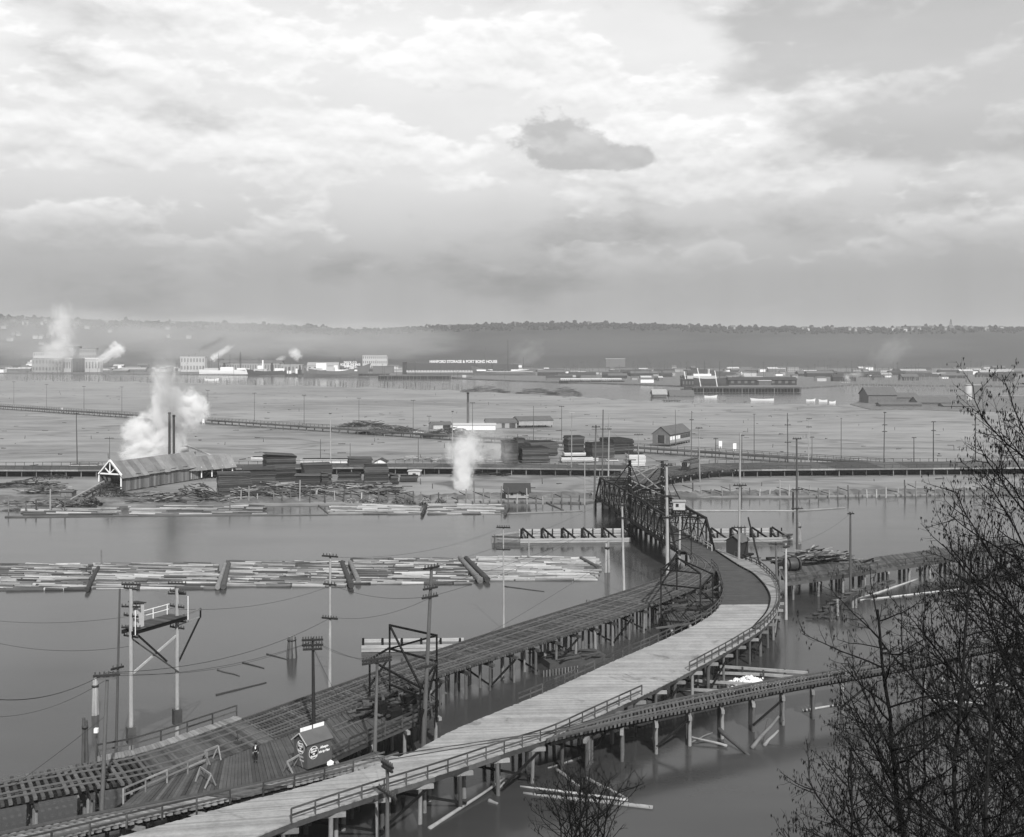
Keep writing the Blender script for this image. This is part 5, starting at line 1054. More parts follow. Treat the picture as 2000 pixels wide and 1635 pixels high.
# log slip
sl = thing('log_slip', 'steep timber log slip climbing from the pond into the open mill gable', 'log slip', P(150, 985, 0)); a, c = P(118, 992, 0), e + vm_*1.0 + ZUP*2.6
for s in (-.9, .9): beam('rail_timber', sl, 'timber_pale' if s < 0 else 'timber_mid', a + Vector((s, 0, .1)), c + Vector((s, 0, 0)), .4, .6)
for k in range(1, 12): q = a.lerp(c, k/12); beam('cross_tie', sl, 'timber_dark', q + Vector((-1.0, 0, -.1)), q + Vector((1.0, 0, -.1)), .4, .25)
for k in range(2, 12, 2): q = a.lerp(c, k/12); beam('leg', sl, 'timber_dark', q - ZUP*.2, Vector((q.x, q.y, -.5)), .28, .28)
def stack(label, x0, x1, yb, yt, dep, ang=.35, mat='lumber', cover=True, z=ZG, taper=.0, name='lumber_stack', slope=.1):
    c = P((x0+x1)/2, yb, z); W_ = (x1-x0)*c.y/F; H_ = (yb-yt)*c.y/F; u = Vector((math.cos(ang), math.sin(ang), 0)); v_ = Vector((-u.y, u.x, 0)); W_ = max((W_ - dep*abs(math.sin(ang)))/max(math.cos(ang), .3), W_*.5)
    c = c + v_*dep/2; q = thing(name, label, 'lumber', c, 'lumber stacks'); n_ = max(int(H_/.55), 2); hh = H_/n_
    for i in range(n_):
        k = 1 + taper*i/n_ + random.uniform(-.045, .045); m_ = c + Vector((random.uniform(-.2, .2), random.uniform(-.15, .15), hh*(i+.5)))
        beam('layer', q, mat, m_ - u*W_*k/2, m_ + u*W_*k/2, dep*k, hh*.86); beam('sticker', q, 'timber_dark', m_ - u*W_*.48 + ZUP*hh*.47, m_ + u*W_*.48 + ZUP*hh*.47, dep*.95, hh*.14)
    if cover:
        sl_ = random.uniform(-.5, .9); a, b_ = c - u*W_*.52 + ZUP*(H_+.1+max(sl_, 0)), c + u*W_*.52 + ZUP*(H_+.1+max(-sl_, 0))
        for k in range(5): off = v_*dep*(-.44+.22*k); beam('cover_board', q, random.choice(['timber_mid', 'roof_dark', 'plank_grey']), a + off, b_ + off*random.uniform(.95, 1.02) + ZUP*random.uniform(-.12, .12), dep*.2, .1)
    return q
for a in [('low wide lumber stack with slanted cover nearest the sawmill', 420, 498, 963, 928, 9, .3), ('middle-height lumber stack between the low one and the tall one', 470, 545, 948, 918, 8, .3), ('tallest dark lumber stack behind the others', 513, 586, 940, 892, 9, .35), ('dark covered lumber stack right of the tallest one', 588, 655, 946, 909, 8, .3), ('low grey lumber stack in front of the covered one', 574, 626, 951, 931, 6, .1, 'lumber', True), ('small lumber stack beside the low grey one', 624, 645, 948, 926, 6, .2),
          ('tapered lumber stack under a flat dark lid left of the white shed', 678, 730, 924, 897, 7, .2, 'lumber', True, ZG, .05), ('long low lumber stack in front of the tapered one', 659, 706, 942, 926, 6, .1, 'lumber', False), ('broad lumber stack with vertical bands below the white shed', 708, 762, 946, 912, 8, .15, 'lumber', False), ('small dark lumber stack at the right end of the yard', 760, 781, 945, 930, 5, .2), ('wedge of slumped boards beside the bank', 780, 818, 940, 930, 4, .1, 'lumber', False),
          ('tall hazy lumber stack behind the bank steam', 982, 1016, 904, 862, 8, .2, 'lumber', False), ('large pale-topped lumber stack right of the steam', 1014, 1080, 903, 875, 10, .25, 'lumber', False), ('lumber stack behind the large pale-topped one', 1030, 1096, 890, 864, 10, .25, 'lumber', False), ('tall lumber stack behind the white board piles', 1106, 1146, 884, 853, 8, .2, 'lumber', False), ('long lumber stack left of the sand spit', 1150, 1206, 893, 866, 8, .3, 'lumber', False), ('lumber stack at the right end of the far yard', 1186, 1250, 886, 858, 12, .4, 'lumber', False), ('dark lumber stack right of the steam', 1006, 1030, 882, 857, 6, .2, 'lumber', False),
          ('low white pile of new boards behind the left stacks', 490, 516, 900, 893, 4, .0, 'lumber_new', False), ('long white pile of new boards behind the tallest stack', 588, 684, 905, 897, 4, .0, 'lumber_new', False), ('white pile of new boards by the causeway', 1095, 1160, 903, 893, 6, .1, 'lumber_new', False), ('second white pile of new boards behind the first', 1102, 1146, 892, 884, 6, .1, 'lumber_new', False), ('small white pile of new boards near the box pole', 1150, 1170, 902, 894, 4, .1, 'lumber_new', False), ('white stepped pile of new boards behind the bridge towers', 1226, 1262, 910, 888, 7, .05, 'lumber_new', False), ('thin white board pile on the sand', 1186, 1208, 901, 898, 3, .0, 'lumber_new', False), ('long flat board pile left of the sawmill', 134, 190, 915, 908, 4, .05, 'lumber_new', False)]: stack(*a)
# heaps of slabs and edgings on the mill bank
def heap(label, x0, x1, y, h, n_, mats, seed, ang=(0, .5), L_=(1, 3.5), z=ZG, cat='wood heap', name='slab_heap', dep=3):
    R = random.Random(seed); c0 = P((x0+x1)/2, y, z); W_ = (x1-x0)*c0.y/F; q = thing(name, label, cat, c0, 'heaps of mill waste')
    for k in range(n_):
        s = R.uniform(-1, 1); p = c0 + Vector((s*W_/2, R.uniform(-1, 1)*dep, h*(1-abs(s)**2)*R.random()+.08)); an = R.gauss(*ang); d = Vector((math.cos(an), math.sin(an), R.gauss(0, .12))); l = R.uniform(*L_); beam('slab', q, R.choice(mats), p-d*l/1, p+d*l/1, R.uniform(.15, .5), .14)
    return q
MX = ['plank_grey', 'timber_pale', 'timber_mid', 'timber_dark', 'log']
heap('sloping fan of dark slabs below the low lumber stack', 345, 420, 968, 3.2, 60, ['timber_dark', 'timber_mid', 'plank_grey'], 21, (-.9, .2), (1.5, 3.5)); heap('scattered slabs and edgings along the bank left of the white shed', 530, 640, 968, 1.8, 70, MX, 22); heap('jumbled edgings on the bank below the long low stack', 640, 790, 965, 1.5, 70, MX, 23)
heap('slab litter in front of the sawmill wall', 235, 345, 968, 1.2, 45, MX, 24); heap('dark slab litter at the left edge of the mill yard', 0, 110, 950, 2.0, 70, ['timber_dark', 'timber_mid', 'plank_grey'], 25); heap('refuse boards along the mill pond', 10, 190, 985, .9, 60, MX, 26); heap('long pale slabs on the bank below the stacks', 480, 600, 955, 1.2, 26, ['timber_pale', 'log_pale', 'plank_grey'], 27, (.5, .15), (2, 5)); heap('small heap of sticks beside the causeway', 880, 990, 928, 1.0, 30, ['timber_dark', 'timber_mid'], 28)
heap('crooked posts and boards on the flats left of the bridge steam', 770, 850, 900, 1.6, 30, ['timber_pale', 'off_white', 'timber_mid'], 29, (.2, .6), (.6, 2)); heap('white offcuts behind the causeway left of the steam', 845, 885, 901, 2.2, 20, ['off_white', 'timber_pale'], 30, (.6, .5), (.6, 2)); heap('white offcuts behind the causeway right of the steam', 930, 975, 901, 2.2, 20, ['off_white', 'timber_pale'], 31, (.6, .5), (.6, 2)); heap('slab edging heap left of the sawmill wing', 395, 425, 932, 3.0, 36, ['timber_dark', 'timber_mid', 'timber_pale'], 32, (1.2, .5), (.6, 1.8))
for i, (x0, x1, y, h_, an) in enumerate(((452, 520, 966, 1.6, .5), (498, 560, 956, 2.0, .3), (560, 640, 958, 1.6, -.3), (640, 700, 950, 1.6, .2), (690, 770, 955, 1.8, .1), (600, 660, 962, 1.4, .6), (270, 360, 978, 1.0, .1), (380, 470, 978, 1.0, .0), (50, 130, 962, 1.6, .4))): heap('%s loose pile of slabs from the front of the lumber yard' % ordw(i), x0, x1, y, h_, 46, ['timber_pale', 'plank_grey', 'log_pale', 'timber_mid', 'timber_dark', 'lumber'], 200+i, (an, .35), (1, 4))
# rough brush on the mill bank: real twiggy clumps
def brush(label, x, y, w_, h, n_, seed, z=.4, mat='brush', d_=None):
    R = random.Random(seed); c = P(x, y, z); q = thing('bush', label, 'bush', c, 'bank bushes'); jj = J(); js = J()
    for k in range(n_):
        an = R.uniform(0, 2*math.pi); rr = R.random()**.6; zz = h*(1-rr*rr)*R.uniform(.35, 1.05); p = c + Vector((math.cos(an)*rr*w_, math.sin(an)*rr*w_*.6, zz)); s = R.uniform(.12, .34); a = Vector((R.gauss(0, 1), R.gauss(0, 1), R.gauss(0, 1))).normalized(); d, s1, u1 = axes(a); k0 = len(jj.v)
        jj.v += [p-s1*s, p-u1*s*.5, p+s1*s, p+u1*s*.5]; jj.f.append((k0, k0+1, k0+2, k0+3))
    for k in range(14): an = R.uniform(0, 2*math.pi); p = c + Vector((math.cos(an)*w_*.7, math.sin(an)*w_*.4, h*.75*R.random()+.2)); js.rod(c + Vector((math.cos(an)*.3, 0, -.2)), p, .05, .02, 4)
    jj.build('crown', q, mat); js.build('stem', q, 'bark'); return q
brush('big shaggy bush below the sawmill gable', 215, 972, 5.5, 4.0, 900, 41); brush('low bush left of the big mill bush', 175, 985, 3.5, 2.0, 400, 42); brush('dark bush on the flats beside the causeway', 938, 926, 2.6, 1.8, 300, 43, .5); brush('low scrub left of the sawmill pond', 100, 935, 7, 1.6, 500, 44); brush('scrub behind the sawmill slip', 155, 925, 7, 1.8, 500, 45)
for i, x in enumerate((686, 712, 726, 745, 775, 800, 832, 861)): brush('%s pale tussock from the left along the lumber yard bank' % ordw(i), x, 983, 1.7, 1.6, 170, 50+i, .3, 'pale_wall' if i in (0, 2, 6) else 'grey_wall')
# rows of bank posts
def post_row(xs, y, ht, lab, seed, mat='pile'):
    R = random.Random(seed)
    for i, x in enumerate(xs):
        b_ = P(x + R.uniform(-2, 2), y + R.uniform(-1.5, 1.5), 0); h = ht*R.uniform(.6, 1.25) + (2.2 if R.random() < .12 else 0); q = thing('bank_post', '%s %s' % (ordw(i), lab), 'post', b_, lab); rod('shaft', q, R.choice([mat, mat, 'pole_pale', 'pole_grey']), b_ - ZUP*1, b_ + Vector((R.uniform(-.25, .25), 0, h)), R.uniform(.16, .24), 8)
        if R.random() < .55: beam('spur_timber', q, 'timber_dark', b_ + ZUP*h*.55, b_ + Vector((R.uniform(-3.0, -1.4), 2.0, h*.75)), .16, .16)
post_row([470, 486, 502] + list(range(535, 1135, 17)), 984, 3.4, 'mooring post from the left along the lumber yard bank', 61); post_row(list(range(1352, 1960, 19)), 971, 3.2, 'mooring post from the bridge along the right-hand dike', 62); post_row([17, 52, 72, 98, 128, 450], 1000, 3.0, 'pond pile from the left in the sawmill pond', 63)
# sheds
def shed(label, x0, x1, yb, hpx, rpx, dep, wallm, roofm, z=ZG, ang=.0, name='shed', cat='shed', win=(), door=None, group=None, stilts=0.0, over=.3):
    c = P((x0+x1)/2, yb, z); k = c.y/F; u = Vector((math.cos(ang), math.sin(ang), 0)); v_ = Vector((-u.y, u.x, 0)); W_ = (x1-x0)*k; c = c + v_*dep/2; q = thing(name, label, cat, c, group); z0 = z + stilts; gable_house(q, c, u, W_, dep, z0, z0 + hpx*k, z0 + hpx*k + rpx*k, wallm, roofm, over)
    for f0, f1, h0, h1 in win: p = c + u*W_*((f0+f1)/2-.5) - v_*(dep/2+.02); beam('window', q, 'window_glass', p - u*W_*(f1-f0)/2 + ZUP*((h0+h1)/2*hpx*k+stilts), p + u*W_*(f1-f0)/2 + ZUP*((h0+h1)/2*hpx*k+stilts), .12, (h1-h0)*hpx*k)
    if door: f0, f1, h1 = door; p = c + u*W_*((f0+f1)/2-.5) - v_*(dep/2+.03); beam('door', q, 'black', p - u*W_*(f1-f0)/2 + ZUP*(h1/2*hpx*k+stilts), p + u*W_*(f1-f0)/2 + ZUP*(h1/2*hpx*k+stilts), .12, h1*hpx*k)
    if stilts:
        for i in range(max(int(W_/3), 2)):
            for s in (-.42, .42): p = c + u*W_*(i/(max(int(W_/3), 2)-1)-.5)*.94 + v_*dep*s; rod('pile', q, 'timber_dark', Vector((p.x, p.y, z-.5)), Vector((p.x, p.y, z0)), .2)
    return q
bh = shed('floating boathouse with plank walls and tarred roof left of the bridge', 988, 1033, 976, 13, 13, 7, 'pale_wall', 'roof_dark', .4, .03, 'boathouse', 'boathouse', [(.2, .32, .45, .85), (.66, .8, .4, .85)], stilts=.4, over=.6); p = P(1010, 978, 0); beam('float_log', bh, 'log', p + Vector((-5, .5, .1)), p + Vector((5, .5, .1)), .7, .6)
def end_on(label, x0, x1, yb, hpx, rpx, dep, wallm, roofm, z=ZG, ang=math.pi/2, **k_):      # gable towards the camera
    c = P((x0+x1)/2, yb, z); k = c.y/F; u = Vector((math.cos(ang), math.sin(ang), 0)); q = thing(k_.get('name', 'shed'), label, k_.get('cat', 'shed'), c, k_.get('group')); cc = c + u*dep/2; gable_house(q, cc, u, dep, (x1-x0)*k, z, z+hpx*k, z+(hpx+rpx)*k, wallm, roofm, .3)
    if k_.get('door'): p = c - u*.03; beam('door', q, 'window_glass', p + Vector((-.5, 0, hpx*k*.4)), p + Vector((.5, 0, hpx*k*.4)), .1, hpx*k*.35)
    return q
end_on('tiny white gabled shed at the right of the tapered lumber stack', 731, 754, 916, 13, 6, 5, 'white_paint', 'roof_dark', door=True); end_on('small white-fronted lean-to below the causeway', 797, 821, 929, 8, 1, 4, 'off_white', 'off_white', door=True); shed('weathered plank hut left of the log slip', 118, 141, 973, 12, 2, 3, 'board_wall', 'roof_grey')
# house on the flats
hu = Vector((.50, .866, 0)); pA = P(1308, 872, .5); hc_ = pA + hu*12 + Vector((-hu.y, hu.x, 0))*3.9; fh = thing('flats_house', 'gabled plank warehouse with white lower side standing on the far flats', 'warehouse', hc_); hv = gable_house(fh, hc_, hu, 24, 7.8, 1.2, 5.6, 8.6, 'grey_wall', 'roof_grey', .4)
p = hc_ - hu*12.06 + ZUP*2.9; beam('door', fh, 'dark_wall', p - hv*1.7, p + hv*1.7, .1, 3.3)
for s in (-1.75, 1.75): beam('door_frame', fh, 'pale_wall', p + hv*s - ZUP*1.7, p + hv*s + ZUP*1.7, .2, .2)
for k in range(8): q = hc_ - hv*3.96 + hu*(-10.5+k*3); beam('white_panel' if k < 4 else 'window', fh, 'white_paint' if k < 4 else 'window_glass', q - hu*1.2 + ZUP*3.3, q + hu*1.2 + ZUP*3.3, .1, 1.5)
beam('wall_base', fh, 'pale_wall', hc_ - hv*3.97 - hu*11.8 + ZUP*1.9, hc_ - hv*3.97 + hu*11.8 + ZUP*1.9, .08, 1.2)
for k in range(9): q = hc_ - hv*3.4 + hu*(-11.5+k*2.9); rod('pile', fh, 'timber_dark', Vector((q.x, q.y, 0)), Vector((q.x, q.y, 1.3)), .3)
# second mill on the flats
shed('low dark-gabled shed at the left of the flats mill', 846, 884, 838, 8, 5, 10, 'off_white', 'roof_grey', .5, .3, win=[(.5, .9, .1, .9)]); shed('long white shed in the middle of the flats mill', 884, 968, 840, 9, 3, 9, 'white_paint', 'off_white', .5, .0); shed('broad grey-roofed shed of the flats mill', 950, 1010, 836, 10, 7, 14, 'pale_wall', 'roof_grey', .5, .1, win=[(.5, .6, 0, .9), (.75, .95, 0, .9)]); shed('right-hand shed of the flats mill on short piles', 1012, 1082, 835, 9, 7, 14, 'pale_wall', 'roof_grey', .5, .25, stilts=1.2)
fs_ = thing('smokestack', 'thin dark smokestack of the flats mill', 'smokestack', P(914, 838, .5)); p = P(914, 838, .5); rod('shaft', fs_, 'iron', p - ZUP*.3, Vector((p.x, p.y, topz(767, p.y))), .62, 9); rod('cap_ring', fs_, 'steel_dark', Vector((p.x, p.y, topz(769, p.y))), Vector((p.x, p.y, topz(766.5, p.y))), .72, 10); rod('lower_shaft', fs_, 'pole_grey', p - ZUP*.3, Vector((p.x, p.y, topz(785, p.y))), .7, 9)
heap('long dark slab heap beside the far causeway', 700, 826, 847, 4.0, 260, ['timber_dark', 'timber_mid', 'plank_grey'], 71, (.2, .8), (1, 3), .4, dep=4); heap('dark slab heap in front of the flats mill', 826, 935, 853, 4.2, 240, ['timber_dark', 'timber_mid', 'plank_grey'], 72, (.2, .8), (1, 3), .4, dep=4); heap('straight cordwood rick along the far causeway', 667, 752, 834, 3.6, 150, ['timber_dark', 'timber_mid'], 73, (.1, .2), (1.5, 4), .4, dep=2); heap('white shavings heap between the slab heaps', 805, 830, 850, 1.8, 60, ['white_paint', 'off_white'], 74, (.2, .8), (.6, 1.6), .4, dep=2)
for i, (x, y) in enumerate(((397, 829), (1407, 876), (1435, 881), (121, 806))):
    q = thing('notice_board', ('white board below the far causeway right of the mill steam', 'white board on the causeway right of the flats house', 'second white board on the causeway right of the flats house', 'small white board below the far causeway at left')[i], 'board', P(x, y, .5)); p = P(x, y, .5); box('panel', q, 'white_paint', p + ZUP*2.0, (1.3, .1, 2.2))
    for s in (-.45, .45): beam('post', q, 'white_paint', p + Vector((s, .1, -.3)), p + Vector((s, .1, 1.2)), .16, .16)
# ================================================================== THE HARBOUR ACROSS THE CHANNEL
def ship(label, x0, x1, yw, hp, hullm, bow=1, deck=(), masts=(), funnels=(), sheer=.35, name='ship', cat='ship', stripe=None):
    d = F*CAMZ/(yw-HOR); k = d/F; a, c = PD(x0, yw, d), PD(x1, yw, d); Ls = (c-a).length; u = Vector((1, 0, 0))*bow; mid_ = Vector(((a.x+c.x)/2, d+Ls*.07, 0)); q = thing(name, label, cat, mid_, 'vessels in the harbour'); H_ = hp*k; Bm = Ls*.075; n_ = 15; v = []; f = []
    for i in range(n_):
        s = i/(n_-1); b_ = Bm*min(1, 2.6*(1-s))**.7*min(1, .45+2.5*s) if s < 1 else .05; zt = H_*(1 + sheer*(2*s-1)**2*(1.3 if s > .5 else .6)); X = (s-.5)*Ls; rk = .06*Ls*(s**6)
        for z_, bb, xx in ((-.5, b_*.75, X), (zt*.45, b_, X+rk*.4), (zt, b_*1.02, X+rk)): v += [mid_ + u*xx + Vector((0, -bb, z_)), mid_ + u*xx + Vector((0, bb, z_))]
    for i in range(n_-1):
        p, r = i*6, (i+1)*6; f += [(p, r, r+2, p+2), (p+2, r+2, r+4, p+4), (p+1, p+3, r+3, r+1), (p+3, p+5, r+5, r+3), (p+4, r+4, r+5, p+5)]
    f += [(0, 2, 4, 5, 3, 1), tuple((n_-1)*6+i for i in (0, 1, 3, 5, 4, 2))]
    mesh('hull', q, hullm, v, f)
    for s0, s1, z0, z1, m_, nm in deck: beam(nm, q, m_, mid_ + u*(s0-.5)*Ls + ZUP*(z0+z1)/2*H_, mid_ + u*(s1-.5)*Ls + ZUP*(z0+z1)/2*H_, Bm*1.3, (z1-z0)*H_)
    for s, yt, r in masts: p = mid_ + u*(s-.5)*Ls; rod('mast', q, 'timber_mid' if hullm != 'hull_white' else 'timber_dark', p + ZUP*H_*.5, Vector((p.x, p.y, topz(yt, d))), r, 5)
    for s, h, r, m_ in funnels: p = mid_ + u*(s-.5)*Ls; rod('funnel', q, m_, p + ZUP*H_, p + ZUP*H_*(1+h), r, 9)
    if stripe: beam('rubbing_strake', q, stripe, mid_ - u*Ls*.46 + Vector((0, -Bm*1.0, H_*.9)), mid_ + u*Ls*.3 + Vector((0, -Bm*1.0, H_*.9)), .3, .5)
    return q
WP, OW, DK = 'white_paint', 'off_white', 'dark_wall'
ship('white-hulled steamer lying broadside, largest white ship', 388, 481, 732.5, 9, 'hull_white', 1, [(.1, .4, 1.0, 1.5, OW, 'deckhouse'), (.45, .72, 1.0, 1.7, WP, 'bridge_house'), (.8, .97, 1.1, 1.5, WP, 'forecastle'), (.2, .3, .55, .85, DK, 'side_port'), (.66, .76, .6, .85, DK, 'side_port')], [(.40, 690, .4), (.64, 692, .35), (.86, 687, .6), (.84, 692, .3), (.88, 692, .3)], [(.52, 1.6, 1.6, 'dark_wall')])
ship('long white vessel astern of the white steamer', 338, 398, 725, 6, 'hull_white', -1, [(.1, .5, 1, 3.2, OW, 'deckhouse'), (.3, .6, 1.0, 4.2, 'pale_wall', 'upper_house')], [(.3, 690, .35), (.7, 694, .35)], [(.5, 4, 1.4, 'dark_wall')]); ship('dark freighter with white upperworks right of the white steamer', 484, 558, 734, 9, 'hull_dark', -1, [(.05, .3, 1, 1.6, WP, 'deckhouse'), (.5, .85, 1, 1.5, OW, 'deckhouse'), (.6, .75, 1.5, 2.2, WP, 'bridge_house')], [(.35, 700, .4), (.72, 698, .45)], [(.38, 1.8, 1.4, 'dark_wall'), (.62, 2.4, 1.3, 'white_paint')]); ship('small dark tug right of the dark freighter', 556, 574, 735, 5, 'hull_dark', 1, [(.25, .7, 1, 2.2, WP, 'deckhouse')], [(.6, 706, .25)], [(.45, 2.6, .9, 'black')]); ship('second small dark tug beside the big grey hull', 573, 593, 735, 5, 'hull_dark', -1, [(.2, .6, 1, 2.6, DK, 'deckhouse'), (.6, .8, 1, 3.0, WP, 'pilothouse')], [(.3, 704, .25)], [(.4, 3.4, 1.0, 'black')])
ship('big grey hull with rising bow and white deck sheds', 592, 716, 736, 11, 'hull_grey', 1, [(.05, .3, 1, 1.5, OW, 'deck_shed'), (.2, .36, 1.2, 2.4, WP, 'deck_shed'), (.36, .5, 1.0, 1.7, OW, 'deck_shed'), (.48, .54, 1, 2.0, WP, 'pilothouse'), (.54, .85, 1.0, 1.25, WP, 'awning')], [(.57, 697, .8), (.8, 700, .4)], [], 1.1); ship('three-masted sailing ship berthed by the long warehouse', 926, 1046, 735, 10, 'hull_grey', -1, [(.1, .4, 1, 1.3, WP, 'bulwark'), (.7, .96, 1, 1.3, WP, 'bulwark')], [(.2, 697, .5), (.45, 664, .6), (.82, 680, .5)], [], .8, stripe='hull_white')
ship('dark steamer with white cabins behind the dark pier', 1338, 1424, 756, 16, 'hull_dark', -1, [(.3, .95, 1, 1.35, OW, 'cabin'), (.4, .8, 1.35, 1.6, WP, 'cabin')], [(.55, 705, .4), (.2, 706, .4)], [(.45, 1.2, 1.3, 'off_white')]); ship('dark moored hulk at the far left edge', 8, 50, 718.5, 5, 'hull_dark', -1, [(.1, .9, 1, 2, OW, 'deckhouse')], [(.25, 690, .4), (.6, 688, .4)]); ship('round-fronted white ferry at far left', 49, 73, 719.5, 4, 'hull_dark', -1, [(.05, .95, 1, 2.2, WP, 'lower_cabin'), (.15, .85, 2.2, 3.2, OW, 'upper_cabin'), (.4, .6, 3.2, 4, WP, 'pilothouse')], [(.5, 700, .2)], [(.55, 3.4, .8, 'black')]); ship('steaming dark tug with white wheelhouse at left', 166, 200, 722.5, 4.5, 'hull_dark', -1, [(.3, .6, 1, 2, WP, 'deckhouse'), (.65, .95, 1, 1.6, WP, 'deckhouse')], [(.6, 697, .3)], [(.55, 4.0, 1.0, 'black'), (.85, 2.8, .8, 'white_paint')])
ship('second dark tug right of the steaming tug', 206, 240, 724, 4, 'hull_dark', -1, [(.1, .3, 1, 2.6, WP, 'deckhouse'), (.5, .9, 1, 1.6, OW, 'deckhouse')], [(.3, 700, .3)], []); ship('low barge in front of the sailing ship', 884, 922, 740, 2.5, 'hull_dark', -1, [(.3, .5, 1, 3, OW, 'deckhouse')])
for lab, x0, x1, y, b_ in (('small white sailboat beached near the channel sheds', 1376, 1400, 777, 1), ('small white boat aground on the right flats', 1468, 1512, 783, -1), ('little white skiff on the flats right of the boats', 1575, 1592, 784, 1), ('second little white skiff on the right flats', 1600, 1616, 785, -1), ('third little white skiff farther right', 1620, 1632, 788, 1), ('pair of white skiffs before the white steamer', 399, 426, 744, 1)): ship(lab, x0, x1, y, 3.4, 'hull_white', b_, [], [(.45, y-28, .12)] if x1-x0 > 22 and y > 750 else [], [], .5, 'small_boat', 'boat')
def depth(y): return F*CAMZ/(y-HOR)
# ---- named buildings on the far shore
def block(label, x0, x1, yb, yt, d, wallm, roofm='roof_grey', cols=0, rows=0, cat='building', name='building', roofrise=0, z=1.2, bdep=None, winm='grey_wall', lit=.45):
    k = d/F; a = Vector(((x0-1000)*k, d, z)); W_ = (x1-x0)*k; zt = topz(yt, d); H_ = zt - z; dp = bdep or max(12, W_*.35); c = Vector((a.x+W_/2, d+dp/2, 0)); q = thing(name, label, cat, (c.x, c.y, z)); u = Vector((1, 0, 0))
    if roofrise: gable_house(q, c, u, W_, dp, z-.3, zt - roofrise*k, zt, wallm, roofm, .8)
    else: beam('wall', q, wallm, Vector((a.x, c.y, z+H_/2)), Vector((a.x+W_, c.y, z+H_/2)), dp, H_); beam('roof', q, roofm, Vector((a.x-.5, c.y, zt+.3)), Vector((a.x+W_+.5, c.y, zt+.3)), dp+1, .6)
    he = H_ - roofrise*k
    for r in range(rows):
        for i in range(cols): p = Vector((a.x + W_*(i+.5)/cols, d-.12, z + he*(r+.55)/rows)); beam('window', q, winm, p - u*W_*lit/cols/2, p + u*W_*lit/cols/2, .2, he*.5/rows)
    return q
block('tall white mill with rows of windows in the far left steam', 65, 119, 722, 688, 1960, OW, 'pale_wall', 12, 4); block('white low warehouse in front of the tall white mill', 62, 120, 722, 701, 1900, 'pale_wall', 'grey_wall', 9, 2); block('grey block with vertical piers behind the white mill', 116, 155, 712, 677, 2050, 'grey_wall', 'roof_dark', 8, 3, lit=.4); block('pale many-windowed block right of the white mill', 155, 188, 712, 681, 2050, 'pale_wall', 'roof_grey', 10, 4); block('white gabled wharf shed below the grey block', 118, 139, 716, 699, 1910, OW, 'off_white', 4, 1, roofrise=3); block('dark square wharf shed between the white sheds', 142, 160, 718, 700, 1900, 'dark_wall', 'pale_wall'); block('row of white gabled wharf sheds right of the dark shed', 160, 196, 714, 699, 1915, OW, 'off_white', 6, 1, roofrise=3)
block('long dark-roofed pier shed behind the white steamer', 410, 434, 712, 701, 1900, 'grey_wall', 'roof_dark', 10, 1, roofrise=4); block('second long pier shed behind the white steamer', 428, 546, 718, 704, 1880, 'pale_wall', 'roof_grey', 24, 1, roofrise=5); block('white wharf sheds cluster behind the long white vessel', 352, 400, 715, 697, 1940, OW, 'off_white', 8, 2); block('low pale shed behind the tugs', 548, 590, 718, 713, 1860, 'pale_wall', 'off_white', 6, 1); block('white gabled shed behind the big grey hull', 600, 660, 720, 708, 1850, OW, 'pale_wall', 6, 1, roofrise=6)
block('pale four-storey factory with tall windows on the shore', 708, 756, 712, 694, 2150, 'off_white', 'pale_wall', 12, 3, lit=.45); block('dark low shed with pale front left of the long warehouse', 728, 768, 730, 716, 1830, 'grey_wall', 'roof_grey', 8, 2)
lw = block('very long two-tier wharf warehouse with pale wall and dark roofs', 790, 928, 734, 710, 1740, 'off_white', 'roof_dark', 24, 1, roofrise=12, bdep=60, z=5.0, lit=.35); block('continuation of the long warehouse behind the sailing ship', 928, 1012, 733, 712, 1790, 'off_white', 'roof_dark', 12, 1, roofrise=11, bdep=50, z=5.0); block('dark end tower of the long warehouse', 786, 793, 734, 708, 1735, 'dark_wall', 'roof_dark')
sg = thing('roof_sign', 'long white lettered sign on the ridge of the long warehouse', 'sign', PD(905, 712, 1768)); k = 1768/F
for i in range(14): x = 866+i*6; beam('frame_post', sg, 'timber_dark', PD(x, 713, 1770), PD(x, 703, 1770), .3, .3)
text_mesh('HANFORD STORAGE & PORT BOND HOUSE', 6.2, sg, WP, PD(905, 706.5, 1767), Vector((.86, 0, 0)), ZUP, bold=.16)
s2 = thing('dock_sign', 'white lettered dock sign above the big grey hull', 'sign', PD(684, 720, 1800))
for x in (666, 676, 684, 692, 702): beam('frame_post', s2, 'timber_dark', PD(x, 731, 1802), PD(x, 705, 1802), .4, .4)
for s, y in (('DOCK CO', 708), ('BOILER WORKS', 712.3), ('SHIPYARD', 716)): text_mesh(s, 4.3 if s[0] != 'B' else 4.6, s2, WP, PD(684, y, 1799), Vector((1, 0, 0)), ZUP, bold=.14)
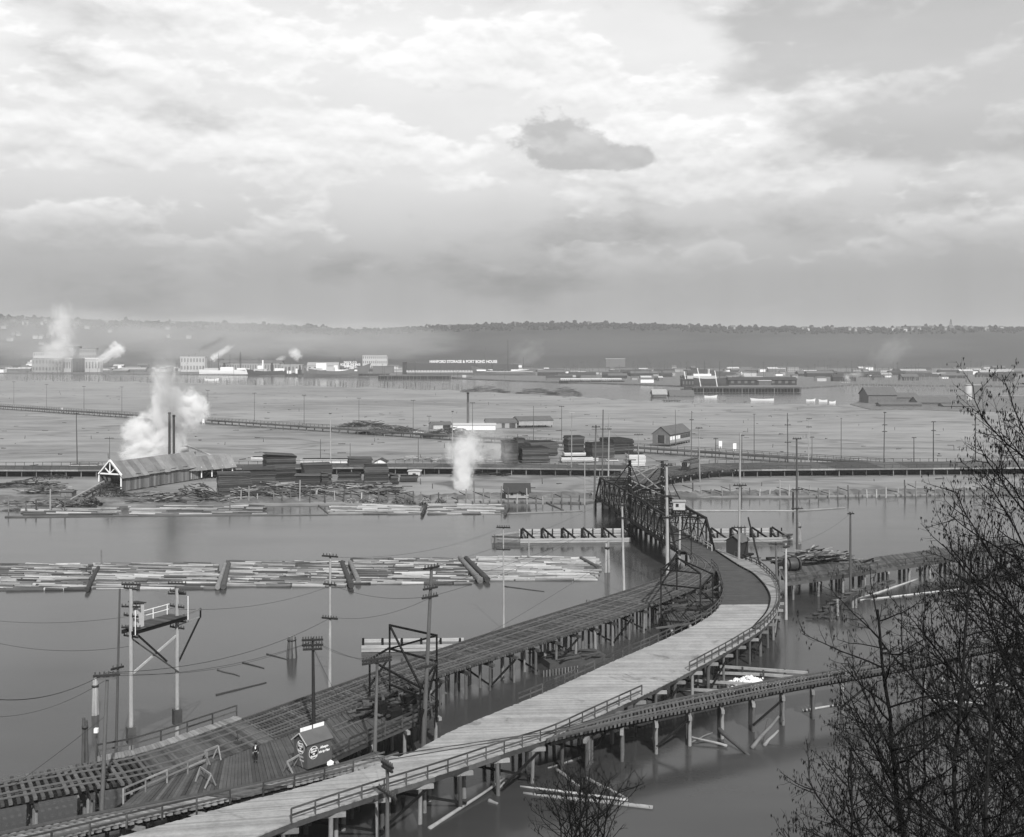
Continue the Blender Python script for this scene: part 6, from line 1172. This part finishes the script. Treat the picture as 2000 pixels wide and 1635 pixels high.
# ---- piers on piles
def pier(label, x0, x1, yw, h, dep, n_, mat='plank_grey'):
    d = depth(yw); k = d/F; q = thing('wharf', label, 'wharf', Vector(((x0+x1)/2*k - 1000*k, d, 0))); a, c = Vector(((x0-1000)*k, d+dep/2, h)), Vector(((x1-1000)*k, d+dep/2, h)); beam('deck', q, mat, a, c, dep, .6)
    for i in range(n_): X = a.x + (c.x-a.x)*(i+.5)/n_; rod('pile', q, 'pile' if i % 2 else 'timber_mid', (X, d+.4, -1.2), (X, d+.4, h), .35)
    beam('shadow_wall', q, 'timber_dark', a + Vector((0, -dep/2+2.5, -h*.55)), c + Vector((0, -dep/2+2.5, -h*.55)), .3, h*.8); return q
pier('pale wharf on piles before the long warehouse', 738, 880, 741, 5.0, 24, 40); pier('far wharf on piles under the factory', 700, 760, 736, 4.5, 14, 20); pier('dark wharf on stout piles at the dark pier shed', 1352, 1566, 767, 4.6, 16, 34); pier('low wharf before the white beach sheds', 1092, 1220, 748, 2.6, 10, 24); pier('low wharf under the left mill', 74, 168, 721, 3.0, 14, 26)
block('long dark pier shed on the dark wharf', 1424, 1556, 762, 737, 1140, 'dark_wall', 'roof_dark', 10, 1, roofrise=5, z=4.9, bdep=14); block('dark warehouse left of the dark wharf', 1332, 1356, 760, 742, 1180, 'dark_wall', 'roof_dark', 4, 1, z=2); block('pale-fronted pier office on the dark wharf', 1482, 1506, 762, 744, 1128, 'grey_wall', 'off_white', 5, 2, z=4.9, bdep=6)
for i, (xb, yb, xt, yt) in enumerate(((1341, 750, 1336, 725), (1369, 756, 1362, 719), (1401, 756, 1396, 724))): q = thing('derrick_boom', '%s slanting white derrick boom before the dark steamer' % ('leftmost', 'middle', 'rightmost')[i], 'derrick', PD(xb, yb, 1190)); beam('foot', q, 'timber_dark', PD(xb-3, yb, 1190), PD(xb+4, yb, 1190), 1.2, .8); beam('boom', q, WP, PD(xb, yb, 1190), PD(xt, yt, 1190), .7, .7)
for i in range(6): block('%s white beach shed from the left along the low wharf' % ordw(i), 1096+i*20, 1113+i*20, 748, 739, 1370, WP if i % 2 == 0 else OW, 'off_white', 4, 1, z=2.9, bdep=7, roofrise=2)
block('thin white roofed shed high on the far shore', 1183, 1221, 708, 701, 2150, 'grey_wall', OW, z=6); block('gabled dark boat shed with pale roof on the channel edge', 1276, 1302, 784, 761, 960, 'grey_wall', 'pale_wall', 3, 1, roofrise=9, z=.5, bdep=16); block('wide dark roofed boat shed right of the gabled one', 1310, 1356, 783, 763, 985, 'dark_wall', 'roof_grey', 6, 1, roofrise=12, z=.5, bdep=20); block('long houseboat with white windows below the boat sheds', 1297, 1328, 791, 783, 880, 'grey_wall', 'roof_grey', 6, 1, z=.4, bdep=5, winm=WP)
block('long thin white shed line on the right far shore', 1612, 1764, 733, 728, 1950, OW, WP, 30, 1, roofrise=2); block('low white freight shed right of the little steam', 1665, 1742, 751, 745, 1400, WP, 'off_white', 16, 1, roofrise=2); block('white two-part cannery building on the right shore', 1838, 1872, 736, 722, 1900, OW, 'off_white', 8, 3); block('small white tall office on the right shore', 1908, 1925, 738, 724, 1880, WP, 'off_white', 4, 2); block('squat white engine house on the right shore', 1646, 1659, 753, 748, 1330, WP, OW); block('pale low block with pier windows left of the dark wharf top', 1538, 1560, 735, 717, 1950, 'pale_wall', 'grey_wall', 6, 2)
# ---- the sheds on the right-hand spit
spt = sheet('spit', 'shore', px([(1660, 790), (1700, 800), (1800, 801), (1900, 804), (2050, 804), (2300, 800), (2300, 776), (1960, 774), (1800, 772), (1690, 780)], .6), .75, -.6)
block('large grey barn-roofed shed on the right-hand spit', 1696, 1752, 794, 757, 845, 'grey_wall', 'roof_grey', 4, 1, roofrise=14, z=.7, bdep=22); block('long grey shed right of the grey barn on the spit', 1752, 1794, 792, 768, 860, 'grey_wall', 'roof_grey', 6, 1, roofrise=8, z=.7, bdep=16); block('low grey shed with pale hip roof on the spit', 1794, 1858, 797, 776, 815, 'grey_wall', 'roof_grey', 5, 1, roofrise=10, z=.7, bdep=18); block('long low plank building along the near edge of the spit', 1720, 1800, 799, 787, 795, 'grey_wall', 'roof_grey', 8, 1, roofrise=3, z=.7, bdep=10); block('low open shed at the right of the spit', 1845, 1905, 801, 789, 790, 'grey_wall', 'roof_grey', 5, 1, roofrise=4, z=.7, bdep=12); block('square dark shed behind the pale silo', 1899, 1922, 775, 753, 960, 'grey_wall', 'pale_wall', z=1, bdep=12)
so = thing('silo', 'tall pale cylindrical silo on the right-hand spit', 'silo', PD(1891, 782, 900)); p = PD(1891, 783, 900); rod('drum', so, 'off_white', Vector((p.x, p.y, .4)), Vector((p.x, p.y, topz(753, 900))), 2.9, 10); rod('cap', so, 'pale_wall', Vector((p.x, p.y, topz(753, 900))), Vector((p.x, p.y, topz(750.5, 900))), 3.1, 5); rod('band', so, 'pale_wall', Vector((p.x, p.y, topz(770, 900))), Vector((p.x, p.y, topz(769, 900))), 3.0, 10)
heap('dark drift heap on the far edge of the flats', 905, 988, 766, 6, 160, ['timber_dark', 'timber_mid'], 81, (.1, .5), (2, 6), .3, dep=9, name='drift_heap'); heap('second dark drift heap on the far edge of the flats', 1012, 1080, 769, 5, 130, ['timber_dark', 'timber_mid'], 82, (.1, .5), (2, 6), .3, dep=9, name='drift_heap'); heap('blocky dark drift heap at the channel mouth', 1078, 1132, 771, 7, 130, ['timber_dark', 'timber_mid'], 83, (.1, .5), (2, 5), .3, dep=8, name='drift_heap')
# ---- small sheds that fill the shore, each its own
RF = random.Random(90)
def shorew(i): return ordw(i % 60) + (' ', ' mid-left ', ' mid-right ', ' far-right ')[i//60].rstrip()
xs = sorted([RF.uniform(0, 1980) for _ in range(230)])
for i, x in enumerate(xs):
    if 40 < x < 200 and RF.random() < .5: continue
    d = RF.uniform(1880, 2250) if x < 1050 else RF.uniform(1330, 2100) if x < 1640 else RF.uniform(1500, 2100); w_ = RF.uniform(7, 26); hh = RF.uniform(3.5, 10); y0 = HOR + F*(CAMZ-1.2)/d
    m_, r_ = RF.choice([('pale_wall', 'roof_grey'), ('grey_wall', 'roof_dark'), ('off_white', 'roof_grey'), ('dark_wall', 'roof_grey'), ('grey_wall', 'off_white'), ('white_paint', 'roof_grey')])
    k = d/F; c = Vector(((x-1000)*k, d, 1.2)); q = thing('shore_shed', '%s small %s shed from the left along the far waterfront' % (shorew(i), {'pale_wall': 'pale', 'grey_wall': 'grey', 'off_white': 'whitish', 'dark_wall': 'dark', 'white_paint': 'white'}[m_]), 'shed', c, 'sheds on the far waterfront'); gable_house(q, c, Vector((1, 0, 0)), w_*k, RF.uniform(8, 14), .9, 1.2+hh*k*.7, 1.2+hh*k, m_, r_, .4)
xs = sorted([RF.uniform(1060, 1990) for _ in range(58)] + [RF.uniform(200, 1060) for _ in range(12)])
for i, x in enumerate(xs):
    d = RF.uniform(1360, 1900) if x > 1060 else RF.uniform(1860, 2100); k = d/F; c = Vector(((x-1000)*k, d, 1.2)); m_, r_ = RF.choice([('dark_wall', 'roof_dark'), ('grey_wall', 'roof_dark'), ('dark_wall', 'roof_grey'), ('grey_wall', 'pale_wall')]); hh = RF.uniform(5, 9); q = thing('wharf_shed', '%s long low %s from the left among the far wharf sheds' % (ordw(i), 'dark shed' if m_ == 'dark_wall' else 'grey shed'), 'shed', c, 'low wharf sheds'); gable_house(q, c, Vector((1, 0, 0)), RF.uniform(18, 55)*k, RF.uniform(9, 16), .9, 1.2+hh*.6, 1.2+hh, m_, r_, .4)
# houses on the far hill
xs = sorted([RF.uniform(0, 420) for _ in range(34)] + [RF.uniform(1500, 1970) for _ in range(24)] + [RF.uniform(420, 1500) for _ in range(10)])
for i, x in enumerate(xs):
    d = RF.uniform(2620, 3035) if x < 420 else RF.uniform(2930, 3040); k = d/F; X = (x-1000)*k; z = hillz(X, d); q = thing('hill_house', '%s pale house from the left on the far hill' % (ordw(i)), 'house', (X, d, z), 'houses on the far hill'); gable_house(q, (X, d, 0), Vector((1, 0, 0)), RF.uniform(7, 13), 8, z-3, z+RF.uniform(5, 8), z+RF.uniform(8.5, 11), RF.choice(['pale_wall', 'grey_wall', 'pale_wall', 'off_white']), 'roof_grey', .5)
hp = thing('hilltop_tower', 'thin lattice tower on the skyline of the far hill', 'tower', PD(1857, 646, YC)); zb_ = hillz((1857-1000)*YC/F, YC)
for sx in (-1, 1):
    for sy in (-1, 1): X = (1857-1000)*YC/F; beam('leg', hp, 'steel_dark', (X+sx*3.2, YC+sy*3, zb_-1), (X+sx*.8, YC+sy*.8, topz(624, YC)), .6, .6)
for k in range(4): z = zb_ + 8 + k*6; X = (1857-1000)*YC/F; beam('girt', hp, 'steel_dark', (X-2.6+k*.4, YC, z), (X+2.6-k*.4, YC, z), .5, .5)
bb = block('large hipped mansion among trees on the far skyline', 1765, 1812, 640, 636.5, YC-5, 'dark_wall', 'roof_dark', roofrise=2, z=92)
# old piles standing out of the channel and the right-hand booming ground
jj = J()
for k in range(420):
    x = RF.uniform(1640, 1990); d = RF.uniform(1120, 1480); X = (x-1000)*d/F; jj.rod((X, d, -1), (X+RF.uniform(-.3, .3), d, RF.uniform(3, 9)), .3, .22, 5)
o = jj.build('booming_ground_piles', None, 'pile'); tag(o, 'field of old piles standing in the right-hand booming ground', 'piles', kind='stuff')
jj = J()
for k in range(260):
    x = RF.uniform(0, 920); y = 741 + 16*max(x-200, 0)/720 + RF.uniform(-3, 6); p = P(x, y, 0); jj.rod((p.x, p.y, -1), (p.x+RF.uniform(-.5, .5), p.y, RF.uniform(1.5, 7)), .28, .2, 5)
o = jj.build('channel_piles', None, 'pile'); tag(o, 'ragged old piles along the far edge of the flats', 'piles', kind='stuff')
jj = J()
for k in range(240):
    x = RF.uniform(1100, 1980) if k < 160 else RF.uniform(0, 1100); d = RF.uniform(1500, 2100); X = (x-1000)*d/F; h = RF.uniform(9, 24); jj.rod((X, d, 0), (X, d, h), .22, .15, 4); jj.beam((X-1.5, d, h-1), (X+1.5, d, h-1), .2, .25)
o = jj.build('far_pole_lines', None, 'pole_grey'); tag(o, 'distant wire poles and masts crowding the far waterfront', 'poles', kind='stuff')
# ================================================================== ALDERS ON THE BLUFF
class Tree:
    def __init__(s, seed): s.R = random.Random(seed); s.w = J(); s.t = J(); s.c = J()
    def tube(s, jj, pts, r0, r1, n):
        pv = None; k0 = len(jj.v); m_ = len(pts)
        for i, p in enumerate(pts):
            d = (pts[min(i+1, m_-1)] - pts[max(i-1, 0)]); _, a, b_ = axes(d, Vector((.9, .1, .2))); r = r0 + (r1-r0)*i/(m_-1)
            for j in range(n): an = 2*math.pi*j/n; jj.v.append(p + (a*math.cos(an)+b_*math.sin(an))*r)
        for i in range(m_-1):
            for j in range(n): jj.f.append((k0+i*n+j, k0+i*n+(j+1) % n, k0+(i+1)*n+(j+1) % n, k0+(i+1)*n+j))
    def catkin(s, p):
        R = s.R
        for _ in range(R.choice((1, 1, 2, 3))):
            q = p + Vector((R.gauss(0, .018), R.gauss(0, .018), 0)); l = R.uniform(.06, .12); r = R.uniform(.008, .014); k0 = len(s.c.v); e = q + Vector((R.gauss(0, .012), R.gauss(0, .012), -l)); m_ = q.lerp(e, .45)
            s.c.v += [q, m_+Vector((r, 0, 0)), m_+Vector((-r*.5, r*.87, 0)), m_+Vector((-r*.5, -r*.87, 0)), e]; s.c.f += [(k0, k0+1, k0+2), (k0, k0+2, k0+3), (k0, k0+3, k0+1), (k0+4, k0+2, k0+1), (k0+4, k0+3, k0+2), (k0+4, k0+1, k0+3)]
    def limb(s, p, d, L_, r, lev, cat):
        R = s.R; n_ = 6 if lev < 2 else 4; pts = [p.copy()]; q = p.copy(); dd = d.normalized(); dirs = []
        for i in range(n_):
            dd = (dd + Vector((R.gauss(0, .13), R.gauss(0, .13), R.gauss(.055 if lev < 3 else .0, .10)))).normalized(); q = q + dd*L_/n_; pts.append(q.copy()); dirs.append(dd.copy())
        s.tube(s.w if lev < 2 else s.t, pts, r, r*.35, (6, 5, 4, 3)[min(lev, 3)])
        if lev >= 3:
            if R.random() < cat: s.catkin(pts[-1])
            if R.random() < cat*.5: s.catkin(pts[2])
            return
        m_ = {0: 0, 1: 10, 2: 8}[lev]; m_ = max(2, int(m_*min(1.3, L_/(1.9 if lev == 1 else .8))))
        for k in range(m_):
            t = .15 + .85*(k+R.random())/m_; i = min(int(t*n_), n_-1); b_ = pts[i].lerp(pts[i+1], t*n_-i); a = dirs[i]; _, u, v_ = axes(a); an = R.uniform(0, 2*math.pi); sp = R.uniform(.55, .95); nd = (a*math.cos(sp) + (u*math.cos(an)+v_*math.sin(an))*math.sin(sp)); s.limb(b_, nd, L_*R.uniform(.28, .5)*(1.15-.5*t), r*.38, lev+1, cat)
    def trunk(s, pts, r, t0, n_, bl, cat, bias=None, up=.55):
        R = s.R; L_ = Line(pts); P_ = [L_.at(i/24) + Vector((R.gauss(0, .02), R.gauss(0, .02), 0)) for i in range(25)]; s.tube(s.w, P_, r, r*.22, 8)
        for k in range(n_):
            t = t0 + (1-t0)*(k+R.random())/n_; p = L_.at(t); an = k*2.4 + R.uniform(-.5, .5); h = Vector((math.cos(an), math.sin(an), 0))
            if bias is not None: h = (h + bias).normalized()
            q = (t-t0)/(1-t0); s.limb(p, h + ZUP*R.uniform(up*.5, up*1.6), bl*(1.15-.7*q)*R.uniform(.7, 1.2), r*.34*(1-.6*q), 1, cat)
    def build(s, label, base_, name='alder_tree', cat_='tree'):
        q = thing(name, label, cat_, base_, 'alders on the bluff'); s.w.build('trunk', q, 'bark', True); s.t.build('crown', q, 'bark', True); s.c.build('catkins', q, 'bark', kind='stuff'); return q
def alder(label, seed, D_, pix, r, t0, n_, bl, cat=.9, bias=None, up=.55, name='alder_tree', cat_='tree'):
    n_ = int(n_*.70); cat *= .75
    pts = [PD(x, y, D_ + k*.15) for k, (x, y) in enumerate(pix)]; b0 = pts[0]; base_ = Vector((b0.x+.3, b0.y-.2, bluffz(b0.x, b0.y)-.3)); pts = [base_] + pts; full = Line(pts).len; low = (pts[1]-base_).length/full; tr = Tree(seed); tr.trunk(pts, r, max(low*.85, t0), n_, bl, cat, bias, up); return tr.build(label, base_, name, cat_)
alder('leaning alder with dark forked trunk nearest the spur trestle', 1, 24, [(1768, 1680), (1752, 1560), (1738, 1420), (1722, 1290), (1712, 1190)], .12, 0, 40, 2.7)
alder('tall alder at the right edge with branches reaching up over the flats', 2, 25, [(2075, 1680), (2062, 1450), (2048, 1200), (2035, 1000), (2015, 850)], .15, 0, 70, 4.6, .9, Vector((-.6, 0, 0)), .75)
alder('slender alder between the leaning one and the right edge', 3, 23, [(1870, 1680), (1868, 1500), (1880, 1300), (1895, 1150), (1900, 1080)], .09, 0, 44, 2.7, .9, Vector((-.15, 0, 0)), .7)
alder('low spreading alder at the left of the thicket', 4, 22, [(1668, 1700), (1666, 1600), (1662, 1530), (1660, 1460)], .07, 0, 28, 1.9)
alder('bushy alder filling the lower right corner', 5, 21, [(1930, 1700), (1925, 1560), (1935, 1420), (1930, 1330)], .09, 0, 24, 2.3)
alder('thin alder behind the leaning one', 6, 28, [(1800, 1680), (1806, 1500), (1800, 1380), (1812, 1290)], .07, 0, 18, 2.3)
alder('tall off-edge alder whose twigs enter at the upper right', 7, 26, [(2150, 1680), (2120, 1200), (2100, 900), (2085, 760)], .16, .3, 26, 3.0, .9, Vector((-.6, 0, 0)), .7)
sm = Tree(8); D8 = 29.0; b8 = PD(1138, 1700, D8); b8.z = bluffz(b8.x, b8.y) - .3
for k, (x1, y1, x2, y2) in enumerate(((1134, 1600, 1131, 1490), (1146, 1600, 1152, 1500), (1115, 1620, 1080, 1530), (1095, 1625, 1045, 1550), (1165, 1620, 1205, 1510), (1180, 1625, 1258, 1530), (1124, 1610, 1104, 1505))): sm.trunk([b8 + Vector((.04*k, 0, 0)), PD(x1, y1, D8+.1*k), PD(x2, y2, D8+.2*k)], .055, .78, 15, 1.3, .12, None, .9)
sm.build('small many-stemmed leafless alder at the bottom centre', b8, 'alder_shrub', 'shrub')

# ================================================================== STEAM, SMOKE AND HAZE
def vol_mat(name, col, dens, nscale, seed, thr=.88, soft=.45):
    m = bpy.data.materials.new(name); m.use_nodes = True; t = NT(m.node_tree); t.n.clear(); o = t.new('ShaderNodeOutputMaterial'); pv = t.new('ShaderNodeVolumePrincipled'); t.l.new(pv.outputs[0], o.inputs['Volume'])
    tc_ = t.new('ShaderNodeTexCoord'); ob = tc_.outputs['Object']; ln = t.new('ShaderNodeVectorMath', operation='LENGTH'); t.l.new(ob, ln.inputs[0]); fall = t.mr(ln.outputs['Value'], .15, .97, 1, 0)
    n_ = t.noise(t.vm('ADD', ob, (seed*3.1, seed*1.7, seed*.9)), nscale, 7, .66, .35); x = t.m('ADD', t.m('MULTIPLY', n_, 1.5), t.m('MULTIPLY', fall, .55))
    x = t.m('MULTIPLY', t.mr(x, thr, thr+soft, 0, 1, True), t.m('MINIMUM', t.m('MULTIPLY', fall, 4), 1))
    t.l.new(t.m('MULTIPLY', x, dens), pv.inputs['Density']); pv.inputs['Color'].default_value = (col, col, col, 1); pv.inputs['Anisotropy'].default_value = .1; MATS[name] = m; return m
sph = None
def ball_mesh(mat):
    v = []; f = []; N, M_ = 16, 10
    for j in range(1, M_):
        th = math.pi*j/M_
        for i in range(N): v.append((math.sin(th)*math.cos(2*math.pi*i/N), math.sin(th)*math.sin(2*math.pi*i/N), math.cos(th)))
    v += [(0, 0, 1), (0, 0, -1)]; a, b_ = len(v)-2, len(v)-1
    for j in range(M_-2):
        for i in range(N): f.append((j*N+i, (j+1)*N+i, (j+1)*N+(i+1) % N, j*N+(i+1) % N))
    for i in range(N): f.append((a, i, (i+1) % N)); f.append((b_, (M_-2)*N+(i+1) % N, (M_-2)*N+i))
    me = bpy.data.meshes.new('puff_' + mat); me.from_pydata(v, [], f); me.materials.append(MATS[mat]); return me
def plume(label, d, puffs, col, dens, seed, cat='steam', name='steam_plume', thr=.88):
    q = thing(name, label, cat, PD(puffs[0][0], puffs[0][1], d), 'steam and smoke', 'stuff')
    for i, (x, y, rx, ry, tilt, dm) in enumerate(puffs):
        mn = 'vapour_%d_%d' % (seed, i); vol_mat(mn, col, dens*dm, 2.7, seed+i*.7, thr); k = d/F; c = PD(x, y, d + i*.4); ct, st_ = math.cos(tilt), math.sin(tilt); X = Vector((ct, 0, st_))*rx*k; Z = Vector((-st_, 0, ct))*ry*k; Y = Vector((0, 1, 0))*min(rx, ry)*k*1.0; o = bpy.data.objects.new('puff', ball_mesh(mn)); reg(o, q, frame(c, X, Y, Z)); o['kind'] = 'stuff'
plume('great burst of white steam rising from the sawmill roof', 377, [(292, 880, 72, 44, .2, 1.2), (330, 858, 40, 72, -.1, 1.5), (368, 802, 50, 56, .4, .8), (326, 806, 46, 84, .1, .8), (272, 842, 50, 44, .8, .6), (318, 745, 34, 60, 0, .25)], .997, 1.3, 1)
plume('thin grey smoke above the two sawmill stacks', 366, [(336, 768, 46, 74, 0, .6), (322, 718, 44, 56, .1, .5)], .6, .22, 11, 'smoke', 'smoke_plume')
plume('slim white steam jet on the bank left of the boathouse', 330, [(903, 926, 28, 54, 0, 1), (902, 953, 24, 24, 0, 1.2), (910, 880, 54, 56, .1, .3)], .997, 1.0, 21)
plume('faint drifting steam above the bank jet', 345, [(940, 850, 85, 42, .15, 1), (975, 880, 44, 52, .2, .9)], .99, .06, 31)
plume('tall pale steam column over the far left mill', 1900, [(122, 640, 34, 74, 0, 1), (112, 688, 54, 34, .2, 1.2)], .95, .06, 41)
plume('bright steam blown from the far left tug', 1820, [(214, 694, 42, 17, .45, 1), (228, 684, 22, 22, .6, 1.3)], .99, .2, 51)
plume('dark ship smoke trailing over the long white vessel', 1900, [(405, 676, 40, 8, .42, 1), (430, 664, 26, 10, .5, .6)], .10, .07, 61, 'smoke', 'smoke_plume')
plume('white steam streaming from the white steamer', 1850, [(434, 688, 36, 10, .55, 1), (418, 699, 14, 11, .6, 1.3)], .99, .2, 71)
plume('small white steam puff behind the dark freighter', 1900, [(577, 692, 20, 15, -.8, 1), (548, 701, 16, 8, .4, .7)], .99, .2, 81)
plume('white steam streak beside the dark steamer', 1250, [(1443, 733, 34, 6, .28, 1), (1422, 737, 12, 4, .15, 1.3)], .99, .12, 91)
plume('curling white steam from the right-shore engine house', 1340, [(1655, 738, 10, 14, .5, 1.2), (1672, 732, 26, 9, .05, .9)], .99, .12, 101)
plume('broad smoke bank hanging before the left end of the hill', 2450, [(120, 655, 260, 60, .05, 1), (430, 662, 280, 55, 0, 1.2), (720, 668, 220, 46, 0, 1), (1150, 672, 300, 30, 0, .22), (1650, 676, 320, 30, 0, .22)], .8, .008, 121, 'smoke', 'smoke_plume', .6)
plume('thin haze of smoke over the far left mills', 1870, [(120, 700, 150, 34, 0, 1), (330, 702, 160, 30, 0, .8)], .85, .006, 131, 'smoke', 'smoke_plume', .6)
plume('faint smoke haze drifting over the right shore', 1900, [(1740, 690, 70, 44, .6, 1), (1030, 690, 60, 40, .5, 1)], .85, .006, 111, 'smoke', 'smoke_plume')
m = bpy.data.materials.new('haze'); m.use_nodes = True; t = NT(m.node_tree); t.n.clear(); o = t.new('ShaderNodeOutputMaterial'); pv = t.new('ShaderNodeVolumePrincipled'); t.l.new(pv.outputs[0], o.inputs['Volume'])
pv.inputs['Color'].default_value = (.85, .85, .85, 1); pv.inputs['Density'].default_value = .00011; pv.inputs['Anisotropy'].default_value = 0.0; MATS['haze'] = m
hz = mesh('haze', None, 'haze', [(x, y, z) for x in (-3600, 3600) for y in (-400, 5100) for z in (-2.6, 150)], [(0, 1, 3, 2), (4, 6, 7, 5), (0, 4, 5, 1), (2, 3, 7, 6), (0, 2, 6, 4), (1, 5, 7, 3)]); hz['kind'] = 'stuff'; hz['label'] = 'pale haze in the air over the river and harbour'; hz['category'] = 'haze'
